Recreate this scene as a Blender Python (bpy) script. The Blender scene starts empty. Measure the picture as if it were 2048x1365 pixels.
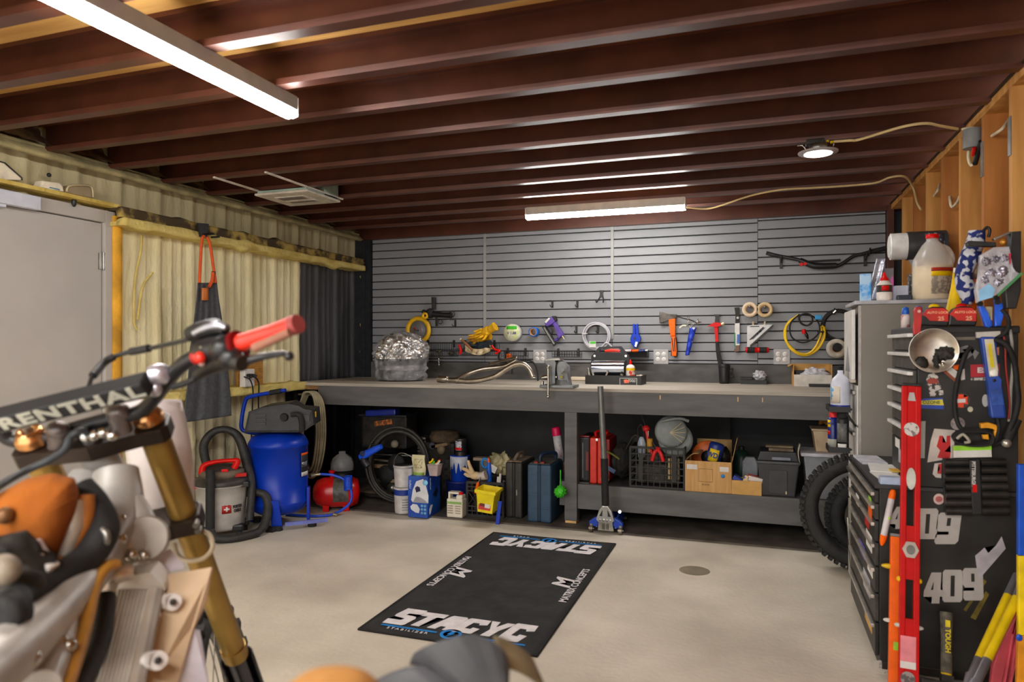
LAMP, WORLD, EXPO = 25.0, .9, 1.8
import bpy, bmesh, math, random
from mathutils import Vector, Matrix, noise as mnoise
R = math.radians
random.seed(7)
C = bpy.context.scene.collection
SC = bpy.context.scene
V = Vector
# ---------------------------------------------------------------- camera model (2048 x 1365)
FPX, YAW, EYE, HOR = 1401.0, R(19.3), 1.34, 692.0
CF = V((-math.sin(YAW), math.cos(YAW), 0)); CR = V((math.cos(YAW), math.sin(YAW), 0)); UP = V((0, 0, 1))
CAMP = V((0, 0, EYE))
def ray(px, py): return CF + CR*((px-1024)/FPX) + UP*((HOR-py)/FPX)
def W(px, py, Y):                       # point on the plane y = Y seen at a pixel
    d = ray(px, py); return CAMP + d*(Y/d.y)
def WX(px, py, X):                      # point on the plane x = X
    d = ray(px, py); return CAMP + d*(X/d.x)
def WZ(px, py, Z=0.0):                  # point on the plane z = Z
    d = ray(px, py); return CAMP + d*((Z-EYE)/d.z)
def WS(px, py, s): return CAMP + ray(px, py)*s     # point at axis depth s
# ---------------------------------------------------------------- materials
def lin(c): return tuple((x/12.92 if x <= .04045 else ((x+.055)/1.055)**2.4) for x in c)
_m = {}
def mat(name, rgb, rough=.6, metal=0., var=.10, scale=14., bump=0., stretch=(1,1,1), rgb2=None, coat=0., trans=0., alpha=1., emit=0., detail=4., thr=(.35,.65), bscale=None, spec=None, ior=None, coord='Object'):
    if name in _m: return _m[name]
    m = bpy.data.materials.new(name); m.use_nodes = True
    nt = m.node_tree; b = nt.nodes['Principled BSDF']
    c1 = lin([x/255 for x in rgb])
    if rgb2 is None:
        c2 = tuple(min(1, x*(1+var*2)) for x in c1); c1 = tuple(x*(1-var*1.5) for x in c1)
    else: c2 = lin([x/255 for x in rgb2])
    tc = nt.nodes.new('ShaderNodeTexCoord'); mp = nt.nodes.new('ShaderNodeMapping'); mp.inputs['Scale'].default_value = stretch
    nt.links.new(tc.outputs[coord], mp.inputs['Vector'])
    n = nt.nodes.new('ShaderNodeTexNoise'); n.inputs['Scale'].default_value = scale; n.inputs['Detail'].default_value = detail
    nt.links.new(mp.outputs[0], n.inputs['Vector'])
    rp = nt.nodes.new('ShaderNodeValToRGB'); e = rp.color_ramp.elements
    e[0].position, e[1].position = thr; e[0].color = (*c1, 1); e[1].color = (*c2, 1)
    nt.links.new(n.outputs['Fac'], rp.inputs[0]); nt.links.new(rp.outputs[0], b.inputs['Base Color'])
    b.inputs['Roughness'].default_value = rough; b.inputs['Metallic'].default_value = metal
    b.inputs['Coat Weight'].default_value = coat; b.inputs['Transmission Weight'].default_value = trans
    b.inputs['Alpha'].default_value = alpha
    if spec is not None: b.inputs['Specular IOR Level'].default_value = spec
    if ior: b.inputs['IOR'].default_value = ior
    if emit:
        b.inputs['Emission Color'].default_value = (*lin([x/255 for x in rgb]), 1); b.inputs['Emission Strength'].default_value = emit
    if bump:
        n2 = nt.nodes.new('ShaderNodeTexNoise'); n2.inputs['Scale'].default_value = bscale or scale*3; n2.inputs['Detail'].default_value = 6
        nt.links.new(mp.outputs[0], n2.inputs['Vector'])
        bp = nt.nodes.new('ShaderNodeBump'); bp.inputs['Strength'].default_value = bump; bp.inputs['Distance'].default_value = .02
        nt.links.new(n2.outputs['Fac'], bp.inputs['Height']); nt.links.new(bp.outputs[0], b.inputs['Normal'])
    _m[name] = m
    return m
def blk(): return mat('black_plastic', (24,24,25), .45, var=.15)
def gry(): return mat('grey_plastic', (120,120,120), .5)
def wht(): return mat('white_plastic', (215,212,208), .45, var=.05)
def chrome(): return mat('bright_steel', (190,188,182), .22, 1., var=.08)
def steel(): return mat('dull_steel', (150,148,142), .42, 1., var=.15)
def dark(): return mat('dark_steel', (60,58,55), .45, .8, var=.2)
def red(): return mat('red_plastic', (204,16,10), .4, var=.06, spec=.22)
def blue(): return mat('blue_plastic', (10,56,186), .4, var=.06, spec=.25)
def yel(): return mat('yellow_plastic', (234,192,6), .45, var=.06, spec=.25)
def orn(): return mat('orange_plastic', (240,100,4), .45, var=.06, spec=.22)
def grn(): return mat('green_plastic', (60,190,30), .45, var=.06)
def rub(): return mat('black_rubber', (26,26,27), .75, var=.2, bump=.1, scale=30)
def card(): return mat('cardboard', (190,140,78), .85, var=.10, scale=9, stretch=(4,4,.7))
def paper(): return mat('white_paper', (228,226,222), .75, var=.03)
def grease(): return mat('grimy_black', (40,37,33), .6, .3, var=.35, scale=25)
def clear(): return mat('clear_film', (235,235,238), .12, var=.02, alpha=.32, bump=.9, scale=10, bscale=26)
# ---------------------------------------------------------------- mesh builder
def cat_rom(pts, k=6, closed=False):
    P = [V(p) for p in pts]; n = len(P); out = []
    if n < 3: return P
    for i in range(n if closed else n-1):
        a = P[(i-1) % n] if closed or i > 0 else P[0]*2-P[1]
        b, c = P[i], P[(i+1) % n]
        d = P[(i+2) % n] if closed or i+2 < n else P[-1]*2-P[-2]
        for j in range(k):
            t = j/k
            out.append(.5*((2*b)+(c-a)*t+(2*a-5*b+4*c-d)*t*t+(3*b-a-3*c+d)*t**3))
    if not closed: out.append(P[-1].copy())
    return out
def frame(o, x, y):
    x = V(x).normalized(); y = V(y); z = x.cross(y).normalized(); y = z.cross(x)
    return Matrix(((x.x, y.x, z.x, o[0]), (x.y, y.y, z.y, o[1]), (x.z, y.z, z.z, o[2]), (0, 0, 0, 1)))
def T(x=0, y=0, z=0): return Matrix.Translation((x, y, z))
def RZ(a): return Matrix.Rotation(R(a), 4, 'Z')
def RX(a): return Matrix.Rotation(R(a), 4, 'X')
def RY(a): return Matrix.Rotation(R(a), 4, 'Y')
class MB:
    def __init__(s): s.v = []; s.f = []; s.s = []
    def add(s, vs, fs, smooth=False, M=None):
        o = len(s.v)
        s.v += [(M @ V(p)) if M is not None else V(p) for p in vs]
        s.f += [tuple(i+o for i in f) for f in fs]; s.s += [smooth]*len(fs); return s
    def bm(s, b, smooth=False, M=None):
        b.verts.index_update(); vs = [v.co.copy() for v in b.verts]; fs = [[v.index for v in f.verts] for f in b.faces]; b.free()
        return s.add(vs, fs, smooth, M)
    def box(s, c, d, M=None, bev=0., seg=2):
        b = bmesh.new(); bmesh.ops.create_cube(b, size=1)
        for v in b.verts: v.co = V((v.co.x*d[0], v.co.y*d[1], v.co.z*d[2]))+V(c)
        if bev: bmesh.ops.bevel(b, geom=b.edges[:], offset=min(bev, .49*min(d)), segments=seg, profile=.6, affect='EDGES')
        return s.bm(b, False, M)
    def bb(s, lo, hi, M=None, bev=0., seg=2):
        lo = V(lo); hi = V(hi); return s.box((lo+hi)/2, hi-lo, M, bev, seg)
    def tube(s, pts, r, n=10, k=6, closed=False, caps=True, M=None, sm=True):
        P = cat_rom(pts, k, closed) if k else [V(p) for p in pts]
        m = len(P); rr = r if isinstance(r, (list, tuple)) else None
        def rad(i):
            if rr is None: return r
            t = i/(m-1)*(len(rr)-1); a = int(min(t, len(rr)-2)); return rr[a]+(rr[a+1]-rr[a])*(t-a)
        vs = []; nrm = None
        for i, p in enumerate(P):
            t = (P[(i+1) % m]-P[i-1]) if closed else (P[min(i+1, m-1)]-P[max(i-1, 0)])
            if t.length < 1e-9: t = V((0, 0, 1))
            t.normalize()
            if nrm is None:
                nrm = t.cross(V((0, 0, 1)) if abs(t.z) < .9 else V((1, 0, 0))).normalized()
            nrm = (nrm-t*nrm.dot(t))
            nrm = nrm.normalized() if nrm.length > 1e-6 else t.orthogonal().normalized()
            b = t.cross(nrm)
            for j in range(n):
                a = 2*math.pi*j/n; vs.append(p+(nrm*math.cos(a)+b*math.sin(a))*rad(i))
        fs = []
        for i in range(m if closed else m-1):
            i2 = (i+1) % m
            for j in range(n):
                j2 = (j+1) % n; fs.append((i*n+j, i*n+j2, i2*n+j2, i2*n+j))
        s.add(vs, fs, sm, M)
        if caps and not closed:
            s.add(vs[:n], [tuple(range(n-1, -1, -1))], False, M); s.add(vs[-n:], [tuple(range(n))], False, M)
        return s
    def cyl(s, a, b, r, r2=None, n=24, M=None): return s.tube([a, b], [r, r if r2 is None else r2], n, 0, M=M)
    def lathe(s, prof, M=None, n=32, smooth=True, a0=0, a1=360):
        vs = []; full = abs(a1-a0) >= 360; m = n if full else n+1
        for r, z in prof:
            for j in range(m):
                a = R(a0+(a1-a0)*j/n); vs.append(V((r*math.cos(a), r*math.sin(a), z)))
        fs = []
        for i in range(len(prof)-1):
            for j in range(n):
                j2 = (j+1) % m; fs.append((i*m+j, i*m+j2, (i+1)*m+j2, (i+1)*m+j))
        s.add(vs, fs, smooth, M)
        if full and tuple(prof[0]) != tuple(prof[-1]):
            if prof[0][0] > 1e-5: s.add(vs[:m], [tuple(range(m-1, -1, -1))], False, M)
            if prof[-1][0] > 1e-5: s.add(vs[-m:], [tuple(range(m))], False, M)
        return s
    def prism(s, poly, z0, z1, M=None, bev=0.):
        P = [V((p[0], p[1], 0)) for p in poly]; n = len(P)
        a = sum(P[i].x*P[(i+1) % n].y-P[(i+1) % n].x*P[i].y for i in range(n))
        if a < 0: P.reverse()
        b = bmesh.new()
        lo = [b.verts.new((p.x, p.y, z0)) for p in P]; hi = [b.verts.new((p.x, p.y, z1)) for p in P]
        b.faces.new(lo[::-1]); b.faces.new(hi)
        for i in range(n): b.faces.new((lo[i], lo[(i+1) % n], hi[(i+1) % n], hi[i]))
        if bev:
            e = [x for x in b.edges if all(abs(v.co.z-z1) < 1e-6 for v in x.verts)]
            bmesh.ops.bevel(b, geom=e, offset=bev, segments=2, profile=.6, affect='EDGES')
        bmesh.ops.triangulate(b, faces=[f for f in b.faces if len(f.verts) > 4])
        return s.bm(b, False, M)
    def ball(s, c, r, M=None, n=16, amp=0., freq=8., seed=0, sm=True):
        r = (r, r, r) if isinstance(r, (int, float)) else r
        b = bmesh.new(); bmesh.ops.create_uvsphere(b, u_segments=n*2, v_segments=n, radius=1)
        for v in b.verts:
            k = 1+(amp*mnoise.noise(v.co*freq+V((seed*7.1, seed*3.3, seed))) if amp else 0)
            v.co = V((v.co.x*r[0]*k, v.co.y*r[1]*k, v.co.z*r[2]*k))+V(c)
        return s.bm(b, sm, M)
    def ring(s, c, R0, r, axis='z', n=36, m=10, M=None, flat=1.):
        pts = []
        for i in range(n):
            a = 2*math.pi*i/n; x, y = R0*math.cos(a), R0*math.sin(a)*flat
            pts.append(V(c)+V({'z': (x, y, 0), 'y': (x, 0, y), 'x': (0, x, y)}[axis]))
        return s.tube(pts, r, m, 0, True, M=M)
    def sheet(s, fn, nu, nv, th=0., M=None, sm=True):
        g = [[V(fn(i/nu, j/nv)) for j in range(nv+1)] for i in range(nu+1)]
        vs = [p for row in g for p in row]; fs = []
        for i in range(nu):
            for j in range(nv):
                a = i*(nv+1)+j; fs.append((a, a+1, a+nv+2, a+nv+1))
        if th:
            nr = []
            for i in range(nu+1):
                for j in range(nv+1):
                    du = g[min(i+1, nu)][j]-g[max(i-1, 0)][j]; dv = g[i][min(j+1, nv)]-g[i][max(j-1, 0)]
                    q = du.cross(dv); nr.append(q.normalized() if q.length > 1e-12 else V((0, 0, 1)))
            o = len(vs); vs2 = [p-nr[i]*th for i, p in enumerate(vs)]
            fs += [tuple(x+o for x in f[::-1]) for f in fs[:]]; vs = vs+vs2
            rim = [i*(nv+1) for i in range(nu+1)]+[nu*(nv+1)+j for j in range(1, nv+1)]+[i*(nv+1)+nv for i in range(nu-1, -1, -1)]+[j for j in range(nv-1, 0, -1)]
            for q in range(len(rim)):
                a, b = rim[q], rim[(q+1) % len(rim)]; fs.append((a, b, b+o, a+o))
        return s.add(vs, fs, sm, M)
    def text(s, txt, size, M=None, th=.0012, bold=.0, al='CENTER', shear=0., sx=1., sp=1.):
        cu = bpy.data.curves.new('lettering', 'FONT'); cu.body = txt; cu.size = size; cu.extrude = th; cu.offset = bold
        cu.align_x = al; cu.align_y = 'CENTER'; cu.shear = shear; cu.resolution_u = 3; cu.space_character = sp
        ob = bpy.data.objects.new('lettering', cu); C.objects.link(ob)
        me = bpy.data.meshes.new_from_object(ob.evaluated_get(bpy.context.evaluated_depsgraph_get()))
        vs = [V((v.co.x*sx, v.co.y, v.co.z)) for v in me.vertices]; fs = [tuple(p.vertices) for p in me.polygons]
        bpy.data.objects.remove(ob); bpy.data.curves.remove(cu); bpy.data.meshes.remove(me)
        return s.add(vs, fs, False, M)
    def mesh(s, name, m):
        me = bpy.data.meshes.new(name); me.from_pydata([tuple(p) for p in s.v], [], s.f); me.polygons.foreach_set('use_smooth', s.s)
        me.materials.append(m); me.update()
        return me
# ---------------------------------------------------------------- scene objects
def tag(o, label=None, cat=None, group=None, kind=None):
    if label: o['label'] = label
    if cat: o['category'] = cat
    if group: o['group'] = group
    if kind: o['kind'] = kind
    return o
def thing(name, label, cat, loc=(0,0,0), rot=(0,0,0), group=None):
    o = bpy.data.objects.new(name, None); o.empty_display_size = .05; C.objects.link(o)
    o.location = loc; o.rotation_euler = tuple(R(a) for a in rot)
    return tag(o, label, cat, group)
def fixn(me):
    b = bmesh.new(); b.from_mesh(me); bmesh.ops.recalc_face_normals(b, faces=b.faces[:]); b.to_mesh(me); b.free()
def part(name, mb, m, parent, label=None, world=False, smooth=None, kind=None):
    if world:
        q = parent
        while q.parent: q = q.parent
        I = (Matrix.Translation(q.location) @ q.rotation_euler.to_matrix().to_4x4()).inverted()
        mb.v = [I @ p for p in mb.v]
    me = mb.mesh(name, m); fixn(me)
    o = bpy.data.objects.new(name, me); C.objects.link(o); o.parent = parent
    if label: o['label'] = label
    if kind: o['kind'] = kind
    return o
def single(name, mb, m, label, cat, loc=(0,0,0), rot=(0,0,0), group=None, kind=None):
    me = mb.mesh(name, m); fixn(me); o = bpy.data.objects.new(name, me); C.objects.link(o)
    o.location = loc; o.rotation_euler = tuple(R(a) for a in rot)
    return tag(o, label, cat, group, kind)
def struct(name, mb, m, parent=None):
    me = mb.mesh(name, m); fixn(me); o = bpy.data.objects.new(name, me); C.objects.link(o); o.parent = parent
    if parent is None: o['kind'] = 'structure'
    return o
def dup(root, loc, label=None, rot=None, group=None):
    r = root.copy(); C.objects.link(r); r.location = loc
    if rot: r.rotation_euler = tuple(R(a) for a in rot)
    if label: r['label'] = label
    if group: r['group'] = group
    for ch in list(root.children):
        c = ch.copy(); C.objects.link(c); c.parent = r
        for g in ch.children:
            d = g.copy(); C.objects.link(d); d.parent = c
    return r
WALL = (90, 0, 0)          # local x right, y up, z out of a wall that faces the camera side
def wthing(name, label, cat, px, py, Y, group=None):
    return thing(name, label, cat, W(px, py, Y), WALL, group)
def wp(px, py, px0, py0, Y):            # pixel -> local (x, y) of a wthing placed at px0, py0
    d = W(px, py, Y)-W(px0, py0, Y); return (d.x, d.z)
def wpoly(pts, px0, py0, Y): return [wp(p[0], p[1], px0, py0, Y) for p in pts]
# ================================================================ the room
YB, XL, XR, JZ, DECK = 6.2, -3.85, .98, 2.43, 2.585
BF, BH = 5.08, 1.025                       # bench front plane, bench height
# floor
m = mat('concrete', (184,175,160), .62, var=.12, scale=1.7, bump=.12, bscale=40, detail=9, rgb2=(222,213,198), thr=(.3,.68))
nt = m.node_tree; b = nt.nodes['Principled BSDF']
f = MB().bb((XL-.3, -3.0, -.1), (XR+.3, YB+.2, 0)); struct('floor', f, m)
struct('trim_1', MB().bb((XL+.02, 4.94, 0), (.9, YB-.02, .012)), mat('dark_floor_paint', (86,80,73), .7, var=.2, scale=6, bump=.1))
st = mat('floor_stain', (128,118,98), .7, var=.12, scale=8)
g = MB().lathe([(0, .0008), (.085, .0008), (.09, 0)], T(*WZ(1389, 1142, 0))); 
single('oil_stain', g, st, 'round brownish oil stain on the concrete floor near the drawer cabinet', 'stain')
# ceiling and joists
ply = mat('plywood_deck', (186,138,74), .8, var=.16, scale=3, stretch=(.6,6,1), rgb2=(214,168,98), bump=.1)
ceil = struct('ceiling', MB().bb((XL-.3, -3.0, DECK), (XR+.3, YB+.2, DECK+.03)), ply)
jm = mat('red_iron_primer', (82,43,30), .40, .25, var=.13, scale=5, bump=.04)
prof = [(0,0),(.066,-.004),(.070,.020),(.066,.020),(.058,.004),(.004,.004),(.004,.151),(.058,.151),(.058,.137),(.062,.137),(.062,.155),(0,.155)]
k = 0
while 5.71-.402*k > -1.2:
    y = 5.71-.402*k; mb = MB()
    mb.prism([(-p[0], p[1]) for p in prof], 0, XR+.14-XL-.02, frame((XL+.02, y, JZ), (0,1,0), (0,0,1)))
    j = struct('joist', mb, jm, ceil); k += 1
# rim channel over the back wall and blocking clips near the left wall
struct('rim_joist', MB().bb((XL+.02, YB-.07, JZ-.03), (XR+.14, YB+.02, DECK)), jm, ceil)
cl = MB()
for q in range(12):
    y = 5.71-.402*q
    cl.bb((XL+.28, y+.004, JZ+.03), (XL+.285, y+.08, DECK-.03)).bb((XL+.16, y+.004, JZ+.03), (XL+.165, y+.05, DECK-.03))
struct('joist_clip', cl, jm, ceil)
# left wall : sprayed foam over ribbed metal
foam = mat('spray_foam', (224,212,166), .85, var=.13, scale=5, stretch=(1,1,.5), bump=.35, bscale=45, rgb2=(244,234,194))
foamg = mat('spray_foam_overspray', (176,164,126), .9, var=.16, scale=4, stretch=(1,1,.4), bump=.35, bscale=30, rgb2=(200,188,148))
foamy = mat('yellow_foam', (190,160,70), .85, var=.2, scale=6, bump=.5, bscale=30, rgb2=(222,198,110))
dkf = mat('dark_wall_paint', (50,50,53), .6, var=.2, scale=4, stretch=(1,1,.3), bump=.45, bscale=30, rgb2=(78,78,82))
def ribs(y0, y1, z0, z1, period=.305, ph=0.):
    def fn(u, v):
        y = y0+(y1-y0)*u; z = z0+(z1-z0)*v
        t = ((y+ph) % period)/period
        d = .0
        if t < .22: d = .021*min(1, min(t, .22-t)/.04)
        elif .45 < t < .55 or .72 < t < .80: d = .008
        d += .008*mnoise.noise(V((y*6, z*2.2, .3)))+.003*mnoise.noise(V((y*24, z*24, 3)))
        return (XL+d, y, z)
    return fn
lw = struct('wall_left', MB().bb((XL-.12, -1.6, 0), (XL-.03, YB+.2, DECK)), foamg)
struct('foam_panel', MB().sheet(ribs(3.3, 5.27, 1.0, 2.15), 160, 24, .05), foam, lw)
struct('lower_foam_panel', MB().sheet(ribs(3.3, 5.06, 0, 1.0), 130, 20, .05), mat('foam_dusty', (206,196,160), .88, var=.10, scale=3, bump=.35, bscale=30), lw)
struct('upper_foam_panel', MB().sheet(ribs(-1.6, YB, 2.15, 2.5), 320, 8, .05), foamg, lw)
struct('near_foam_panel', MB().sheet(ribs(-1.6, 2.1, 0, 2.15), 160, 20, .05), foam, lw)
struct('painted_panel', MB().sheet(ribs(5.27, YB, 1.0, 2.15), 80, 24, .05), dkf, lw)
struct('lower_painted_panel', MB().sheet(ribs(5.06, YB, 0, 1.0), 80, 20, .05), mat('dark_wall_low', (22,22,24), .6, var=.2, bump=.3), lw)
def gird(y0, y1, z0, z1, d, seed):
    return lambda u, v: (XL+d+.012*mnoise.noise(V((u*14, v*3, seed))), y0+(y1-y0)*u, z0+(z1-z0)*v)
gm = mat('foam_girt', (196,168,84), .85, var=.2, scale=7, bump=.5, bscale=34, rgb2=(226,206,126), thr=(.3,.6))
gd = mat('charred_foam', (70,56,34), .9, var=.3, scale=9, bump=.4, rgb2=(176,150,78), thr=(.45,.62))
gi = struct('upper_girt', MB().sheet(gird(3.28, 6.1, 2.085, 2.135, .17, 1), 90, 4, .06).bb((XL-.01, 3.28, 2.085), (XL+.155, 6.1, 2.11)), gm, lw)
struct('girt_lip', MB().sheet(gird(3.28, 6.1, 2.135, 2.20, .155, 4), 90, 4, .05).bb((XL-.01, 3.28, 2.18), (XL+.14, 6.1, 2.20)), gd, lw)
struct('door_header_girt', MB().bb((XL-.01, -1.6, 2.195), (XL+.12, 3.3, 2.215)), foamy, lw)
struct('lower_girt', MB().sheet(gird(3.28, 5.12, .965, 1.03, .19, 9), 70, 4, .05).bb((XL-.01, 3.28, 1.005), (XL+.18, 5.12, 1.03)), gm, lw)
struct('girt_bracket', MB().bb((XL+.13, 5.1, .965), (XL+.32, 5.2, 1.025)), mat('rusty_wood', (150,112,70), .8, var=.2), lw)
struct('eave_strip', MB().sheet(lambda u, v: (XL+.09+.05*(1-v)+.008*mnoise.noise(V((u*30, v, 8))), -1.6+7.7*u, 2.40+.055*v), 140, 3, .03).bb((XL, -1.6, 2.43), (XL+.1, 6.1, 2.456)), mat('eave_foam', (150,138,98), .9, var=.18, scale=8, bump=.4), lw)
# foam blown between the joist ends
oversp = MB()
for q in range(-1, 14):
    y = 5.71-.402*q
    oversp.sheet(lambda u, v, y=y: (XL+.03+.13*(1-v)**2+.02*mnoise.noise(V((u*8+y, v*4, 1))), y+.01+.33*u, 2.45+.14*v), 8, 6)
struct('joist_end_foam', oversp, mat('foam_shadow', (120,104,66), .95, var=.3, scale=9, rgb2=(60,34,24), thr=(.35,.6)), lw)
for n_, pts in ((0, [(283,470),(282,500),(270,560),(268,640),(274,660)]), (1, [(305,545),(285,575),(275,640)]), ):
    struct('foam_drip', MB().tube([WX(p[0], p[1], XL+.045) for p in pts], .008, 6), gm, lw)
# door in the left wall
dy0, dy1, dh = 2.28, 3.315, 2.175
dm = mat('door_paint', (178,172,166), .5, var=.025, scale=3)
dr = struct('door_1', MB().bb((XL-.02, dy0+.05, .01), (XL+.035, dy1-.075, 2.095), bev=.003), dm)
fr = MB().bb((XL-.02, dy1-.07, 0), (XL+.06, dy1, dh), bev=.004).bb((XL-.02, dy0-.05, 2.10), (XL+.06, dy1-.0702, dh), bev=.004).bb((XL-.02, dy0-.05, 0), (XL+.06, dy0+.045, 2.0998), bev=.004)
struct('door_frame', fr, dm, dr)
for z in (1.86, 1.05, .25):
    h = MB().cyl((XL+.05, dy1-.073, z-.055), (XL+.05, dy1-.073, z+.055), .008, n=12).bb((XL+.034, dy1-.10, z-.05), (XL+.045, dy1-.06, z+.05))
    struct('hinge', h, steel(), dr)
struct('door_closer', MB().bb((XL+.062, 2.2, 2.09), (XL+.11, 2.80, 2.165), bev=.008).bb((XL+.06, 2.3, 2.075), (XL+.09, 2.62, 2.09)), mat('closer_grey', (200,202,214), .5, var=.04), dr)
struct('foam_bead', MB().sheet(lambda u, v: (XL+.045+.012*math.sin(v*3.1), dy1+.028*v-.003, .2+1.95*u), 30, 4, .03), mat('orange_foam', (206,150,40), .8, var=.2, scale=6, bump=.3), dr)
# back wall
slatm = mat('slat_grey', (132,133,137), .42, var=.02, scale=3)
bw = struct('wall_back', MB().bb((XL-.1, YB+.03, 0), (XR+.3, YB+.14, DECK)), mat('wall_back_paint', (34,34,36), .6, var=.2, scale=5))
xs = [-3.655, -2.44, -1.22, 0.003, .955]
for i in range(4):
    mb = MB(); z = 1.245; step = .0768; zs = []
    a = 1.183
    if i < 3 or True: offs = .018 if i == 3 else 0
    zz = [1.183]+[1.213+offs+step*q for q in range(17)]
    zz = [z for z in zz if z < 2.40]+[2.44]
    for q in range(len(zz)-1):
        z0, z1 = zz[q]+.004, zz[q+1]-.004
        mb.prism([(.026, z0), (.026, z1), (-.012, z1), (-.016, z1-.006), (-.016, z0+.003), (-.013, z0)], xs[i]+.002, xs[i+1]-.002, frame((0, YB+.004, 0), (0,1,0), (0,0,1)))
    struct('slat_panel', mb, slatm, bw)
for x in xs[1:3]: struct('seam_trim', MB().bb((x-.013, YB-.020, 1.45 if x < -2 else 1.40), (x+.013, YB-.008, 2.43), bev=.002), mat('seam_grey', (150,149,145), .5, var=.03), bw)
struct('splash_board', MB().bb((-3.66, YB-.03, BH), (.96, YB+.005, 1.181)), mat('splash_paint', (72,70,68), .7, var=.28, scale=5, stretch=(1,1,2.5), rgb2=(92,90,88)), bw)
struct('corner_post', MB().bb((XL+.02, YB-.06, 0), (XL+.14, YB+.014, 2.43)).bb((-3.745, YB-.05, 0), (-3.66, YB+.014, 2.43)), mat('post_dark', (36,38,42), .5, .3, var=.2), bw)
struct('post_foam', MB().sheet(lambda u, v: (-3.752-.02*v, YB-.055+.01*mnoise.noise(V((u*20, v, 2))), 1.03+1.4*u), 50, 3, .02), foamy, bw)
struct('end_post', MB().bb((.957, YB-.10, 0), (1.0, YB+.014, 2.43)), jm, bw)
# right wall : open studs
wood = mat('stud_pine', (186,126,58), .7, var=.14, scale=3.5, stretch=(5,5,.5), rgb2=(216,160,88), bump=.05)
wood2 = mat('stud_fir', (160,96,36), .7, var=.16, scale=3, stretch=(5,5,.5), rgb2=(190,124,58), bump=.05)
wood3 = mat('stud_edge', (224,180,120), .7, var=.08, scale=4, stretch=(5,5,.5))
rw = struct('wall_right', MB().bb((XR+.145, -2.6, 0), (XR+.16, YB+.014, 2.44)), mat('sheathing', (120,80,42), .85, var=.25, scale=6))
for q, y in enumerate([5.66, 5.28, 4.905, 4.53, 4.15, 3.765, 3.39, 2.99, 2.58, 2.18, 1.78, 1.38, .98, .58, .18]):
    s = struct('stud', MB().bb((XR, y-.019, .04), (XR+.14, y+.019, 2.40), bev=.002), [wood, wood2, wood, wood2][q % 4], rw)
    if q in (5, 6, 7): struct('nail_plate', MB().bb((XR-.004, y-.018, 2.12), (XR, y+.018, 2.28)), steel(), s)
struct('top_plate', MB().bb((XR, -2.6, 2.40), (XR+.14, YB-.1, 2.438), bev=.002), wood, rw)
struct('gap_shade_strip', MB().bb((XR-.01, -2.6, 2.4385), (XR+.14, YB-.1, 2.4295+.018)), mat('gap_shade', (60,44,34), .8), rw)  # dark strip drawn for the shaded gap between plate and joists
struct('bottom_plate', MB().bb((XR, -2.6, 0), (XR+.14, YB-.1, .04)), wood, rw)
# ================================================================ lamps
lens = mat('lamp_lens', (255,252,247), .3, emit=LAMP, var=.0)
alu = mat('lamp_housing', (170,168,164), .5, .3, var=.05)
def led(name, label, p0, p1):
    p0 = V(p0); p1 = V(p1); L = (p1-p0).length; ang = math.degrees(math.atan2((p1-p0).y, (p1-p0).x))
    t = thing(name, label, 'ceiling light', p0, (0, 0, ang))
    part('housing', MB().bb((0, -.034, .034), (L, .034, .095), bev=.004), alu, t)
    part('end_cap', MB().bb((-.006, -.036, .006), (0, .036, .09), bev=.003), wht(), t)
    part('end_cap', MB().bb((L, -.036, .006), (L+.006, .036, .09), bev=.003), wht(), t)
    pr = [(-.034, .034), (-.034, .014), (-.024, .003), (-.010, 0), (0, .003), (.010, 0), (.024, .003), (.034, .014), (.034, .034)]
    part('lens', MB().prism(pr, .001, L-.001, frame((0,0,0), (0,1,0), (0,0,1))), lens, t)
    for x in (.15*L, .85*L): part('hanger', MB().bb((x-.02, -.012, .095), (x+.02, .012, .098)), steel(), t)
    return t
led('linear_light', 'long white tube light crossing the joists above the parked dirt bike', (-1.93, 1.36, 2.335), (-1.93, 2.58, 2.335))
led('linear_light', 'four foot white tube light under the last joists by the slat wall', (-1.72, 5.27, 2.335), (-.50, 5.27, 2.335))
led('linear_light', 'added tube light overhead behind the viewer, out of view, brightening the floor', (-2.2, -.6, 2.335), (.2, -.6, 2.335))  # fill lamp added out of view to light the floor
led('linear_light', 'second added tube light behind the viewer, out of view, farther from the bench', (-2.2, -1.8, 2.335), (.2, -1.8, 2.335))  # another added fill lamp, unseen, for more light from behind
pos = W(1636, 308, 3.77); pos.z = 2.33; pos = WZ(1636, 308, 2.36)
t = thing('downlight', 'round wafer light hanging from the joists with its junction box', 'ceiling light', pos)
part('trim_ring', MB().lathe([(.068, 0), (.098, .004), (.10, .010), (.068, .010)], n=40), mat('ring_grey', (168,160,160), .4, .2), t)
part('lens', MB().lathe([(0, -.001), (.069, -.001), (.069, .006), (0, .006)], n=40), mat('round_lens', (250,248,248), .3, emit=LAMP*.8, var=0), t)
part('heat_sink', MB().lathe([(0, .01), (.045, .01), (.045, .05), (0, .05)]), steel(), t)
part('junction_box', MB().bb((-.06, -.03, .051), (.03, .04, .075), bev=.004), dark(), t)
part('spring_clip', MB().tube([(-.05, 0, .012), (-.075, 0, .05), (-.10, .01, .055)], .004, 6), chrome(), t)
part('spring_clip', MB().tube([(.05, 0, .012), (.07, 0, .03), (.075, 0, .05)], .004, 6), chrome(), t)
part('wire_nut', MB().cyl((.045, 0, .06), (.055, 0, .09), .009, .005, 10).cyl((.06, 0, .055), (.085, 0, .06), .008, .004, 10), yel(), t)
cm = mat('cream_cable', (206,180,128), .6, var=.04)
def cable(label, pts, r=.007, m=None, k=6): return single('cable', MB().tube(pts, r, 8, k), m or cm, label, 'cable')
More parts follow.
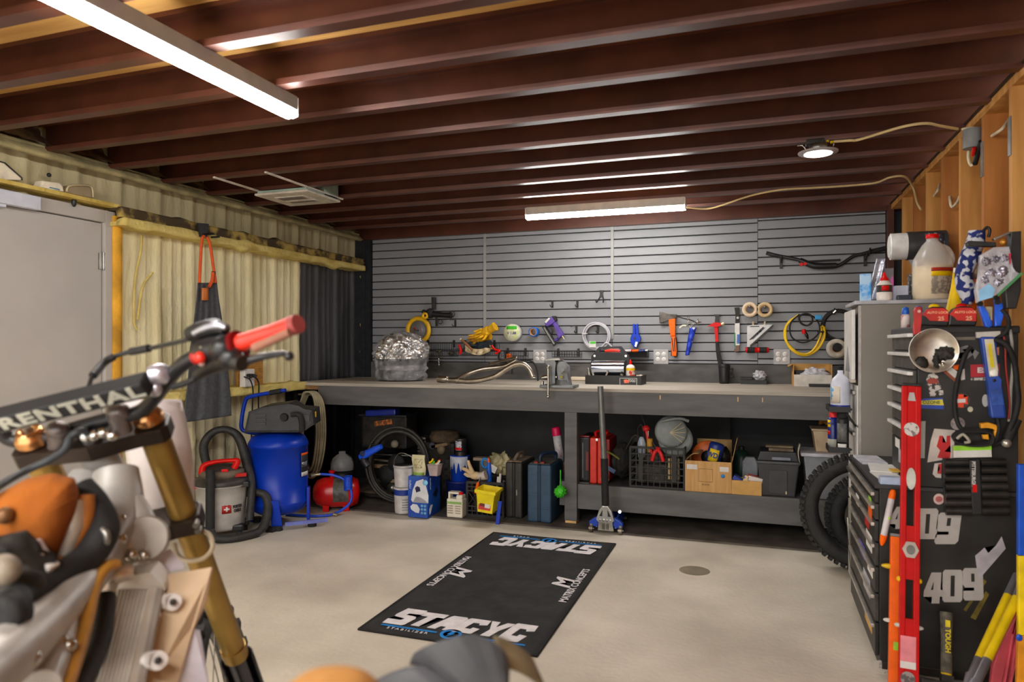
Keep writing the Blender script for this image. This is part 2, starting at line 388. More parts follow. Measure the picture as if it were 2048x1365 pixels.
cable('cream cable running from the round wafer light to the stud wall', [pos+V((.08, 0, .058)), WZ(1700, 281, 2.408)]+[WZ(p[0], p[1], 2.408) for p in ((1720,279), (1800,255), (1850,247), (1880,252), (1915,258))])
cable('cream cable from the tube light to the stud wall, looping down', [WZ(1372, 415, 2.40)]+[WZ(p[0], p[1], 2.408) for p in ((1410,418), (1440,412), (1500,392), (1560,380), (1625,376), (1690,372), (1750,366), (1780,355), (1810,354))]+[WX(1826, 375, XR-.01), WX(1834, 405, XR-.005), WX(1842, 420, XR+.01)])
def romex(label, pts): return cable(label, [WX(p[0], p[1], XR+.03+.05*(i == 0)) for i, p in enumerate(pts)], .007, mat('pale_cable', (214,200,170), .6))
romex('short pale cable looping between studs above the heat-wrapped canister', [(1898,365), (1900,400), (1904,414), (1914,405), (1920,392)])
romex('pale cable with black end slanting between the studs farther back', [(1880,366), (1876,380), (1868,392)])
romex('pale cable with black conduit end between the nearest two studs', [(2018,240), (2004,258), (1984,272)])
jb = thing('junction_box', 'grey round junction box nailed under the top plate with cable ends', 'electrical box', WX(1945, 278, XR-.02))
part('box', MB().cyl((0, 0, -.045), (0, 0, .045), .04), gry(), jb)
part('cable_tail', MB().tube([(0, .04, -.02), (0, .07, -.06), (0, .05, -.1), (0, .02, -.12)], .007, 6).tube([(0, -.02, .045), (0, .06, .07), (-.01, .13, .085)], .007, 6), mat('pale_cable', (214,200,170)), jb)
part('conduit', MB().tube([(.02, -.06, -.03), (.02, .04, -.11)], .012, 8, 0), blk(), jb)
part('wire_nut', MB().cyl((0, -.03, -.05), (0, .0, -.08), .009, .006, 8), red(), jb)
# exhaust fan box between the joists
vp = WZ(597, 399, 2.385)
t = thing('exhaust_fan', 'white square exhaust fan hung below the joists near the left wall', 'vent fan', vp)
part('grille', MB().bb((-.22, -.20, 0), (.22, .20, .018), bev=.008).bb((-.12, -.11, -.006), (.12, -.02, 0)).bb((-.12, .02, -.006), (.12, .08, 0)), mat('grille_white', (190,182,168), .5), t)
part('slots', MB().bb((-.10, -.10, -.009), (.10, -.03, -.006)).bb((-.10, .03, -.009), (.10, .07, -.006)), mat('slot_brown', (110,100,92), .6), t)
part('housing', MB().bb((-.02, .02, .02), (.20, .20, .16), bev=.004).bb((-.2, -.19, .019), (.2, .19, .032)), mat('housing_green', (150,172,158), .5, .1), t)
for x in (-.205, .195): part('hanger_rail', MB().bb((x-.008, -.60, .033), (x+.008, .26, .043)), mat('rail_pale', (206,196,180), .5), t)
# ================================================================ workbench
VF = frame((0,0,0), (1,0,0), (0,0,1))         # upright drawing frame: x right, y up, z towards the viewer
benchp = mat('bench_grey_paint', (88,87,87), .6, var=.10, scale=4, stretch=(.6,3,3), bump=.05, rgb2=(108,107,106))
btop = mat('bench_top', (176,168,156), .6, var=.08, scale=4, stretch=(.5,3,3), bump=.04)
wb = thing('workbench', 'long grey painted timber workbench built in along the slat wall', 'workbench', (-1.3, 5.5, 0))
part('worktop', MB().bb((-3.80, BF, 1.0), (.78, YB-.031, BH), bev=.003), btop, wb, world=True)
part('fascia', MB().bb((-3.53, BF+.004, .842), (.78, BF+.045, .9995), bev=.003), benchp, wb, world=True)
po = part('post', MB().bb((-1.366, BF+.01, .03), (-1.270, BF+.10, .8415), bev=.004), benchp, wb, world=True)
part('post_foot', MB().bb((-1.36, BF+.012, .0125), (-1.276, BF+.098, .0295)), wood3, po, world=True)
part('shelf_rail', MB().bb((-1.43, BF+.102, .12), (-1.2, BF+.14, .304), bev=.003).bb((-1.2695, BF+.03, .12), (.78, BF+.07, .304), bev=.003), benchp, wb, world=True)
part('shelf_board', MB().bb((-1.43, BF+.142, .285), (.78, YB-.05, .3035)).bb((-1.2, BF+.0705, .285), (.78, BF+.1419, .3035)), mat('shelf_dark', (70,69,68), .7, var=.2), wb, world=True)
for x in (-3.4, -.3, .6): part('back_leg', MB().bb((x, YB-.15, .013), (x+.09, YB-.06, .99)), mat('leg_dark', (52,51,50), .7), wb, world=True)
part('screw_hole', MB().bb((-.66, BF+.002, .955), (-.653, BF+.006, .985)), wood3, wb, world=True)
for x in (-.13, .03): part('screw_hole', MB().bb((x, BF+.002, .954), (x+.007, BF+.006, .985)), wood3, wb, world=True)
def c1(x, y): return (700+x/5.935, 560+y/5.935)
def c2(x, y): return (900+x/5.935, 560+y/5.935)
def c3(x, y): return (1120+x/5.25, 560+y/5.25)
def c4(x, y): return (1300+x/6.5, 580+y/6.5)
def c5(x, y): return (1500+x/4.013, 460+y/4.013)
SW = YB-.014                                   # face of the slats
def wt(name, label, cat, p, off=0., group=None):
    t = wthing(name, label, cat, p[0], p[1], SW-off, group)
    return t, (lambda a: wp(a[0], a[1], p[0], p[1], SW-off))
def P3(q, a, z): x, y = q(a); return V((x, y, z))
# ---- outlets
for i, (p, s) in enumerate((((1080, 713.5), 'behind the vise'), ((1322, 714), 'under the axe'), ((1563.5, 714), 'beside the yellow cord'))):
    t, q = wt('outlet', 'grey square plate with four white sockets on the slat wall '+s, 'outlet', p, 0, 'power outlets along the slat wall')
    part('plate', MB().box((0, 0, .004), (.128, .128, .008), bev=.004), mat('plate_grey', (168,166,166), .45, var=.03), t)
    for x in (-.026, .026):
        for y in (-.022, .022):
            s_ = part('socket', MB().lathe([(0, .0105), (.0185, .0105), (.02, .008)], T(x, y, 0), 24), mat('socket_white', (226,222,218), .4, var=.02), t)
            part('slot', MB().box((x-.006, y+.003, .0107), (.003, .008, .001)).box((x+.006, y+.003, .0107), (.003, .008, .001)), mat('slot_dark', (90,86,84), .6), s_)
# ---- hooks
def hook(label, p, h=.066, group='empty black hooks on the slat wall'):  # grey triangle: a shadow put into the flap's colour
    t, q = wt('hook', label, 'hook', p, 0, group)
    part('back_plate', MB().box((0, 0, .003), (.020, h, .006), bev=.001), blk(), t)
    part('arm', MB().tube([(0, -h*.35, .006), (0, -h*.4, .05), (0, -h*.38, .07), (0, -h*.15, .085)], .0035, 8).tube([(-.002, h*.46, .004), (-.03, h*.5, .012), (-.05, h*.42, .012), (-.055, h*.55, .013)], .002, 6), blk(), t)
    return t
hook('small black hook, upper row, first from the gloves', (1105, 608.5))
hook('small black hook, upper row, nearest the double hook', (1155, 608.5))
hook('small black hook between the purple nailer and the clear hose', (1153, 660))
hook('small black hook holding the clear hose coil', (1196, 660), group='loaded black hooks on the slat wall')
hook('small black hook under the black torch tool', (911, 647), group='loaded black hooks on the slat wall')
t, q = wt('double_hook', 'black double prong hook above the clear hose coil', 'hook', (1203, 594))
part('back_plate', MB().prism([q(a) for a in ((1199,581),(1208,581),(1206,588),(1207.5,595),(1199,595),(1200,588))], 0, .006), blk(), t)
for s in (-1, 1): part('prong', MB().tube([(s*.014, -.004, .006), (s*.024, -.03, .03), (s*.03, -.055, .07), (s*.034, -.03, .085)], .005, 8), blk(), t)
# ---- wire baskets
def basket(label, x0, y0, x1, y1, d=.11):
    t, q = wt('wire_basket', label, 'basket', ((x0+x1)/2, (y0+y1)/2), 0, 'black wire baskets on the slat wall')
    a = q((x0, y1)); b = q((x1, y0)); mb = MB()
    for z in (.006, d):
        for y in (a[1], (a[1]+b[1])/2, b[1]): mb.cyl((a[0], y, z), (b[0], y, z), .0025, n=6)
        n = max(4, int((b[0]-a[0])/.022))
        for i in range(n+1):
            x = a[0]+(b[0]-a[0])*i/n; mb.cyl((x, a[1], z), (x, b[1], z), .0016, n=5)
    n = max(4, int((b[0]-a[0])/.022))
    for i in range(n+1):
        x = a[0]+(b[0]-a[0])*i/n; mb.cyl((x, a[1], .006), (x, a[1], d), .0016, n=5)
    for y in (a[1], b[1]):
        for x in (a[0], b[0]): mb.cyl((x, y, .006), (x, y, d), .0025, n=6)
    part('wire_grid', mb, blk(), t)
    for x in (a[0]*.75, b[0]*.75): part('bracket', MB().box((x, b[1]-.01, .003), (.022, .07, .006)), blk(), t)
    return t
basket('long black wire basket behind the wrapped bundle, holding chrome fittings', 848, 686, 917, 712, .12)
basket('black wire basket heaped with yellow gloves', 921, 686, 999, 711, .085)
basket('low black wire basket left of the socket plate by the vise', 1010, 702, 1057, 722, .10)
basket('low black wire basket between the vise and the tool tote', 1110, 703, 1164, 714, .10)
for i, (p, c, r) in enumerate((((862, 712), steel(), .014), ((880, 704), chrome(), .012), ((884, 716), chrome(), .010), ((905, 708), steel(), .014))):
    t, q = wt('pipe_fitting', ['dull socket fitting at the basket end near the wrapped bundle', 'bright chrome swivel fitting in the long wire basket', 'bright chrome rod hanging down from the long wire basket', 'small brass-toned fitting beside the yellow gloves'][i], 'fitting', p, .05)
    if i == 2: part('rod', MB().tube([(0, .04, 0), (.005, 0, .08), (.01, -.06, .09)], .006, 8), c, t); part('tip', MB().ball((.01, -.065, .09), .011), c, t)
    else:
        part('body', MB().cyl((-.03, 0, .02), (.03, .008, .03), r), c, t); part('collar', MB().cyl((-.01, 0, .02), (.012, .004, .028), r*1.4), c, t)
# ---- yellow ring
t, q = wt('dial_disc', 'yellow ringed round disc with grey face hanging behind the wrapped bundle', 'disc', (837, 661), .035)
Rr = .138
part('rim', MB().lathe([(Rr*.68, .004), (Rr*.70, .016), (Rr*.84, .020), (Rr*.97, .014), (Rr, .004), (Rr*.9, -.004), (Rr*.7, 0)], n=48), mat('dial_yellow', (232,178,14), .45), t)
part('face', MB().lathe([(0, .006), (Rr*.69, .006), (Rr*.69, .001), (0, .001)], n=40), mat('dial_face', (112,112,114), .35, var=.05), t)
part('mark', MB().box((-.03, .02, .007), (.012, .03, .002), M=RZ(14)), red(), t)
part('mark', MB().box((.03, .02, .007), (.006, .07, .002), M=RZ(8)), mat('faded_red', (150,92,88), .6), t)
part('mark', MB().box((-.025, -.05, .007), (.008, .05, .002)), mat('faded_red', (150,92,88), .6), t)
part('pointer', MB().tube([(-.05, .02, .008), (-.03, .003, .009), (0, -.002, .008)], .003, 6).ball((0, -.002, .008), .007), blk(), t)
# ---- torch-like black tool
t, q = wt('hoist', 'black winch tool with upright grip on the slat wall above the yellow disc', 'tool', c1(1000, 420), .03)
part('grip', MB().prism([q(c1(*a)) for a in ((980,208),(1020,208),(1018,350),(985,350))], 0, .03, bev=.004), blk(), t)
part('body', MB().ball((*q(c1(975, 400)), .04), (.045, .05, .04)).ball((*q(c1(900, 385)), .04), (.02, .025, .03)), rub(), t)
part('barrel', MB().tube([P3(q, c1(1010, 410), .05), P3(q, c1(1130, 420), .05), P3(q, c1(1230, 425), .05)], [.028, .026, .03], 14, 0), blk(), t)
part('roller', MB().ring(P3(q, c1(1235, 410), .05), .028, .005, 'z'), dark(), t)
part('cable_loop', MB().ring(P3(q, c1(1100, 500), .05), .02, .004, 'z'), dark(), t)
part('strap', MB().prism([q(c1(*a)) for a in ((1025,430),(1050,430),(1048,550),(1028,550))], .02, .03), blk(), t)
part('small_reel', MB().lathe([(.012, 0), (.012, .02), (.032, .02), (.032, 0)], T(*q(c1(930, 430)), .06)), mat('dial_yellow', (232,178,14)), t)
# ---- gloves etc. in the basket
def lump(name, label, cat, p, off, r, m, seed, amp=.5, freq=2.2, n=14, zoff=0.):
    t, q = wt(name, label, cat, p, off)
    return t, part('body', MB().ball((0, 0, zoff), r, n=n, amp=amp, freq=freq, seed=seed), m, t)
gy = mat('glove_yellow', (236,176,10), .7, var=.15, scale=9, bump=.3)
def glove(label, p, off, rz, m, k=1.):
    t, q = wt('work_glove', label, 'glove', p, off)
    M = RZ(rz) @ Matrix.Scale(k, 4)
    part('palm', MB().ball((0, 0, 0), (.055, .042, .022), amp=.25, freq=2.5, seed=rz, M=M), m, t)
    for j, (y, L) in enumerate(((.03, .075), (.01, .085), (-.01, .08), (-.03, .065))):
        part('finger', MB().tube([(-.04, y, .0), (-.04-L*.5, y*1.15, .012*(1 if j % 2 else -1)), (-.04-L, y*1.2, .004)], [.013, .012, .008], 8, 4, M=M), m, t)
    part('thumb', MB().tube([(-.01, -.035, .0), (-.04, -.06, .01), (-.06, -.065, .015)], [.013, .012, .008], 8, 4, M=M), m, t)
    part('cuff', MB().tube([(.04, 0, 0), (.07, .005, 0), (.10, .01, .004)], [.035, .038, .043], 12, 3, M=M), m, t)
    return t
glove('bright yellow leather work glove on top of the glove heap', c2(430, 610), .155, 20, gy)
glove('yellow leather work glove underneath in the glove heap', c2(360, 690), .05, 8, mat('glove_yellow_dark', (216,158,20), .7, var=.2, bump=.3))
glove('dark blue and yellow glove lying at the front of the wire basket', c2(370, 790), .125, 4, mat('glove_navy', (26,36,46), .8, var=.4, scale=12, rgb2=(200,160,20), thr=(.58,.62)))
t, q = wt('brush_handle', 'brown wooden tool handle slanting out of the glove basket', 'handle', c2(200, 760), .165)
part('handle', MB().tube([P3(q, c2(140, 710), .02), P3(q, c2(200, 760), .02), P3(q, c2(270, 840), 0)], [.010, .013, .010], 10), mat('handle_brown', (136,82,42), .6), t)
part('ferrule', MB().ball(P3(q, c2(138, 708), .02), .011), mat('pale_cap', (226,214,190)), t)
t, q = wt('bandana', 'red and cream patterned cloth draped over the glove basket front', 'cloth', c2(420, 830), .15)
bd = mat('bandana', (214,196,160), .85, scale=22, rgb2=(180,160,120), thr=(.45,.55))
part('drape', MB().sheet(lambda u, v: (q(c2(180+300*u, 800+90*v+30*math.sin(u*3)))[0], q(c2(180+400*u, 775+70*v+50*math.sin(u*3.1)))[1], .006*math.sin(u*25)+.004*math.sin(v*9+u*12)), 40, 10, .004), bd, t)
part('red_border', MB().tube([P3(q, c2(115, 770), .01), P3(q, c2(135, 840), .012), P3(q, c2(120, 880), .01)], .014, 8), red(), t)
part('red_border', MB().tube([P3(q, c2(500, 780), .01), P3(q, c2(540, 830), .012), P3(q, c2(595, 840), .01), P3(q, c2(545, 880), .012)], .010, 8), red(), t)
# ---- tape rolls
def roll(name, label, p, off, r, hole, th, m, mcore, face=None, tail=False, group=None):
    t, q = wt(name, label, 'tape', p, off, group)
    part('tape', MB().lathe([(hole+.004, 0), (hole+.004, th), (r, th), (r, 0), (hole+.004, 0)], n=44), m, t)
    part('core', MB().lathe([(hole, -.001), (hole, th+.001), (hole+.004, th+.001), (hole+.004, -.001), (hole, -.001)], n=40), mcore, t)
    if face: part('label_face', MB().lathe([(0, th+.0015), (r*.96, th+.0015), (r*.96, th+.0005), (0, th+.0005)], n=40), face, t)
    return t
lg = mat('lime_label', (206,214,150), .5, scale=24, rgb2=(232,232,214), thr=(.4,.6))
r_ = roll('tape_roll', 'wide tape roll with pale lime green label beside the purple nailer', c2(762, 628), .01, .080, .03, .07, mat('tape_white', (206,206,200), .5), card(), lg)
part('print', MB().sheet(lambda u, v: (-.05+.1*u, .03+.03*v, .0722), 4, 4, .0005), grn(), r_)
part('print', MB().text('V 1.88', .034, T(0, -.006, .0722), bold=.001), mat('print_violet', (84,66,120), .5), r_)
roll('tape_roll', 'small bright blue tape roll next to the purple nailer', c2(1010, 620), .02, .043, .03, .065, mat('tape_blue', (20,104,206), .45), card())
tan = mat('tape_tan', (206,180,136), .55, var=.05)
a_ = roll('tape_roll', 'cream masking tape roll on the peg, left one of the pair', c4(1300, 260), .03, .062, .03, .055, mat('tape_cream', (222,200,170), .55, var=.04), card(), group=None)
part('tail', MB().sheet(lambda u, v: (-.066-.012*math.sin(u*2.5)+.06*u*u, -.01-.13*u, .01+.03*v), 14, 3, .001), mat('tape_tail', (176,168,154), .5), a_)
part('peg', MB().cyl((0, .02, -.03), (0, .022, .075), .006, n=10).ball((0, .022, .075), .010), steel(), a_)
b_ = roll('tape_roll', 'tan packing tape roll on the peg, right one of the pair', c4(1492, 262), .03, .062, .034, .055, tan, card())
part('peg', MB().cyl((0, .02, -.03), (0, .022, .075), .006, n=10).ball((0, .022, .075), .010), steel(), b_)
d_ = roll('tape_roll', 'off white tape roll with black hub hanging under the black hose coil', c5(690, 952), .075, .075, .03, .05, mat('tape_offwhite', (190,180,164), .6), card())
part('hub', MB().cyl((0, .01, 0), (.005, .012, .085), .036, .03).cyl((.005, .012, .085), (.005, .012, .092), .012, n=12), rub(), d_)
# ---- purple nailer
pu = mat('purple_plastic', (84,56,150), .4, var=.08)
t, q = wt('nail_gun', 'purple pneumatic nail gun with black magazine hung on the slat wall', 'nail gun', c2(1230, 600), .02)
part('head', MB().prism([q(c2(*a)) for a in ((1138,520),(1215,440),(1250,470),(1265,500),(1225,530),(1165,560))], 0, .055, bev=.006), pu, t)
part('handle', MB().prism([q(c2(*a)) for a in ((1225,520),(1262,500),(1362,650),(1300,700),(1280,660),(1300,640))], .005, .045, bev=.008), pu, t)
part('end_cap', MB().prism([q(c2(*a)) for a in ((1225,432),(1262,432),(1280,480),(1262,500))], .0, .05, bev=.004), grease(), t)
part('magazine', MB().prism([q(c2(*a)) for a in ((1105,560),(1140,545),(1270,750),(1240,790))], .012, .04, bev=.003), blk(), t)
part('rail', MB().prism([q(c2(*a)) for a in ((1125,570),(1138,562),(1258,760),(1246,768))], .041, .044), steel(), t)
part('trigger', MB().tube([P3(q, c2(1205, 560), .025), P3(q, c2(1225, 610), .025), P3(q, c2(1215, 640), .025)], .007, 8), blk(), t)
part('air_fitting', MB().cyl(P3(q, c2(1340, 665), .025), P3(q, c2(1368, 710), .025), .010, .006), mat('brass', (190,180,150), .3, .9), t)
part('strut', MB().tube([P3(q, c2(1240, 730), .02), P3(q, c2(1290, 700), .02)], .012, 8, 0), pu, t)
part('badge', MB().prism([q(c2(*a)) for a in ((1145,500),(1195,450),(1210,462),(1160,520))], .0555, .057), wht(), t)
# ---- clear hose coil
t, q = wt('hose_coil', 'coil of clear vinyl hose hung on a hook above the tool tote', 'hose', c3(385, 590), .02)
ch = mat('clear_hose', (206,204,212), .2, var=.04, alpha=.72)
mb = MB()
for i in range(5): mb.ring((.004*math.sin(i*2), .004*math.cos(i*3), .012+.011*(i % 3)), .115+.006*(i % 2)-.010*(i//3), .0075, 'z', M=RX(4*i-8))
part('loops', mb, ch, t)
part('hose_end', MB().tube([(.06, -.09, .04), (.10, -.06, .045), (.15, -.10, .045)], .0075, 8), ch, t)
part('tag', MB().box((-.025, -.075, .055), (.06, .055, .003), bev=.001), wht(), t)
part('tag_band', MB().box((-.022, -.06, .0575), (.05, .018, .002)), grn(), t)
part('tie', MB().ring((-.105, .02, .02), .022, .005, 'y'), wht(), t)
# ---- blue pipe cutter and bin
t, q = wt('pipe_cutter', 'blue plastic pipe cutter hanging head down on the slat wall', 'cutter', c3(797, 590), .02)
part('handle', MB().prism([q(c3(*a)) for a in ((768,462),(790,466),(795,570),(765,585))], 0, .02, bev=.004), blue(), t)
part('handle', MB().prism([q(c3(*a)) for a in ((803,466),(820,462),(832,585),(800,570))], .004, .024, bev=.004), blue(), t)
part('jaw', MB().prism([q(c3(*a)) for a in ((760,570),(835,575),(855,620),(830,650),(812,712),(780,714),(748,665),(742,620))], 0, .028, bev=.006), blue(), t)
part('blade', MB().prism([q(c3(*a)) for a in ((800,650),(822,655),(808,708),(788,700))], .0285, .031), chrome(), t)
part('pivot', MB().cyl(P3(q, c3(790, 615), .02), P3(q, c3(790, 615), .032), .009, n=14), blk(), t)
t, q = wt('small_bin', 'small black bin on the slat wall under the blue pipe cutter', 'bin', c3(812, 775), 0)
part('bin', MB().prism([(0, -.03), (0, .03), (.004, .03), (.004, -.026), (.10, -.026), (.12, .012), (.124, .012), (.104, -.03)], -.10, .10, frame((0,0,0), (0,0,1), (0,1,0))).bb((-.10, -.03, 0), (-.097, .02, .11)).bb((.097, -.03, 0), (.10, .02, .11)), blk(), t)
for i, (nm, lb, ct, x, c, r) in enumerate((('marker', 'red and white marker lying in the small black bin', 'marker', -.07, wht(), .012), ('marker', 'orange marker lying in the small black bin', 'marker', .0, orn(), .013), ('socket_bit', 'blue tool bit lying in the small black bin', 'bit', .055, mat('navy', (20,36,96), .4), .016))):
    u, q2 = wt(nm, lb, ct, c3(812, 775), 0); u.location = t.location.copy(); u.location += V((x, -.085, .022))
    part('barrel', MB().cyl((-.03, 0, 0), (.03, .004, 0), r), c, u); part('cap', MB().cyl((.03, .004, 0), (.048, .006, 0), r*.9), (red(), blk(), chrome())[i], u)
# ---- axe
t, q = wt('axe', 'hand axe with bright orange handle hanging on the slat wall', 'axe', c4(290, 560), .015)
part('head', MB().prism([q(c4(*a)) for a in ((130,288),(170,305),(250,318),(350,320),(352,368),(245,378),(205,400),(175,432),(132,436),(124,360))], .004, .034, bev=.008), mat('axe_steel', (88,82,76), .5, .6, var=.3), t)
h = part('handle', MB().prism([q(c4(*a)) for a in ((246,378),(336,374),(332,470),(334,600),(272,610),(262,520),(250,440))], .004, .034, bev=.008), orn(), t)
g = part('grip', MB().prism([q(c4(*a)) for a in ((275,610),(335,602),(345,700),(354,800),(346,862),(288,864),(285,790),(290,700))], .003, .035, bev=.009), orn(), t)
part('grip_inlay', MB().prism([q(c4(*a)) for a in ((283,618),(296,630),(318,800),(306,804))], .0352, .037).prism([q(c4(*a)) for a in ((330,618),(320,630),(318,700),(326,800),(336,802))], .0352, .037), blk(), g)
part('grip_edge', MB().tube([P3(q, c4(288, 620), .018), P3(q, c4(286, 720), .018), P3(q, c4(284, 860), .018)], .006, 6).tube([P3(q, c4(340, 620), .018), P3(q, c4(350, 760), .018), P3(q, c4(350, 860), .018), P3(q, c4(318, 868), .018)], .006, 6), blk(), g)
# ---- wire bundle with blue strap
t, q = wt('snare_bundle', 'bundle of steel wire loops hung by a blue printed strap', 'wire bundle', c4(540, 560), .03)
mb = MB()
for i in range(9):
    a = random.random()*6.3; mb.ring(P3(q, c4(560+70*math.cos(a), 410+40*math.sin(a)), .02+.004*i), .02+.012*random.random(), .0022, random.choice('xyz'), n=20, m=6)
part('wire_loops', mb, chrome(), t)
part('clip', MB().tube([P3(q, c4(390, 500), .03), P3(q, c4(430, 470), .03), P3(q, c4(480, 470), .035)], .009, 8), mat('clip_cream', (214,212,190), .4), t)
part('cord', MB().tube([P3(q, c4(350, 345), .02), P3(q, c4(450, 375), .03), P3(q, c4(560, 405), .03), P3(q, c4(620, 440), .04)], .005, 8), blk(), t)
bs = mat('printed_blue', (16,52,178), .5, scale=16, rgb2=(210,215,228), thr=(.57,.60))
part('strap', MB().sheet(lambda u, v: (*q(c4(520-58*u+(88-35*u)*v, 490+360*u)), .03+.012*math.sin(v*3.1)+.004*math.sin(u*20)), 24, 8, .012), bs, t)
# ---- red hammer
t, q = wt('hammer', 'red headed framing hammer with long black grip on the slat wall', 'hammer', c4(870, 600), .03)
part('holder', MB().prism([q(c4(*a)) for a in ((832,320),(908,320),(892,360),(900,430),(840,430),(848,360))], -.028, -.01), blk(), t)
part('head', MB().prism([q(c4(*a)) for a in ((735,486),(790,450),(835,425),(895,425),(925,438),(928,470),(890,470),(880,492),(840,492),(820,470),(780,472))], -.008, .022, bev=.005), red(), t)
part('striking_face', MB().cyl(P3(q, c4(925, 452), .007), P3(q, c4(962, 434), .007), .013, .015), mat('pale_brass', (200,186,150), .4, .6), t)
part('neck', MB().prism([q(c4(*a)) for a in ((838,490),(884,490),(888,600),(892,672),(850,684),(846,600))], -.004, .018, bev=.005), red(), t)
part('grip', MB().prism([q(c4(*a)) for a in ((852,684),(894,674),(905,780),(925,880),(945,965),(890,972),(872,900),(858,800))], -.006, .022, bev=.008), rub(), t)
# ---- scraper in its sleeve
t, q = wt('pry_bar', 'flat black pry scraper with white and blue label and green edge', 'scraper', c4(1132, 520), .012)
part('blade', MB().prism([q(c4(*a)) for a in ((1098,232),(1165,228),(1160,330),(1164,430),(1110,438),(1112,330))], 0, .010), grease(), t)
part('bolt', MB().cyl(P3(q, c4(1140, 365), .01), P3(q, c4(1140, 365), .016), .010, n=12), steel(), t)
part('sleeve', MB().prism([q(c4(*a)) for a in ((1104,438),(1166,434),(1168,722),(1104,726))], -.002, .014, bev=.003), wht(), t)
part('blue_panel', MB().prism([q(c4(*a)) for a in ((1132,580),(1167,580),(1166,700),(1130,702))], .0145, .016), mat('label_blue', (60,104,176), .5), t)
part('green_edge', MB().prism([q(c4(*a)) for a in ((1096,560),(1112,560),(1112,735),(1096,740))], .0, .0145), mat('edge_green', (24,140,84), .5), t)
part('tip', MB().prism([q(c4(*a)) for a in ((1112,722),(1165,720),(1162,800),(1098,812),(1096,775),(1118,760))], 0, .012, bev=.002), mat('tip_brown', (110,84,66), .5, .4), t)
# ---- speed square
al = mat('square_aluminium', (172,170,168), .4, .55, var=.06)
t, q = wt('speed_square', 'triangular aluminium speed square leaning under the tape rolls', 'square', c4(1400, 580), .02)
o = [(1262,465),(1345,458),(1480,456),(1598,452),(1600,470),(1310,742),(1262,742)]
part('blade', MB().prism([q(c4(*a)) for a in ((1262,495),(1262,465),(1345,456),(1598,452),(1560,490))], 0, .008)
     .prism([q(c4(*a)) for a in ((1262,496),(1300,494),(1300,742),(1262,742))], 0, .008)
     .prism([q(c4(*a)) for a in ((1300,700),(1300,650),(1345,640),(1535,462),(1598,455),(1320,735))], .0002, .0082)
     .prism([q(c4(*a)) for a in ((1300,495),(1460,490),(1300,640))], .0004, .0078), al, t)
part('fence', MB().prism([q(c4(*a)) for a in ((1300,722),(1310,742),(1606,470),(1596,452))], -.004, .018), dark(), t)
part('slot', MB().prism([q(c4(*a)) for a in ((1302,472),(1422,470),(1422,482),(1302,484))], .0083, .0092).prism([q(c4(*a)) for a in ((1290,650),(1470,480),(1480,484),(1302,655))], .0083, .0092), blk(), t)
for x in (1340, 1492): part('clip', MB().box((*q(c4(x, 437)), .0), (.014, .034, .018), bev=.002), mat('clip_tan', (186,172,146), .5), t)
# ---- two grips
for i, (x, s) in enumerate(((1315, 'nearer the pry scraper'), (1470, 'nearer the socket plate'))):
    t, q = wt('spring_clamp', 'short black grip with red end bands on the slat wall, '+s, 'clamp', c4(x, 783), .03, 'black and red grips under the speed square')
    part('grip', MB().cyl((-.030, 0, 0), (.030, 0, 0), .0235), rub(), t)
    for s in (-1, 1): part('end_band', MB().cyl((s*.030, 0, 0), (s*.046, 0, 0), .024, .019), red(), t)
    part('stem', MB().cyl((0, 0, -.04), (0, 0, -.01), .008, n=10), steel(), t)
# ---- cords
yc = mat('cord_yellow', (238,196,22), .5, var=.05)
t, q = wt('extension_cord', 'yellow and black coiled extension cord on the slat wall', 'cord', c5(435, 840), .075)
def loop(q, pts, z): return [P3(q, c5(*a), z+.006*math.sin(i*2.3)) for i, a in enumerate(pts)]
part('yellow_loops', MB().tube(loop(q, [(390,690),(310,740),(275,820),(290,900),(350,970),(450,1000),(530,960),(580,880),(600,800),(575,770)], .02), .008, 8)
     .tube(loop(q, [(385,685),(300,760),(285,830),(300,910),(380,985),(460,995),(520,945),(560,860),(572,800),(560,780)], .035), .008, 8)
     .tube(loop(q, [(330,720),(285,790),(278,860),(320,950),(400,1003),(480,1000),(550,950),(590,880),(598,830),(590,790)], .028), .008, 8), yc, t)
part('black_loops', MB().tube(loop(q, [(395,680),(330,740),(318,810),(340,870),(410,905),(480,890),(540,840),(555,780),(530,720),(480,690),(400,685)], .045), .006, 8)
     .tube(loop(q, [(440,770),(400,745),(390,705),(420,680),(460,678),(495,705),(490,750),(450,770),(405,750),(395,700),(440,675),(485,690),(497,730),(470,765)], .055), .007, 8), rub(), t)
part('plug', MB().tube(loop(q, [(440,825),(452,850),(462,875)], .05), [.012, .012, .008], 10), blk(), t)
part('red_connector', MB().cyl(P3(q, c5(428, 800), .05), P3(q, c5(432, 835), .05), .016), red(), t)
part('blue_clip', MB().box((*q(c5(545, 705)), .05), (.05, .035, .02), bev=.006), mat('clip_blue', (40,150,214), .4), t)
part('tie', MB().ring(P3(q, c5(565, 820), .03), .02, .006, 'y'), blk(), t)
t, q = wt('hose_coil', 'black hose coil on the slat wall, partly behind the grey cabinet', 'hose', c5(710, 770), .03)
mb = MB()
for i in range(4): mb.ring((.006*math.sin(i*2.1), .006*math.cos(i*1.7), .01+.018*(i % 2)), .120+.012*(i//2)-.006*i, .010, 'z', M=RX(3*i-4))
part('loops', mb, rub(), t); part('fitting', MB().cyl((-.04, .10, .04), (-.02, .12, .045), .012), chrome(), t)
part('tie', MB().ring((-.03, .115, .02), .022, .006, 'x'), blk(), t)
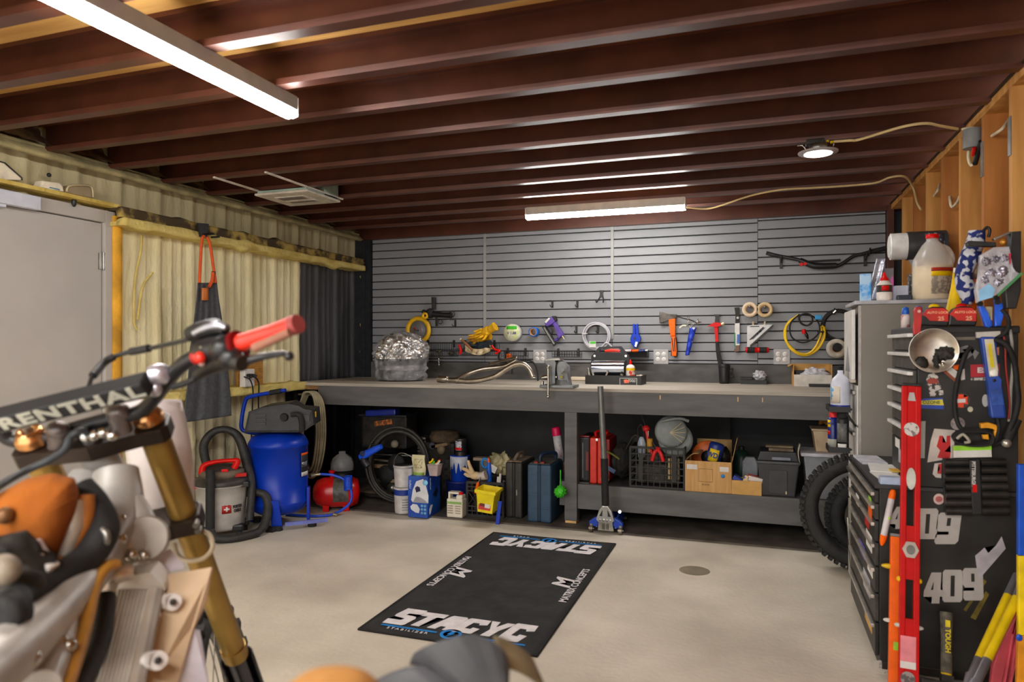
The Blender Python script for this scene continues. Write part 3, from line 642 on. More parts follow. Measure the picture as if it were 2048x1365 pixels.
# ---- spare handlebar
t, q = wt('handlebar', 'black motocross handlebar resting on two hooks high on the slat wall', 'handlebar', c5(600, 280), .06)
part('bar', MB().tube([P3(q, c5(*a), 0) for a in ((150,195),(240,212),(330,228),(400,245),(460,282),(520,298),(600,302),(680,296),(740,272),(830,212),(900,195),(960,178))], .014, 12, 4), mat('bar_black', (28,28,30), .35, var=.1), t)
part('crossbar', MB().tube([P3(q, c5(460, 258), .02), P3(q, c5(590, 250), .02), P3(q, c5(725, 244), .02)], .008, 8, 0), blk(), t)
part('grip', MB().tube([P3(q, c5(130, 185), 0), P3(q, c5(180, 198), 0), P3(q, c5(230, 212), 0)], [.015, .014, .016], 12), rub(), t)
g = part('grip', MB().tube([P3(q, c5(960, 178), 0), P3(q, c5(1030, 162), 0), P3(q, c5(1097, 145), 0)], [.018, .019, .018], 12), rub(), t)
part('flange', MB().lathe([(.014, -.004), (.034, -.004), (.034, .004), (.014, .004)], frame(P3(q, c5(958, 178), 0), (0,0,1), V((.2,1,0))), 24), rub(), g)
part('pad', MB().tube([P3(q, c5(400, 245), .004), P3(q, c5(520, 290), .014), P3(q, c5(690, 288), .014)], [.022, .026, .022], 12), blk(), t)
for x, y in ((410, 280), (440, 276)): part('clamp_bolt', MB().cyl(P3(q, c5(x, y), .0), P3(q, c5(x, y), .035), .013), red(), t)
for x, y, n_ in ((250, 262, 'far'), (925, 240, 'near')):
    u, q2 = wt('hook', 'black hook carrying the spare handlebar at its '+('outer end by the seam' if n_ == 'far' else 'end nearest the studs'), 'hook', c5(x, y), 0, 'hooks under the spare handlebar')
    part('back_plate', MB().box((0, -.01, .004), (.024, .085, .008)), blk(), u)
    part('arm', MB().tube([(0, .0, .008), (0, .006, .05), (0, .012, .085), (0, .04, .095)], .006, 8), blk(), u)
# ================================================================ things standing on the bench
def ft(name, label, cat, px, py, z=0., rz=0., group=None):
    L = WZ(px, py, z); t = thing(name, label, cat, L, (0, 0, rz), group)
    k = (L-CAMP).dot(CF)/FPX
    def q(a, Y=L.y): d = W(a[0], a[1], Y)-L; return (d.x, d.z)
    return t, q, k
def up(mb, q, pts, d0, d1, bev=0.): return mb.prism([q(p) for p in pts], -d1, -d0, VF, bev)   # d0..d1: depth away from the viewer
film = mat('crumpled_film', (205,206,212), .08, .2, var=.25, scale=9, alpha=.30, bump=1., bscale=16, detail=2)
# wrapped bundle
L = WZ(778, 764, BH); L.y += .22
t = thing('wrapped_motor', 'dark domed motor wrapped in crumpled shiny clear film on the bench end', 'wrapped part', L)
def crum(amp, fr, seed):
    def fn(p):
        n = abs(mnoise.noise(V((p.x*fr, p.y*fr, p.z*fr+seed))))+.5*abs(mnoise.noise(V((p.x*fr*2.3, p.y*fr*2.3, p.z*fr*2.3+seed))))
        return n*amp
    return fn
part('core', MB().lathe([(0, .002), (.20, .002), (.205, .05), (.20, .14), (.225, .19), (.21, .29), (.15, .37), (.06, .405), (0, .41)], n=40), mat('core_dark', (34,34,35), .4, .3, var=.4), t)
part('band', MB().lathe([(.208, .10), (.214, .12), (.208, .14)], n=40), mat('band_grey', (120,118,116), .4, .4), t)
def wrapshell(r0, seed, amp, a0=0, a1=360, zmax=.43, zmin=.01):
    fn = crum(amp, 14, seed); mb = MB()
    def sh(u, v):
        a = R(a0+(a1-a0)*u); z = zmin+(zmax-zmin)*v
        x = z/.42; r = r0*(1.0 if x < .35 else (1.0+.10*math.sin((x-.35)/.3*math.pi/2) if x < .55 else 1.10*math.sqrt(max(.02, 1-((x-.55)/.49)**2))))
        p = V((r*math.cos(a), r*math.sin(a), z)); r += fn(p)-.006
        return (r*math.cos(a), r*math.sin(a), z+.4*fn(p+V((.3, .2, .1)))*(1 if v > .02 else 0))
    return mb.sheet(sh, 110, 46)
part('film_wrap', wrapshell(.215, 3, .045), film, t)
part('film_crown', wrapshell(.219, 8, .045, -120, 30, .435, .20), mat('foil_bright', (222,222,228), .14, .9, var=.3, scale=12, bump=1., bscale=20, detail=2), t)
part('film_tail', MB().tube([(-.21, .0, .30), (-.245, -.02, .2), (-.2, -.05, .08), (-.1, -.2, .03)], [.02, .012, .012, .01], 8), film, t)
# exhaust header
pipe = mat('pipe_titanium', (176,168,156), .30, 1., var=.18, scale=9)
t, q, k = ft('exhaust_header', 'bent twin branch exhaust header pipe lying on the bench', 'exhaust pipe', 920, 768, BH); t.location.z += .013
def pp(a, dy=0.): x, z = q(a); return V((x, dy, z))
part('collector', MB().tube([pp((876,761)), pp((886,762)), pp((894,762)), pp((898,763.5)), pp((918,764))], [.030, .032, .027, .022, .023], 18, 3), pipe, t)
part('branch', MB().tube([pp((916,762), .01), pp((930,752), .06), pp((955,743), .10), pp((985,739), .12), pp((1005,735), .12), pp((1024,724), .12)], .0215, 16), pipe, t)
part('branch', MB().tube([pp((916,764)), pp((938,766)), pp((962,763.5)), pp((990,756)), pp((1012,742)), pp((1030,732.5)), pp((1047,732)), pp((1059,742)), pp((1066,757))], .0215, 16), pipe, t)
part('slip_joint', MB().tube([pp((913,764)), pp((919,764))], .026, 18, 0), pipe, t)
part('flange_ring', MB().ring(pp((1066.5, 759)), .024, .004, 'z'), chrome(), t)
part('heat_shield', MB().sheet(lambda u, v: pp((968+58*u, 735-14*u-3*math.sin(v*3.14)-5*v), .09+.05*v), 16, 8, .003), mat('shield_brown', (120,108,92), .4, .8, var=.2), t)
Lc = V((W(1052, 735, 6.05).x, 5.95, BH)); 
t = single('cord', MB().tube([(-.10, .0, .06), (-.09, .02, .14), (0, .05, .19), (.09, .05, .16), (.13, .03, .08), (.145, .0, .006)], .008, 8), rub(), 'black cord loop standing behind the bent exhaust pipe', 'cord', Lc)
u = thing('pliers', 'black handled pliers with orange band hanging from the low wire basket', 'pliers', W(1010, 714, 6.13), WALL)
part('handle', MB().tube([(-.05, .05, 0), (-.06, 0, .01), (-.04, -.06, .012)], .010, 8), rub(), u)
part('handle', MB().tube([(0, .055, 0), (.01, 0, .01), (-.005, -.07, .012)], .010, 8), rub(), u)
part('grip_band', MB().ball((.045, -.0, .02), (.028, .032, .018), amp=.3), orn(), u)
# wooden plank
t = single('plank', MB().bb((0, 0, 0), (.42, .09, .035), bev=.003).bb((.02, -.012, .012), (.20, 0, .03)), mat('pale_plank', (222,206,184), .7, var=.06, scale=6, stretch=(.5,4,4)), 'pale wooden batten lying on the bench between the vise and the tool tote', 'plank', WZ(1126, 765, BH)+V((0, .24, 0)))
# vise
vg = mat('vise_grey', (122,124,126), .45, .55, var=.12)
t, q, k = ft('bench_vise', 'grey steel bench vise clamped at the bench edge with hanging bar', 'vise', 1106, 776.5, BH)
part('base', MB().bb((-.10, -.02, .0), (.16, .16, .022), bev=.006).cyl((.06, .07, .022), (.06, .07, .06), .07, .055), vg, t)
part('rear_jaw', up(MB(), q, [(1113,764),(1113,738),(1110,730),(1116,722),(1124,726),(1132,734),(1134,760),(1136,768),(1114,768)], .03, .12, .008), vg, t)
part('front_jaw', up(MB(), q, [(1088,721),(1108,719),(1112,726),(1109,735),(1110,768),(1098,768),(1096,730),(1088,726)], .0, .12, .006), vg, t)
part('anvil_face', up(MB(), q, [(1090,719),(1119,716),(1120,721),(1090,723)], .0, .12, .002), steel(), t)
part('spindle', MB().tube([pp((1082,756), .03), pp((1090,755), .03), pp((1100,755), .03), pp((1112,755), .03)], [.018, .02, .017, .017], 14, 0), chrome(), t)
part('spindle_nut', MB().cyl(pp((1084,763), .01), pp((1084,773), .01), .012), chrome(), t)
part('handle_bar', MB().tube([pp((1100,734), -.05), pp((1100.5,760), -.05), pp((1100,792), -.05)], .009, 10, 0).ball(pp((1100,734), -.05), .014).ball(pp((1100,793), -.05), .014), chrome(), t)
part('lock_lever', MB().tube([pp((1124,748), .0), pp((1131,742), -.02), pp((1130,738), -.02)], .006, 8, 0), chrome(), t)
part('swivel_lock', MB().cyl(pp((1123,757), .0), pp((1123,752), .0), .010), mat('lock_yellow', (176,164,60), .5), t)
# tote
t, q, k = ft('tool_tote', 'black plastic carry tote with steel cylinder and long slotted handle on the bench', 'tool tote', 1219, 770, BH)
t.location.y += .02; t.location.z += .001
a = q((1169,770)); b = q((1282,752)); d = .26
part('tray', MB().bb((a[0], 0, 0), (b[0], .01, b[1]-.004), bev=.003).bb((a[0], d-.01, 0), (b[0], d, b[1]-.004), bev=.003).bb((a[0], .01, 0), (a[0]+.01, d-.01, b[1]-.004)).bb((b[0]-.01, .01, 0), (b[0], d-.01, b[1]-.004)).bb((a[0]+.01, .01, 0), (b[0]-.01, d-.01, .01)), mat('tote_black', (34,32,31), .5, var=.1), t)
hp = [c3(*p) for p in ((272,1010),(290,800),(372,708),(600,700),(690,800),(700,1010),(655,1010),(650,850),(318,850),(300,1010))]
hn = MB()
up(hn, q, [c3(*p) for p in ((288,805),(320,766),(660,766),(692,805),(692,850),(288,850))], .12, .15)
up(hn, q, [c3(*p) for p in ((288,850),(272,1010),(305,1010),(322,850))], .1201, .1499); up(hn, q, [c3(*p) for p in ((655,850),(660,1010),(700,1010),(692,850))], .1201, .1499)
up(hn, q, [c3(*p) for p in ((320,766),(372,706),(400,712),(376,745),(376,766))], .1202, .1498); up(hn, q, [c3(*p) for p in ((660,766),(604,700),(575,716),(606,745),(606,766))], .1202, .1498)
up(hn, q, [c3(*p) for p in ((372,706),(604,700),(604,722),(372,728))], .1203, .1497)
part('handle_panel', hn, blk(), t)
part('handle_grip', MB().tube([(q(c3(440,752))[0], .11, q(c3(440,752))[1]), (q(c3(520,745))[0], .10, q(c3(520,745))[1]), (q(c3(595,752))[0], .11, q(c3(595,752))[1])], [.010, .016, .010], 10), mat('grip_red', (220,50,34), .4), t)
part('canister', MB().cyl((q(c3(322,930))[0], .06, q(c3(322,930))[1]), (q(c3(662,930))[0], .06, q(c3(662,930))[1]), .058, n=36), mat('canister_steel', (196,204,222), .16, 1., var=.05), t)
part('canister_rail', MB().bb((q(c3(330,850))[0], .07, q(c3(0,866))[1]), (q(c3(662,850))[0], .10, q(c3(0,848))[1])), steel(), t)
for x in (325, 660): part('rivet', MB().cyl((q(c3(x, 804))[0], .118, q(c3(x, 804))[1]), (q(c3(x, 804))[0], .113, q(c3(x, 804))[1]), .010, n=14), chrome(), t)
for i, (x0, y0, x1, y1) in enumerate(((285,930,300,1015),(318,930,345,1015),(495,965,470,1020),(630,990,650,1008))):
    part('chrome_tool', MB().tube([pp(c3(x0, y0), .005+.02*(i < 2)), pp(c3(x1, y1), .012)], .010, 10, 0), chrome(), t)
lb = part('maker_plate', MB().box((q(c3(713,1062))[0], -.002, q(c3(0,1062))[1]), (.142, .004, .062), bev=.002), mat('plate_rim', (150,150,146), .4, .4), t)
part('plate_face', MB().box((q(c3(713,1062))[0], -.0045, q(c3(0,1062))[1]), (.128, .002, .05)), blk(), lb)
part('plate_print', up(MB(), q, [c3(*p) for p in ((665,1055),(690,1048),(725,1062),(722,1085),(672,1088))], -.0075, -.006), mat('print_coral', (226,106,72), .5), lb)
part('plate_lettering', MB().text('TOOLS', .030, frame((q(c3(750,1052))[0], -.006, q(c3(0,1052))[1]), (1,0,0), (0,0,1)), bold=.001, sx=.6), mat('print_pale', (190,190,186), .5), lb)
bt = thing('bottle', 'small red and white bottle with tapered tip standing in the tool tote', 'bottle', t.location+V((q(c3(722,1010))[0], .06, .0115)))
part('body', MB().lathe([(0, 0), (.034, 0), (.036, .006), (.036, .125), (.030, .14), (.012, .15), (0, .152)], n=28), mat('bottle_white', (226,216,210), .4), bt)
part('label', MB().lathe([(.0365, .02), (.0365, .115)], n=28, a0=-100, a1=60), mat('label_red', (204,48,28), .5, scale=30, rgb2=(230,210,200), thr=(.5,.56)), bt)
part('label_stripe', MB().lathe([(.0369, .102), (.0369, .122)], n=28), yel(), bt)
part('nozzle', MB().lathe([(.010, .15), (.012, .165), (.004, .19), (0, .192)], n=16), red(), bt)
for i, (x, y) in enumerate(((800, 985), (828, 1000))):
    u = single('rag', MB().ball((0,0,.02), (.019, .02, .02), amp=.4, freq=3, seed=i), mat('rag_cream', (226,210,190), .85, bump=.2), ['crumpled cream rag beside the bottle in the tool tote', 'small cream rag ball at the outer corner of the tool tote'][i], 'rag', t.location+V((q(c3(x, y))[0]-.004*i, .07+.05*i, .036)))
# black cup, tray, bag
t, q, k = ft('travel_mug', 'tall black tapered mug with side loop on the bench under the red hammer', 'mug', 1449, 767, BH); t.location.y -= .06
part('body', MB().lathe([(0, 0), (.036, 0), (.040, .02), (.047, .16), (.044, .165), (0, .165)], n=32), blk(), t)
part('lid_ring', MB().lathe([(.048, .135), (.049, .14), (.048, .145)], n=32), rub(), t)
part('loop', MB().tube([(.045, 0, .12), (.068, 0, .125), (.062, 0, .09), (.072, 0, .06), (.05, 0, .055)], .006, 8), blk(), t)
t, q, k = ft('parts_tray', 'shallow black parts tray on the bench beside the travel mug', 'tray', 1507, 768, BH); t.location.y -= .09
part('tray', MB().bb((-.10, 0, 0), (.10, .14, .012)).bb((-.10, 0, .012), (.10, .008, .035)).bb((-.10, .132, .012), (.10, .14, .035)).bb((-.10, .008, .012), (-.092, .132, .035)).bb((.092, .008, .012), (.10, .132, .035)).bb((-.012, .0081, .012), (-.004, .132, .035)), blk(), t)
part('lid', MB().bb((-.104, -.003, .0355), (-.006, .143, .055), bev=.004), blk(), t)
u = single('plastic_bag', MB().ball((0, 0, .045), (.05, .04, .04), amp=.5, freq=3.2, seed=4, n=20), mat('bag_film', (206,206,212), .2, .1, alpha=.75, bump=.7, bscale=20), 'small crumpled clear plastic bag in the black parts tray', 'bag', t.location+V((.048, .07, .022)))
# cardboard box at the end of the bench
t, q, k = ft('cardboard_box', 'open shallow cardboard box at the bench end by the grey cabinet', 'box', 1618, 774, BH); t.location.y += .06
cw, cd, chh = .28, .26, .17
cbm = mat('kraft', (198,150,84), .8, var=.06, scale=6)
part('carton', MB().bb((-.11, 0, 0), (.17, .006, .085)).bb((-.11, cd-.006, 0), (.17, cd, chh)).bb((-.11, .006, 0), (-.104, cd-.006, chh)).bb((.164, .006, 0), (.17, cd-.006, chh)).bb((-.104, .006, 0), (.164, cd-.006, .006)), cbm, t)
part('front_flap', MB().box((.03, -.004, .045), (.27, .006, .09)), mat('flap_white', (214,208,198), .7), t)
part('flap', MB().sheet(lambda u, v: (-.11-.035*u, .005+.25*v, chh-.02*u), 2, 2, .004), cbm, t)
u = single('flat_pack', MB().bb((-.09, .10, .0), (.15, .24, .11), bev=.003), blk(), 'flat black printed carton standing inside the open cardboard box', 'carton', t.location+V((0, 0, .0075)))
u = single('plastic_bag', MB().ball((0, 0, 0), (.09, .028, .05), amp=.6, freq=3, seed=9, n=20), mat('bag_film2', (214,214,222), .2, .05, alpha=.85, bump=.7, bscale=20, scale=8, rgb2=(160,190,226), thr=(.55,.7)), 'white and blue crumpled plastic bag bulging from the open cardboard box', 'bag', t.location+V((.05, .05, .085)))
u = single('parts_tray', MB().bb((-.06, -.10, 0), (.13, -.01, .022), bev=.004), blk(), 'low black tray on the bench in front of the open cardboard box', 'tray', t.location+V((.06, .0, 0)))
# ================================================================ floor along the left wall
def cA(x, y): return (360+x/3.9, 780+y/3.9)
def cB(x, y): return (640+x/5.25, 820+y/5.25)
def c6(x, y): return (880+x/5.686, 840+y/5.686)
def c7(x, y): return (1120+x/4.55, 800+y/4.55)
def c8(x, y): return (1360+x/4.267, 800+y/4.267)
def QV(q, a, dy=0.): x, z = q(a); return V((x, dy, z))
# ---- shop vacuum
vl = mat('vac_grey', (178,174,168), .5, var=.06); vh = mat('vac_hose', (38,37,36), .6, var=.2, scale=30, bump=.2)
t, q, k = ft('shop_vacuum', 'grey and black wet dry shop vacuum with red lid handle near the door', 'vacuum', *cA(330, 1165))
t.location = V((-3.605, 4.03, 0)); t.scale = (1.1, 1.1, .94); t.rotation_euler.z = R(36)
part('tank', MB().lathe([(0, .05), (.13, .05), (.14, .07), (.150, .25), (.153, .27), (.158, .37), (.168, .375), (.168, .39), (0, .39)], n=40), vl, t)
part('lid', MB().lathe([(.172, .385), (.174, .40), (.165, .425), (.13, .44), (.12, .49), (.08, .52), (0, .53)], n=40), mat('vac_lid', (52,48,44), .5, var=.25), t)
part('motor_band', MB().lathe([(.131, .44), (.14, .455), (.138, .485), (.12, .492)], n=40), mat('vac_dusty', (96,84,70), .7, var=.2), t)
part('lid_handle', MB().tube([(-.11, -.05, .47), (-.10, -.05, .53), (-.03, -.05, .555), (.06, -.05, .56), (.10, -.05, .555), (.08, -.05, .50)], [.024, .020, .016, .016, .02, .024], 10), red(), t)
part('switch', MB().box((.03, -.115, .50), (.04, .02, .02), bev=.004), red(), t)
for a in (200, 330): part('latch', MB().box((.17*math.cos(R(a)), .17*math.sin(R(a)), .385), (.05, .035, .04), bev=.006), red() if a == 200 else blk(), t)
part('badge', MB().box((.09, -.12, .455), (.07, .012, .028), M=RZ(18), bev=.003), mat('badge_red', (176,32,30), .4), t)
for a in (20, 130, 230, 320):
    c = part('caster_foot', MB().box((.14*math.cos(R(a)), .14*math.sin(R(a)), .065), (.07, .06, .05), bev=.012), blk(), t)
    part('wheel', MB().cyl((.15*math.cos(R(a))-.012, .15*math.sin(R(a)), .024), (.15*math.cos(R(a))+.012, .15*math.sin(R(a)), .024), .024, n=16), rub(), c)
def on_tank(w, h, z0, a0, r=.152): return MB().sheet(lambda u, v: (r*math.sin(a0+(u-.5)*w/r), -r*math.cos(a0+(u-.5)*w/r), z0+h*v), 10, 2, .002)
lb = part('emblem', on_tank(.058, .062, .185, .30, .1495), mat('emblem_red', (170,28,30), .45), t)
part('cross', on_tank(.034, .011, .2105, .30, .1515), wht(), lb); part('cross', on_tank(.011, .036, .198, .30, .1517), wht(), lb)
for j, tx in enumerate(('PORTER', 'CABLE')):
    part('lettering', MB().text(tx, .030, frame((.152*math.sin(.76), -.152*math.cos(.76), .228-.030*j), (math.cos(.76), math.sin(.76), 0), (0, 0, 1)), bold=.0012, sx=.62, al='CENTER'), mat('print_dark', (52,46,46), .5), t)
part('hose', MB().tube([(.155, .02, .30), (.21, .0, .30), (.27, -.02, .27), (.285, -.06, .17), (.25, -.14, .05), (.14, -.22, .03), (.05, -.245, .03), (-.02, -.24, .045), (-.045, -.215, .09)], .029, 12), vh, t)
part('hose_cuff', MB().tube([(.145, .02, .30), (.19, .01, .302)], .036, 14, 0), vh, t)
part('wand', MB().tube([(-.045, -.208, .05), (-.045, -.200, .53)], .027, 14, 0), rub(), t)
part('rear_hose', MB().tube([(-.10, .09, .50), (-.12, .10, .66), (-.06, .11, .76), (.03, .11, .77), (.10, .10, .70), (.15, .04, .52), (.185, -.03, .36), (.175, -.08, .11)], [.028, .028, .027, .027, .031, .031, .024, .024], 12), vh, t)
u = thing('floor_nozzle', 'black shop vacuum floor nozzle lying between the vacuum and the compressor', 'nozzle', WZ(524, 1064, .0))
part('head', MB().prism([(-.03, 0), (.09, 0), (.10, .045), (-.02, .045)], 0, .035, bev=.008), blk(), u)
part('neck', MB().tube([(.02, .02, .036), (.01, .04, .07), (.0, .06, .10)], .02, 12), rub(), u)
# ---- air compressor
cb = mat('compressor_blue', (6,52,172), .35, var=.04, scale=5, spec=.3)
t, q, k = ft('air_compressor', 'tall blue upright air compressor with black pump cover by the foam wall', 'compressor', *cA(800, 1080)); t.location = V((-3.41, 4.405, 0)); t.scale = (1.07, 1.07, 1.02); t.rotation_euler.z = R(26)
part('tank', MB().lathe([(0, .085), (.14, .09), (.185, .12), (.203, .165), (.205, .18), (.200, .182), (.200, .575), (.205, .577), (.203, .60), (.18, .645), (.12, .672), (0, .68)], n=56), cb, t)
cov = MB()
cov.prism([(-.20, .69), (-.17, .84), (-.08, .875), (.10, .90), (.16, .86), (.26, .85), (.27, .74), (.20, .72), (.16, .685)], -.15, .15, VF, bev=.02)
pc = part('pump_cover', cov, mat('cover_black', (40,40,42), .55, var=.2), t)
for i in range(3): part('vent', MB().box((-.085, -.153, .755+.03*i), (.07, .012, .018)), blk(), pc)
part('vent', MB().box((.21, -.153, .79), (.06, .012, .05)), blk(), pc); part('knob', MB().cyl((.07, -.15, .80), (.07, -.18, .80), .03, .024), rub(), pc)
part('air_elbow', MB().tube([(.12, -.17, .82), (.17, -.18, .82), (.19, -.18, .77), (.19, -.17, .70)], .018, 10), rub(), pc)
part('warning_tag', MB().box((.266, -.06, .81), (.006, .02, .04)), yel(), pc)
part('push_handle', MB().tube([(-.12, .05, .66), (-.20, .06, .665), (-.26, .06, .69), (-.265, .06, .76), (-.24, .06, .90), (-.20, .05, .935), (-.06, .02, .965), (.05, .0, .985)], .014, 10), cb, t)
part('handle_grip', MB().tube([(-.06, .02, .965), (.02, .005, .98)], .019, 12, 0), rub(), t)
part('leg', MB().prism([(-.02, .02), (.05, .02), (.03, .22), (-.03, .22)], -.006, .006, frame((.02, -.205, 0), (1,0,0), (0,-.12,1)), bev=.001), cb, t)
part('leg', MB().box((.21, -.02, .14), (.016, .05, .26)), cb, t); part('leg', MB().box((-.19, .05, .12), (.016, .05, .22)), cb, t)
part('foot_bar', MB().bb((.02, -.225, .03), (.30, -.205, .055), M=RZ(18)), mat('bar_blue', (110,120,190), .5), t)
for x, y in ((.04, -.2), (.25, -.11), (-.16, .06)): part('rubber_foot', MB().cyl((x, y, 0), (x, y, .035), .03), rub(), t)
lb = part('sticker', MB().sheet(lambda u, v: (.2065*math.cos(R(-32+26*u)), .2065*math.sin(R(-32+26*u)), .36+.17*v), 8, 2, .001), mat('sticker_dark', (38,40,46), .5), t)
part('sticker_print', MB().sheet(lambda u, v: (.208*math.cos(R(-31+24*u)), .208*math.sin(R(-31+24*u)), .362+.03*v), 8, 2, .001), wht(), lb)
part('sticker_print', MB().sheet(lambda u, v: (.208*math.cos(R(-30+20*u)), .208*math.sin(R(-30+20*u)), .43+.035*v), 8, 2, .001), mat('sticker_grey', (170,172,178), .5, scale=60, rgb2=(60,60,70), thr=(.48,.5)), lb)
part('sticker_band', MB().sheet(lambda u, v: (.208*math.cos(R(-31+24*u)), .208*math.sin(R(-31+24*u)), .515+.016*v), 8, 2, .001), orn(), lb)
# outlet on the girt with cords
ob = WX(489, 758, XL+.17)
t = thing('outlet_box', 'white outlet box with a black plug on the lower girt', 'outlet', ob, (0, 0, 90))
part('box', MB().bb((-.055, -.05, -.06), (.055, .0, .075), bev=.006), wht(), t)
part('socket', MB().box((-.01, -.052, .03), (.03, .004, .03), bev=.002), mat('socket_white', (226,222,218), .4), t)
part('plug', MB().tube([(.0, -.05, .025), (.0, -.08, .025), (.015, -.10, .015)], .014, 10), rub(), t)
part('plug', MB().tube([(-.03, -.05, .028), (-.03, -.075, .028), (-.03, -.085, .01)], .012, 10), rub(), t)
wbk = single('backing_board', MB().bb((0, 0, 0), (.02, .28, .20)), mat('board_pine', (176,124,52), .7, var=.14, stretch=(4,1,4)), 'small plywood board standing on the girt behind the white outlet box', 'board', WX(478, 768, XL+.105)+V((0, -.03, 0)))
wbk.location.z = 1.031
cord_pts = [WX(494, 752, XL+.26), WX(506, 752, XL+.25), WX(517, 766, XL+.235), WX(517, 800, XL+.23), WX(517, 830, XL+.16), WX(516, 880, XL+.12), WX(510, 960, XL+.11), WX(506, 1000, XL+.10), WX(508, 1016, XL+.10)]
cable('black power cord dropping from the outlet box behind the compressor, outer strand', cord_pts, .006, rub())
cable('black power cord dropping from the outlet box to the floor, inner strand', [WX(488, 754, XL+.25), WX(500, 760, XL+.26), WX(506, 780, XL+.235), WX(505, 806, XL+.225), WX(504, 840, XL+.15), WX(502, 900, XL+.12), WX(501, 980, XL+.10), WX(503, 1010, XL+.09)], .005, rub())
# coiled beige hose
hz = mat('hose_beige', (150,140,112), .6, var=.08)
L = W(617, 790, 4.96)
t = thing('air_hose', 'coiled beige air hose hanging beside the bench end', 'hose', L)
mb = MB()
for i in range(5):
    w_ = .085+.006*i; h_ = .60+.03*(i % 3); d_ = .012*i-.024; x_ = .006*i
    mb.tube([(x_-.02, d_, .02), (x_+.05, d_, .01), (x_+w_, d_, -.10), (x_+w_*1.1, d_, -h_*.6), (x_+w_*.6, d_, -h_), (x_-.02, d_, -h_*1.02), (x_-w_*.8, d_, -h_*.75), (x_-w_*.9, d_, -.15), (x_-w_*.5, d_, -.02)], .0095, 8, 5, True)
part('loops', mb, hz, t)
part('hose_tail', MB().tube([(.03, -.04, -.60), (-.03, -.10, -.66), (-.07, -.25, -.55), (-.06, -.42, -.50)], .0095, 8), hz, t)
part('fitting', MB().cyl((.0, -.05, -.64), (.0, -.05, -.72), .010), mat('brass', (190,150,80), .3, .9), t)
part('hook', MB().cyl((-.10, 0, .0), (.05, 0, .0), .008), steel(), t)
# ---- red portable tank with blue recoil hose
t, q, k = ft('air_tank', 'small red portable air tank with blue recoil hose on the floor', 'air tank', *cB(60, 1085), .0, 28)
t.location.y += .12
RA = RY(90)
part('tank', MB().lathe([(0, -.17), (.05, -.165), (.095, -.14), (.118, -.09), (.122, -.05), (.122, .14), (.10, .19), (0, .21)], T(0, 0, .145) @ RA, 36), mat('tank_red', (196,14,16), .28, var=.05), t)
part('label', MB().lathe([(.1235, .0), (.1235, .12)], T(0, 0, .145) @ RA, 30, a0=100, a1=300), mat('tank_label', (58,56,50), .5, scale=30, rgb2=(90,88,80)), t)
part('flame_band', MB().lathe([(.1239, .02), (.1239, .12)], T(0, 0, .145) @ RA, 30, a0=150, a1=168), orn(), t)
part('valve', MB().cyl((-.02, 0, .26), (-.02, 0, .31), .016).cyl((-.02, 0, .305), (-.02, 0, .32), .024), red(), t)
for x, y in ((-.06, -.06), (.10, -.06), (-.06, .07), (.10, .07)): part('foot', MB().box((x, y, .03), (.05, .03, .06), bev=.005), red(), t)
t2, q2, k2 = ft('recoil_hose', 'blue recoil air hose curled around the small red tank', 'hose', *cB(250, 1080), .0, 28); t2.location.y -= .04
hb = MB(); pts = []
for i in range(90):
    a = i/90*6.28*5; pts.append((.0+.012*math.sin(a)+.0018*i*.5-.06, .0, 0))
hb = MB()
ctr = V((0, 0, .155))
arc = [(-.42, -.02, .012), (-.2, -.1, .012), (-.05, -.09, .02), (.07, -.05, .09), (.08, -.03, .19), (.03, -.02, .27), (-.06, -.01, .31), (-.16, 0, .32)]
hb.tube(arc, .010, 10, 8)
part('hose', hb, mat('hose_blue', (14,70,200), .35), t2)
fan = []
cl = MB()
cl.tube([(.055+.04*(i/160)*math.sin(0)+.028*math.cos(i*.62)+(.0), -.02+.028*math.sin(i*.62), .30-.0009*i) for i in range(120)], .006, 6, 0)
part('coil', cl, mat('hose_blue', (14,70,200), .35), t2)
part('fitting', MB().cyl((-.16, 0, .32), (-.20, 0, .315), .012).cyl((-.20, 0, .315), (-.23, 0, .31), .016), mat('brass', (190,150,80), .3, .9), t2)
part('end_fitting', MB().cyl((-.05, -.09, .02), (-.02, -.10, .014), .012), mat('brass', (190,150,80), .3, .9), t2)
# ---- black machine on a cart with clear dome
t, q, k = ft('dome_vacuum', 'small black filter unit with clear plastic dome in front of the bench corner', 'filter', *cB(80, 1000), .0); t.location.y += .22
part('body', MB().lathe([(0, 0), (.11, 0), (.11, .22), (.09, .26), (0, .27)], n=28), blk(), t)
part('dome', MB().lathe([(.10, .262), (.10, .31), (.085, .36), (.05, .39), (.03, .40), (.03, .42), (0, .42)], n=32), mat('clear_dome', (190,190,192), .1, alpha=.45), t)
part('port', MB().cyl((.02, -.10, .2), (.03, -.17, .2), .03), chrome(), t)
t, q, k = ft('pressure_washer', 'black wheeled machine with blue carry handle and orange label under the bench', 'machine', *cB(430, 1060), .012, 4); t.location.y += .46
frm = grease()
part('body', MB().bb((-.32, .10, .42), (.12, .34, .72), bev=.02), frm, t)
part('top_handle', MB().bb((-.19, .02, .72), (.10, .12, .775), M=RY(-4), bev=.012), mat('handle_navy', (20,44,146), .4), t)
part('top_cover', MB().bb((-.33, .06, .70), (.13, .345, .722), bev=.006), blk(), t)
part('orange_label', MB().box((.01, .095, .655), (.17, .006, .045), M=RY(-10)), mat('label_orange', (216,120,40), .5, scale=40, rgb2=(120,70,30), thr=(.5,.52)), t)
part('frame_tube', MB().tube([(-.28, .02, .33), (-.1, .0, .33), (.15, .0, .32)], .014, 8, 0).tube([(-.28, .02, .33), (-.28, .3, .33), (.15, .3, .33)], .014, 8, 0), steel(), t)
part('tan_rail', MB().bb((-.20, -.01, .265), (.02, .03, .295)), mat('dusty_tan', (136,112,80), .8, var=.2), t)
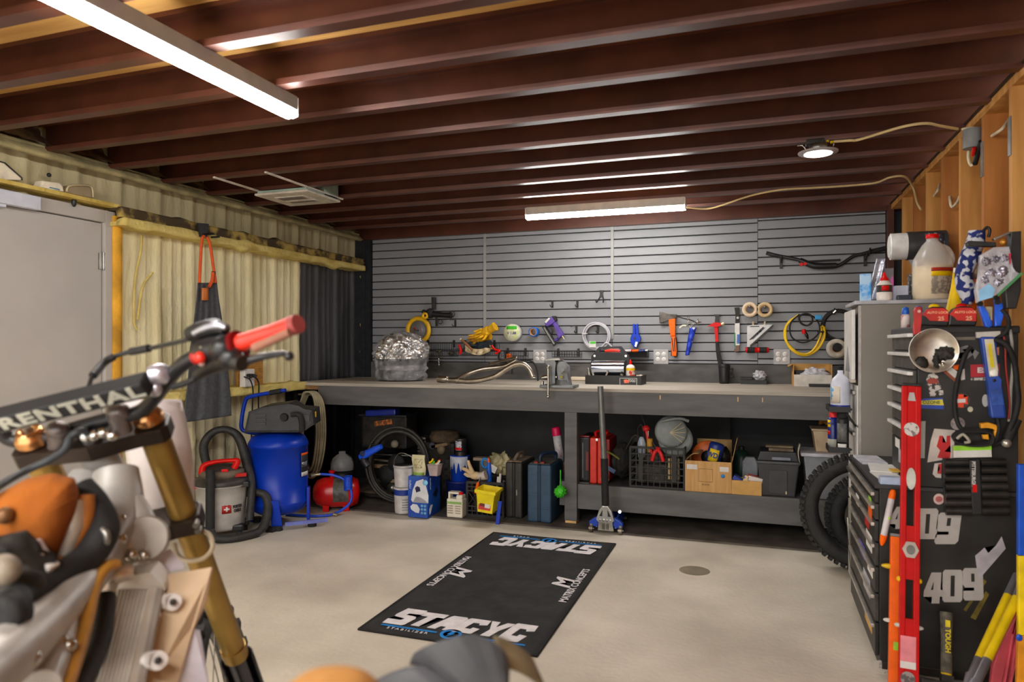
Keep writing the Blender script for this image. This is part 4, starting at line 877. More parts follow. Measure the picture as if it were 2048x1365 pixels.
part('tan_rail', MB().bb((-.10, -.03, .15), (.08, .02, .175)), mat('dusty_tan', (136,112,80), .8, var=.2), t)
part('base', MB().bb((-.30, -.02, .04), (.14, .30, .06)), mat('base_dusty', (96,82,64), .8, var=.3), t)
part('base_tube', MB().tube([(-.35, -.06, .05), (-.1, -.08, .035), (.06, -.08, .035), (.16, -.04, .05)], .016, 8).tube([(-.35, .25, .05), (.14, .27, .05)], .016, 8, 0), frm, t)
for x in (-.02, .08): part('wheel', MB().lathe([(.02, 0), (.075, .0), (.08, .02), (.075, .04), (.02, .04)], T(x, .0, .235+x) @ RX(90), 24), rub(), t)
part('pump_disc', MB().lathe([(0, 0), (.05, 0), (.05, .03), (0, .035)], T(-.04, .0, .20) @ RX(90), 24), chrome(), t)
part('plug_cap', MB().ball((.03, .05, .47), .035), mat('cap_cream', (160,150,128), .5), t)
part('hub', MB().lathe([(0, 0), (.05, 0), (.04, .06), (0, .07)], T(.06, -.03, .10) @ RX(70), 20), steel(), t)
part('engine_block', MB().bb((-.22, .06, .07), (.14, .28, .32), bev=.02), frm, t)
# blue spray gun resting on the machine
u = thing('spray_gun', 'bright blue spray gun resting on the dark machine under the bench', 'spray gun', WS(*cB(530, 470), 5.66))
part('body', MB().tube([(-.09, 0, -.03), (-.04, 0, .0), (.05, 0, .045), (.10, 0, .07)], [.028, .032, .026, .020], 12), mat('gun_blue', (20,78,214), .35, var=.1), u)
part('grip', MB().tube([(-.07, 0, -.02), (-.06, .01, -.06), (-.03, .01, -.10)], [.03, .034, .028], 10), blk(), u)
part('gauge', MB().cyl((-.05, -.03, .01), (-.05, -.045, .01), .022), chrome(), u)
# big black hose coil
hc = mat('hose_black', (46,43,39), .55, var=.2, scale=20)
L = V((W(790, 942, 5.16).x, 5.16, .012))
t = thing('hose_coil', 'large black pressure hose coil leaning behind the white pails', 'hose', L, (0, 0, 8))
mb = MB()
for i in range(9):
    mb.ring((.008*math.sin(i*2.4), .03+.026*(i % 3), .335+.004*math.cos(i)), .275-.016*(i//3)-.006*(i % 2), .0125, 'y', n=48, M=RX(-3), flat=1.12)
part('loops', mb, hc, t)
part('tie', MB().ring((-.19, .05, .50), .035, .006, 'z'), blk(), t)
# dusty engine
L = V((W(857, 925, 5.75).x+.07, 5.82, .013))
t = thing('engine', 'dusty small engine with finned cylinder and tan lid behind the blue picture box', 'engine', L)
part('crate', MB().bb((-.15, -.16, 0), (.24, .2, .26), bev=.01), frm, t)
part('block', MB().bb((-.12, -.10, .2605), (.20, .16, .46), bev=.03), frm, t)
part('air_filter', MB().lathe([(0, .46), (.13, .46), (.14, .50), (.12, .55), (0, .56)], T(.06, 0, 0), 28), mat('filter_dusty', (92,76,58), .8, var=.3), t)
mb = MB()
for i in range(7): mb.bb((-.16, -.11, .30+.03*i), (-.08, .05, .318+.03*i))
part('fins', mb, steel(), t)
part('fuel_cap', MB().cyl((.0, -.10, .43), (.0, -.14, .43), .03), chrome(), t); part('carburettor', MB().ball((.07, -.10, .40), (.04, .03, .05)), mat('carb_tan', (150,132,104), .6, .4), t)
part('tan_plate', MB().bb((.08, -.14, .40), (.24, .0, .425), M=RY(-12)), mat('dusty_tan2', (140,116,84), .8, var=.2), t)
# ---- pails
pw = mat('pail_white', (196,192,190), .5, var=.1, scale=12)
t, q, k = ft('pail', 'lower tall white pail with blue band standing under the bench', 'pail', 797, 1030, .0125, 0); t.location.y += .085
part('body', MB().lathe([(0, 0), (.066, 0), (.07, .01), (.076, .20), (0, .205)], n=32), pw, t)
part('blue_band', MB().lathe([(.0755, .145), (.0768, .19)], n=32), mat('band_blue', (20,52,140), .5), t)
part('rim', MB().lathe([(.078, .19), (.081, .198), (.078, .205)], n=32), pw, t)
mb = MB()
for i in range(5): mb.sheet(lambda u, v, i=i: (.0755*math.sin(.3+.7*u), -.0755*math.cos(.3+.7*u), .03+.02*i+.007*v), 6, 1, .0006)
part('print', mb, mat('print_grey', (150,146,146), .6), t)
u = thing('pail', 'upper white pail with wire bail handle stacked on the banded pail', 'pail', t.location+V((0, 0, .207)))
part('body', MB().lathe([(0, 0), (.068, 0), (.071, .01), (.079, .17), (.075, .17), (.068, .02), (0, .02)], n=32), pw, u)
part('rim', MB().lathe([(.079, .15), (.083, .155), (.083, .172), (.076, .172)], n=32), mat('pail_rim', (170,168,168), .4, var=.05), u)
part('bail_handle', MB().tube([(-.082, 0, .15), (-.075, -.01, .21), (-.03, -.02, .262), (.03, -.02, .262), (.08, 0, .225), (.084, 0, .15)], .0035, 6), steel(), u)
part('lid', MB().lathe([(0, .165), (.076, .168), (.076, .174), (0, .174)], n=32), dark(), u)
# ---- blue picture box
bx = mat('box_blue', (16,54,150), .45, var=.1, scale=5, rgb2=(28,96,196))
t, q, k = ft('product_box', 'blue printed appliance box with pictures of a white steam cleaner', 'box', *cB(1130, 1140), .012, 2)
part('carton', MB().bb((-.165, 0, 0), (0, .24, .315)), bx, t)
fp = lambda pts, z=.0008: MB().prism([((x-1130)/5.25*k, (1140-y)/5.25*k) for x, y in pts], 0.0004, z, VF)
pr = part('picture', fp([(940,960),(960,850),(1000,760),(1080,730),(1110,800),(1140,900),(1138,985),(1060,930),(1000,920),(960,985)]), mat('print_white', (214,216,222), .4, var=.04), t)
part('picture_detail', fp([(985,830),(1010,810),(1040,820),(1050,860),(1020,870),(1000,880)], .0014), mat('print_navy', (20,26,70), .4), pr)
part('picture', fp([(930,1030),(960,1000),(1010,1005),(1040,1050),(1030,1095),(990,1090),(940,1060)]), mat('print_white', (214,216,222), .4), t)
part('round_mark', MB().lathe([(0, 0), (.022, 0), (.022, .001), (0, .001)], frame(((1103-1130)/5.25*k, -.0004, (1140-770)/5.25*k), (1,0,0), (0,0,1)), 20), mat('print_cyan', (130,200,236), .4), t)
for i in range(3):
    for j in range(2): part('icon', MB().lathe([(0, 0), (.0105, 0), (.0105, .001), (0, .001)], frame(((1065+35*j-1130)/5.25*k, -.0004, (1140-1015-38*i)/5.25*k), (1,0,0), (0,0,1)), 16), mat('print_sky', (110,176,214), .4), t)
part('brand_strip', MB().text('DUPRAY', .022, frame((-.148, -.0006, .285), (0,0,-1), (1,0,0)), th=.0005, sx=.8, al='LEFT'), mat('print_white', (214,216,222), .4), t)
FS = frame((.0004, 0, 0), (0,1,0), (0,0,1))
part('brand_strip', MB().text('DUPRAY', .03, frame((.0006, .05, .30), (0,0,-1), (0,1,0)), th=.0005, al='LEFT', sx=.8), mat('print_white', (214,216,222), .4), t)
part('picture', MB().prism([(.10,.16),(.17,.21),(.20,.17),(.16,.13)], 0, .001, FS), mat('print_dark2', (30,32,44), .4), t)
part('picture', MB().prism([(.03,.06),(.06,.09),(.10,.085),(.07,.05),(.05,.02),(.035,.02)], 0, .001, FS), mat('print_white', (214,216,222), .4), t)
bl = t.location
u = thing('grain_bag', 'pale yellow printed pouch standing on the blue appliance box', 'pouch', bl+V((-.11, .07, .316)))
part('pouch', MB().sheet(lambda a, b: (-.055+.11*a+.006*math.sin(b*6), -.03*math.sin(a*3.14)*(1-b*.8)-.002, .155*b), 12, 10).sheet(lambda a, b: (-.055+.11*a+.006*math.sin(b*6), .03*math.sin(a*3.14)*(1-b*.8)+.002, .155*b), 12, 10), mat('pouch_cream', (206,198,156), .5, var=.08), u)
part('print', MB().sheet(lambda a, b: (-.035+.07*a, -.03*math.sin((.18+.64*a)*3.14)*(1-(.3+.5*b)*.8)-.004, .155*(.35+.45*b)), 8, 6, .0006), mat('pouch_print', (160,150,110), .5, scale=60, rgb2=(206,198,156), thr=(.45,.5)), u)
part('green_band', MB().sheet(lambda a, b: (-.05+.10*a, -.03*math.sin((.05+.9*a)*3.14)*(1-(.02+.12*b)*.8)-.005, .155*(.02+.12*b)), 8, 3, .0006), mat('pouch_green', (130,166,60), .5), u)
u = thing('plastic_tub', 'small dusty pink plastic tub of coloured clips on the blue appliance box', 'tub', bl+V((.02, .09, .316)))
part('tub', MB().lathe([(0, 0), (.045, 0), (.062, .08), (.066, .085), (.062, .085), (.043, .006), (0, .006)], RZ(45), 4, smooth=False).lathe([(.066, .085), (.069, .088), (.062, .088)], RZ(45), 4, smooth=False), mat('tub_pink', (176,158,156), .5), u)
for i, (x, y, m_) in enumerate(((-.02, 0, grn()), (.015, .01, yel()), (.032, -.012, wht()), (.02, .02, red()), (-.035, .01, yel()))):
    single('clip', MB().tube([(-.02, 0, 0), (.0, .0, .01), (.012, .004, .032)], .008, 8), m_, ['green clip at the top of the dusty pink tub', 'yellow clip in the middle of the dusty pink tub', 'white clip at the edge of the dusty pink tub', 'red clip sticking out of the dusty pink tub', 'yellow clip at the pouch side of the dusty pink tub'][i], 'clip', u.location+V((x, y, .078+.004*i)))
# ---- dark board
t = single('board', MB().bb((-.07, 0, 0), (.07, .012, .36), bev=.002), mat('board_speckled', (46,44,43), .8, var=.5, scale=30), 'dark speckled board standing between the blue box and the paint bucket', 'board', V((W(890, 960, 5.32).x, 5.40, .013)), (-3, 0, 0))
t = single('board', MB().bb((0, 0, 0), (.014, .10, .34)), mat('board_brown', (126,74,40), .75, var=.15), 'brown board edge standing beside the dark speckled board', 'board', V((W(903, 960, 5.32).x, 5.30, .013)))
# ---- blue buckets, paint can
bb = mat('bucket_blue', (16,70,196), .4, var=.06)
L = V((W(918, 1000, 5.30).x, 5.32, .013))
t = thing('bucket', 'dark blue bucket at the bottom of the paint bucket stack', 'bucket', L)
part('body', MB().lathe([(0, 0), (.105, 0), (.115, .21), (.12, .215), (0, .215)], n=32), mat('bucket_navy', (16,34,104), .45), t)
t = thing('bucket', 'bright blue bucket with dripping white paint stacked on the dark blue one', 'bucket', L+V((.0, 0, .217)))
part('body', MB().lathe([(0, 0), (.074, 0), (.08, .20), (.085, .205), (0, .205)], n=32), bb, t)
mb = MB()
mb.sheet(lambda u, v: (.0805*math.sin(-1.3+2.6*u), -.0805*math.cos(-1.3+2.6*u), .202-(.09+.05*mnoise.noise(V((u*9, 1, 2)))+.02*math.sin(u*40))*v), 60, 3, .001)
part('paint_drips', mb, mat('drip_white', (206,208,214), .5, scale=30, rgb2=(180,190,214)), t)
t = thing('paint_can', 'dark paint can with white and red label on top of the blue buckets', 'paint can', L+V((.012, -.01, .46)))
part('can', MB().lathe([(0, 0), (.045, 0), (.045, .095), (.048, .098), (.044, .10), (0, .098)], n=32), steel(), t)
part('label', MB().lathe([(.0458, .01), (.0458, .085)], n=24, a0=-150, a1=-60), mat('can_label', (190,190,196), .5, scale=50, rgb2=(90,96,130), thr=(.55,.6)), t)
part('red_stripe', MB().lathe([(.0463, .012), (.0463, .032)], n=24, a0=-150, a1=-60), red(), t)
single('tin', MB().cyl((0, 0, 0), (0, 0, .034), .05), dark(), 'flat dark tin under the paint can on the blue buckets', 'tin', L+V((.012, -.01, .4235)))
# ---- white jug
t, q, k = ft('jug', 'small white jug with green striped label and red cap on the floor', 'jug', *c6(160, 1118), .012); t.location.y += .05
part('body', MB().bb((-.066, -.045, 0), (.066, .045, .145), bev=.012).bb((.01, -.04, .14), (.062, .04, .175), bev=.012).bb((-.06, -.03, .14), (-.042, .03, .185), bev=.006).bb((-.06, -.03, .178), (.03, .03, .195), bev=.006), mat('jug_white', (222,218,200), .4, var=.04), t)
part('cap', MB().cyl((.035, 0, .172), (.035, 0, .192), .02), red(), t)
part('green_stripe', MB().box((.0, -.0462, .115), (.118, .001, .018)), mat('stripe_green', (140,180,96), .5), t)
mb = MB()
for i in range(4):
    mb.box((-.035, -.0462, .09-.018*i), (.045, .001, .009)).box((.03, -.0462, .09-.018*i), (.045, .001, .009))
part('print', mb, mat('print_brown', (170,150,140), .6), t)
# ---- black milk crate with its contents
def milk(t, w, d, h, bar=.012, rows=5, cols=7, m=None, diamond=False):
    mb = MB(); m = m or mat('crate_black', (36,35,33), .6, var=.2)
    for s, (p0, p1) in enumerate((((-w/2, 0), (w/2, 0)), ((-w/2, d), (w/2, d)), ((-w/2, 0), (-w/2, d)), ((w/2, 0), (w/2, d)))):
        p0 = V((*p0, 0)); p1 = V((*p1, 0)); D = p1-p0
        M = frame(p0, D, (0,0,1)); L = D.length
        zs = [0, h*.14, h*.28, h*.75, h*.87, h] if (diamond and s == 0) else [h*i/rows for i in range(rows+1)]
        for z in zs: mb.box((L/2, z, 0), (L, bar*(1.6 if z in (0, h) else .8), bar), M)
        for i in range(cols+1):
            x = L*i/cols
            if diamond and s == 0 and 0 < i < cols: mb.box((x, h*.14, 0), (bar*.6, h*.28, bar*.8), M).box((x, h*.87, 0), (bar*.6, h*.26, bar*.8), M)
            else: mb.box((x, h/2, 0), (bar*(1.5 if i in (0, cols) else .6), h, bar*.9), M)
        if diamond and s == 0:
            for i in range(7):
                for sg in (-1, 1):
                    x = L*(.16+.115*i); mb.tube([M @ V((x-sg*.045, h*.28, 0)), M @ V((x+sg*.045, h*.75, 0))], .004, 5, 0)
    mb.bb((-w/2, 0, 0), (w/2, d, .008))
    return part('grid_body', mb, m, t)
t, q, k = ft('milk_crate', 'black milk crate with diamond grid front, full of odds and ends, beside the suitcases', 'crate', 973, 1035.5, .0125, 3)
t.location.x -= .012; t.location.z += .009; milk(t, .292, .30, .255, diamond=True); mc = t.location.copy()
def inside(name, label, cat, dx, dy, dz): return thing(name, label, cat, mc+V((dx, dy, dz)))
single('clutter', MB().bb((-.12, .05, .01), (.12, .27, .09), bev=.02).ball((-.06, .08, .12), (.05, .04, .04), amp=.5, seed=2).ball((.06, .12, .13), (.07, .05, .05), amp=.5, seed=3), mat('clutter_dark', (60,56,50), .7, var=.5, scale=25), 'dark jumble of small parts filling the bottom of the milk crate', 'parts', mc, kind='stuff')
u = inside('work_glove', 'cream leather work glove spread over the milk crate rim', 'glove', -.09, .02, .305)
gl = mat('glove_cream', (206,180,140), .8, var=.08, bump=.2)
part('palm', MB().ball((0, 0, 0), (.05, .028, .03), amp=.2), gl, u)
for a in ((( -.03, 0, .01), (-.07, -.01, .04), (-.105, -.02, .055)), ((-.02, 0, .02), (-.045, 0, .07), (-.06, 0, .115)), ((-.03, 0, -.005), (-.06, -.01, .0), (-.085, -.02, .015))): part('finger', MB().tube(a, [.018, .016, .011], 8, 4), gl, u)
part('cuff', MB().tube([(.03, 0, 0), (.06, 0, .0), (.09, 0, .01)], [.028, .032, .036], 12, 3), mat('cuff_grey', (186,178,172), .8), u)
u = inside('squeeze_tube', 'tall blue tube with orange tip standing in the milk crate', 'tube', -.0, .10, .10)
part('tube', MB().tube([(0, 0, 0), (-.004, 0, .22), (-.006, 0, .30)], [.022, .020, .014], 12, 0), mat('tube_blue', (18,92,206), .35), u); part('tip', MB().cyl((-.006, 0, .30), (-.01, 0, .335), .011, .006), orn(), u)
u = inside('sanding_block', 'grey tool with bright blue ring standing at the back of the milk crate', 'tool', -.10, .22, .14)
part('body', MB().bb((-.03, -.02, 0), (.04, .03, .25), bev=.01), mat('tool_grey', (96,92,84), .6), u); part('ring', MB().ring((.025, -.025, .235), .028, .010, 'y', flat=1.3), mat('ring_blue', (30,130,210), .4), u); part('top', MB().bb((-.08, -.03, .2505), (.05, .05, .275), bev=.006), mat('top_tan', (150,130,112), .7), u)
u = inside('screwdriver', 'orange handled screwdriver poking from the front of the milk crate', 'screwdriver', -.055, -.03, .18)
part('handle', MB().tube([(-.01, 0, .0), (.005, 0, .06), (.01, 0, .085)], [.013, .014, .011], 10), orn(), u); part('shank', MB().cyl((.01, .0, .08), (.03, .03, .14), .004), steel(), u)
u = inside('bag', 'yellowish clear plastic bag with white card on top of the crate', 'bag', .065, .17, .385)
part('film', MB().ball((0, 0, .0), (.085, .06, .075), amp=.75, freq=2.6, seed=12, n=20), mat('bag_olive', (168,160,120), .3, var=.2, alpha=.8, bump=.5), u)
part('card', MB().box((-.03, -.06, -.05), (.075, .004, .055), M=RY(25)), wht(), u)
u = inside('drill', 'black plastic drill body in the milk crate under the yellowish bag', 'tool', .09, .14, .10)
part('body', MB().bb((-.045, -.04, 0), (.04, .06, .17), bev=.02), blk(), u)
for i, (x, z) in enumerate(((.05, .21), (.068, .235))): single('marker', MB().tube([(0, 0, 0), (.006, 0, .09)], .010, 8, 0), wht(), ['white marker in the crate nearer the yellow tub', 'white marker in the crate nearer the black suitcase'][i], 'marker', mc+V((x+.03, .06, z)))
# yellow tub hung on the crate front
t = thing('tub', 'yellow plastic tub with red and white label hung on the milk crate front', 'tub', mc+V((.07, -.125, .075)), (3, 5, 0))
yt = mat('tub_yellow', (236,216,18), .45, var=.05)
part('tub', MB().lathe([(0, 0), (.082, 0), (.10, .145), (.118, .15), (.118, .17), (.108, .172), (.075, .01), (0, .01)], RZ(45), 4, smooth=False), yt, t)
lb = part('label', MB().box((-.004, -.0675, .075), (.095, .002, .115), M=RX(-5)), mat('label_red2', (206,52,50), .5), t)
part('label_print', MB().box((-.004, -.069, .115), (.08, .002, .022), M=RX(-5)).box((-.022, -.069, .068), (.04, .002, .05), M=RX(-5)), mat('label_dark', (110,30,36), .5), lb)
part('label_panel', MB().box((.02, -.069, .06), (.042, .002, .05), M=RX(-5)), wht(), lb)
u = single('paddle', MB().prism([(-.014, 0), (.014, 0), (.024, .17), (-.006, .17)], 0, .012, frame((0,0,0), (1,0,0), (.08,.22,1)), bev=.003), blue(), 'blue plastic paddle leaning on the floor against the milk crate', 'paddle', WZ(*c6(655, 1192), .0125))
# ---- suitcases
def suitcase(name, label, cat, px, py, w, d, h, m, seam, top=None):
    t, q, k = ft(name, label, cat, px, py, .0125)
    part('shell', MB().bb((-w/2, 0, 0), (-.006, d, h), bev=.018, seg=3), m, t); part('shell', MB().bb((.006, 0, 0), (w/2, d, h), bev=.018, seg=3), m, t)
    part('seam', MB().bb((-.0065, .004, .01), (.0065, d-.004, h-.006)), seam, t)
    for z in (.1, h*.5, h-.08):
        for a_, b_ in ((-w/2+.02, -.012), (.012, w/2-.02)): part('ridge', MB().bb((a_, -.003, z), (b_, .002, z+.004)), m, t)
    return t
t = suitcase('tool_case', 'black hard tool case standing on end with dusty tan top', 'case', 1027, 1037, .135, .34, .43, mat('case_black', (48,46,44), .55, var=.15), blk())
part('dusty_top', MB().bb((-.06, .02, .4305), (.06, .30, .436)), mat('dust_tan', (142,124,104), .9, var=.25), t); part('carry_handle', MB().tube([(-.02, .08, .43), (0, .10, .475), (.0, .22, .475), (-.02, .24, .43)], .014, 8), mat('handle_dusty', (110,98,84), .8, var=.2), t)
part('latch', MB().box((.028, -.005, .20), (.010, .008, .045), bev=.002), steel(), t)
t = suitcase('tool_case', 'dark blue hard tool case standing on end beside the bench post', 'case', 1078, 1046, .186, .34, .435, mat('case_blue', (44,74,100), .5, var=.08), mat('seam_blue', (30,50,70), .5))
part('dusty_top', MB().bb((-.08, .02, .4355), (.08, .30, .441)), mat('dust_grey', (90,88,84), .9, var=.25), t); part('carry_handle', MB().tube([(-.03, .12, .43), (-.02, .14, .49), (.05, .26, .49), (.05, .28, .43)], .014, 8), mat('handle_navy2', (30,48,76), .5), t)
for x in (-.03, .02): part('latch', MB().box((x, .03, .447), (.03, .03, .012), bev=.003), mat('latch_red', (150,44,36), .5), t)
# ---- spray can corner
bx0 = V((W(1109, 985, 5.42).x, 5.52, .0125))
single('carton', MB().bb((-.10, 0, 0), (.09, .22, .225), bev=.003), blk(), 'black carton standing in the gap between blue case and bench post', 'carton', bx0)
u = single('carton', MB().bb((-.032, -.03, 0), (.032, .03, .155), bev=.006).bb((-.02, -.0315, .06), (.012, -.030, .12)), wht(), 'white carton under the pink capped spray can', 'carton', bx0+V((.0, .05, .2255)))
u = single('packet', MB().bb((-.012, -.02, 0), (.014, .02, .15)), mat('packet_tan', (190,140,90), .7), 'tan packet beside the white carton next to the bench post', 'packet', bx0+V((.052, .05, .2255)))
u = thing('spray_can', 'white spray can with bright pink cap leaning by the bench post', 'spray can', bx0+V((.008, .055, .383)), (0, -9, 0))
part('can', MB().lathe([(0, 0), (.034, 0), (.034, .21), (0, .215)], n=28), mat('can_white', (206,204,206), .4, var=.04), u); part('cap', MB().lathe([(.035, .205), (.036, .21), (.036, .265), (.030, .275), (0, .276)], n=28), mat('cap_pink', (238,18,92), .4, var=.04), u)
part('print', MB().sheet(lambda a, b: (.0348*math.sin(.6*a+.2), -.0348*math.cos(.6*a+.2), .03+.13*b), 8, 2, .0005), mat('print_pink', (200,160,176), .5, scale=50, rgb2=(206,204,206), thr=(.5,.52)), u)
u = single('scrub_ball', MB().ball((0, 0, 0), (.04, .04, .04), amp=.6, freq=6, n=20), grn(), 'bright green scrubbing ball hanging by the bench post', 'scrubber', V((W(1121, 975, 5.0).x, 5.0, W(1122, 975, 5.16).z)))
part('cord', MB().cyl((0, 0, .02), (0, .0, .16), .005, n=6), grn(), u)
# ================================================================ right half of the bench shelf and the floor jack
SZ = .3045
# ---- floor jack
jb_ = mat('jack_blue', (16,62,180), .35, var=.06); jal = mat('jack_alloy', (186,184,178), .32, .85, var=.1)
t, q, k = ft('floor_jack', 'low blue and aluminium floor jack with long upright handle in front of the bench', 'jack', 1213, 1066, .0)
t.location = V((WZ(1213, 1066, 0).x, 4.97, 0))
z0 = .0
part('side_plate', MB().prism([(-.03, .04), (.16, .04), (.30, .05), (.30, .09), (.10, .112), (-.02, .10)], -.075, -.062, frame((0,0,0), (0,1,0), (0,0,1))), jb_, t)
part('side_plate', MB().prism([(-.03, .04), (.16, .04), (.30, .05), (.30, .09), (.10, .112), (-.02, .10)], .062, .075, frame((0,0,0), (0,1,0), (0,0,1))), jb_, t)
part('yoke', MB().prism([(-.065,.10),(-.045,.165),(-.02,.20),(.02,.20),(.045,.165),(.065,.10),(.05,.085),(-.05,.085)], .03, .06, VF, bev=.004), jal, t)
for s in (-1, 1): part('yoke_window', MB().prism([(s*.018,.175),(s*.042,.128),(s*.02,.128)], .0605, .063, VF), blk(), t)
part('lower_plate', MB().prism([(-.055,.022),(-.05,.085),(.05,.085),(.06,.022)], .03, .05, VF, bev=.003), mat('jack_plate', (150,146,138), .4, .8, var=.15), t)
for i in range(4): part('bolt', MB().cyl((-.036+.024*i, -.06, .098), (-.036+.024*i, -.072, .098), .008, n=12), chrome(), t)
for s in (-1, 1):
    part('spring', MB().tube([(s*.014+.008*math.sin(i*.9), -.056+.008*math.cos(i*.9), .035+.0009*i) for i in range(46)], .002, 5, 0), steel(), t)
    part('caster_bracket', MB().prism([(s*.05,.06),(s*.06,.115),(s*.085,.105),(s*.12,.08),(s*.12,.05),(s*.08,.045)], .0, .04, VF, bev=.005), jb_, t)
    w_ = part('caster', MB().cyl((s*.105-.012, -.03, .026), (s*.105+.012, -.03, .026), .026, n=20), mat('caster_steel', (120,112,100), .4, .8, var=.2), t)
    part('axle', MB().cyl((s*.105-.02, -.03, .028), (s*.105+.02, -.03, .028), .008, n=10).tube([(s*.105, -.03, .05), (s*.105, -.03, .065)], .016, 10, 0), steel(), w_)
part('front_wheel', MB().cyl((-.09, .34, .03), (.09, .34, .03), .03, n=20), dark(), t)
part('lift_arm', MB().prism([(.05, .07), (.30, .07), (.34, .085), (.34, .105), (.05, .11)], -.03, .03, frame((0,0,0), (0,1,0), (0,0,1))), jb_, t)
part('saddle', MB().cyl((0, .33, .1055), (0, .33, .115), .05), dark(), t)
part('release_knob', MB().cyl((.09, .06, .14), (.09, .02, .15), .012), chrome(), t)
hp = lambda a: (WZ(1213, 1066, 0)*0)+V((q(a)[0]-(t.location.x-WZ(1213,1066,0).x), 0, 0))
part('handle', MB().tube([(-.004, -.03, .19), (-.012, -.03, .50), (-.04, -.03, 1.05)], [.024, .022, .021], 16, 0), mat('jack_handle', (122,124,122), .4, .5, var=.06), t)
part('foam_grip', MB().tube([(-.003, -.03, .20), (-.012, -.03, .535)], .0265, 16, 0), rub(), t)
# ---- cases on the shelf
t, q, k = ft('tool_case', 'black tool case with red trim standing on the shelf next to the bench post', 'case', 1166, 968, SZ)
t.location.y = 5.2
part('shell', MB().bb((-.055, 0, 0), (.035, .34, .34), bev=.015), blk(), t); part('edge', MB().bb((-.02, -.004, .03), (-.012, .0, .30)), gry(), t)
part('red_trim', MB().bb((-.05, .02, .325), (.03, .06, .35), bev=.005), mat('trim_red', (150,26,20), .4), t); part('badge', MB().box((.018, -.003, .16), (.02, .004, .14)), mat('badge_maroon', (120,40,34), .5), t)
t, q, k = ft('tool_case', 'bright red hard tool case standing on end on the shelf behind the jack handle', 'case', 1190, 972, SZ)
t.location.y = 5.16
rc = mat('case_red', (214,40,16), .42, var=.05)
for s in (0, 1): part('shell', MB().bb((-.056+.058*s, 0, 0), (-.002+.058*s, .36, .345), bev=.012, seg=3), rc, t)
part('hinge_rail', MB().bb((.056, .05, .02), (.085, .34, .33), bev=.006), mat('rail_red', (150,24,12), .45), t)
part('latch', MB().box((.0, -.003, .33), (.02, .01, .02), bev=.003), chrome(), t); part('carry_handle', MB().tube([(-.03, .10, .345), (-.03, .11, .375), (.02, .24, .375), (.02, .25, .345)], .011, 8), red(), t)
# ---- black bag
t, q, k = ft('tool_bag', 'slumped black fabric tool bag with olive strip beside the red case', 'bag', *c7(520, 790), SZ); t.location.y += .16
bf = mat('bag_black', (36,34,33), .85, var=.3, scale=18, bump=.3)
part('body', MB().ball((0, .05, .165), (.076, .11, .13), amp=.3, freq=2.2, seed=5, n=22), bf, t)
part('flap', MB().sheet(lambda u, v: (.02+.13*u, -.02+.12*v+.03*math.sin(u*4), .21+.15*math.sin(u*2.2)*(1-v*.4)+.02*math.sin(v*9)), 12, 10, .008), mat('bag_flap', (60,57,54), .8, var=.2), t)
part('olive_strip', MB().tube([(-.11, -.09, .25), (-.05, -.11, .23), (.01, -.12, .195)], .008, 6), mat('strip_olive', (110,116,40), .6), t)
part('buckle', MB().ball((-.10, -.125, .04), (.03, .015, .025), amp=.3), mat('buckle_tan', (190,160,120), .5), t); part('tag', MB().box((-.10, -.13, .075), (.06, .006, .03), M=RY(30)), mat('tag_blue', (70,90,130), .5), t)
# ---- black crate with tools
t, q, k = ft('milk_crate', 'black slatted crate on the shelf piled high with tools and a grey saw guard', 'crate', 1316, 981, SZ); kc = t.location.copy()
kc.y = 5.13; t.location = kc.copy()
kc.x -= .014; kc.z += .009; t.location = kc.copy(); milk(t, .385, .30, .285, rows=6, cols=9, bar=.010)
for x in (-.13, .11): part('front_slat', MB().bb((x, -.006, .05), (x+.03, .006, .24)), mat('crate_black', (36,35,33)), t)
single('clutter', MB().bb((-.165, .06, .012), (.165, .26, .16), bev=.03).ball((-.05, .15, .19), (.10, .08, .06), amp=.4, seed=6).ball((.09, .18, .20), (.09, .08, .07), amp=.5, seed=8), mat('clutter_dark', (60,56,50)), 'dark heap of hand tools inside the slatted crate on the shelf', 'tools', kc, kind='stuff')
def ink(name, label, cat, dx, dy, dz, rot=(0,0,0)): return thing(name, label, cat, kc+V((dx, dy, dz)), rot)
u = ink('spray_bottle', 'pale blue clear bottle with wire loop in the slatted crate', 'bottle', -.125, .10, .20)
part('bottle', MB().lathe([(0, 0), (.03, 0), (.032, .10), (.02, .135), (.012, .15), (0, .15)], n=20), mat('bottle_pale', (176,188,204), .25, alpha=.9), u); part('loop', MB().tube([(-.02, 0, .14), (-.03, 0, .20), (-.005, 0, .24), (.015, 0, .18), (.01, 0, .14)], .003, 6), dark(), u)
u = ink('canister', 'small amber canister in the slatted crate beside the pale bottle', 'canister', -.066, .10, .24)
part('body', MB().cyl((0, 0, 0), (0, 0, .10), .022), mat('amber', (206,146,40), .4), u); part('top', MB().cyl((-.01, 0, .10), (-.01, 0, .155), .005), chrome(), u)
ra = mat('tool_red', (204,26,28), .4)
u = ink('pipe_wrench', 'red handled tool standing highest in the slatted crate', 'tool', -.065, .08, .22)
part('handle', MB().tube([(.02, 0, 0), (-.01, .02, .10), (-.03, .03, .19)], [.014, .013, .012], 8), ra, u); part('head', MB().ball((-.03, .03, .19), (.028, .02, .024), amp=.3), ra, u); part('prong', MB().tube([(-.03, .03, .2), (-.07, .06, .30), (-.09, .07, .36)], .005, 6), dark(), u)
u = ink('pliers', 'red and black pliers hanging over the slatted crate front', 'pliers', -.0, -.04, .20)
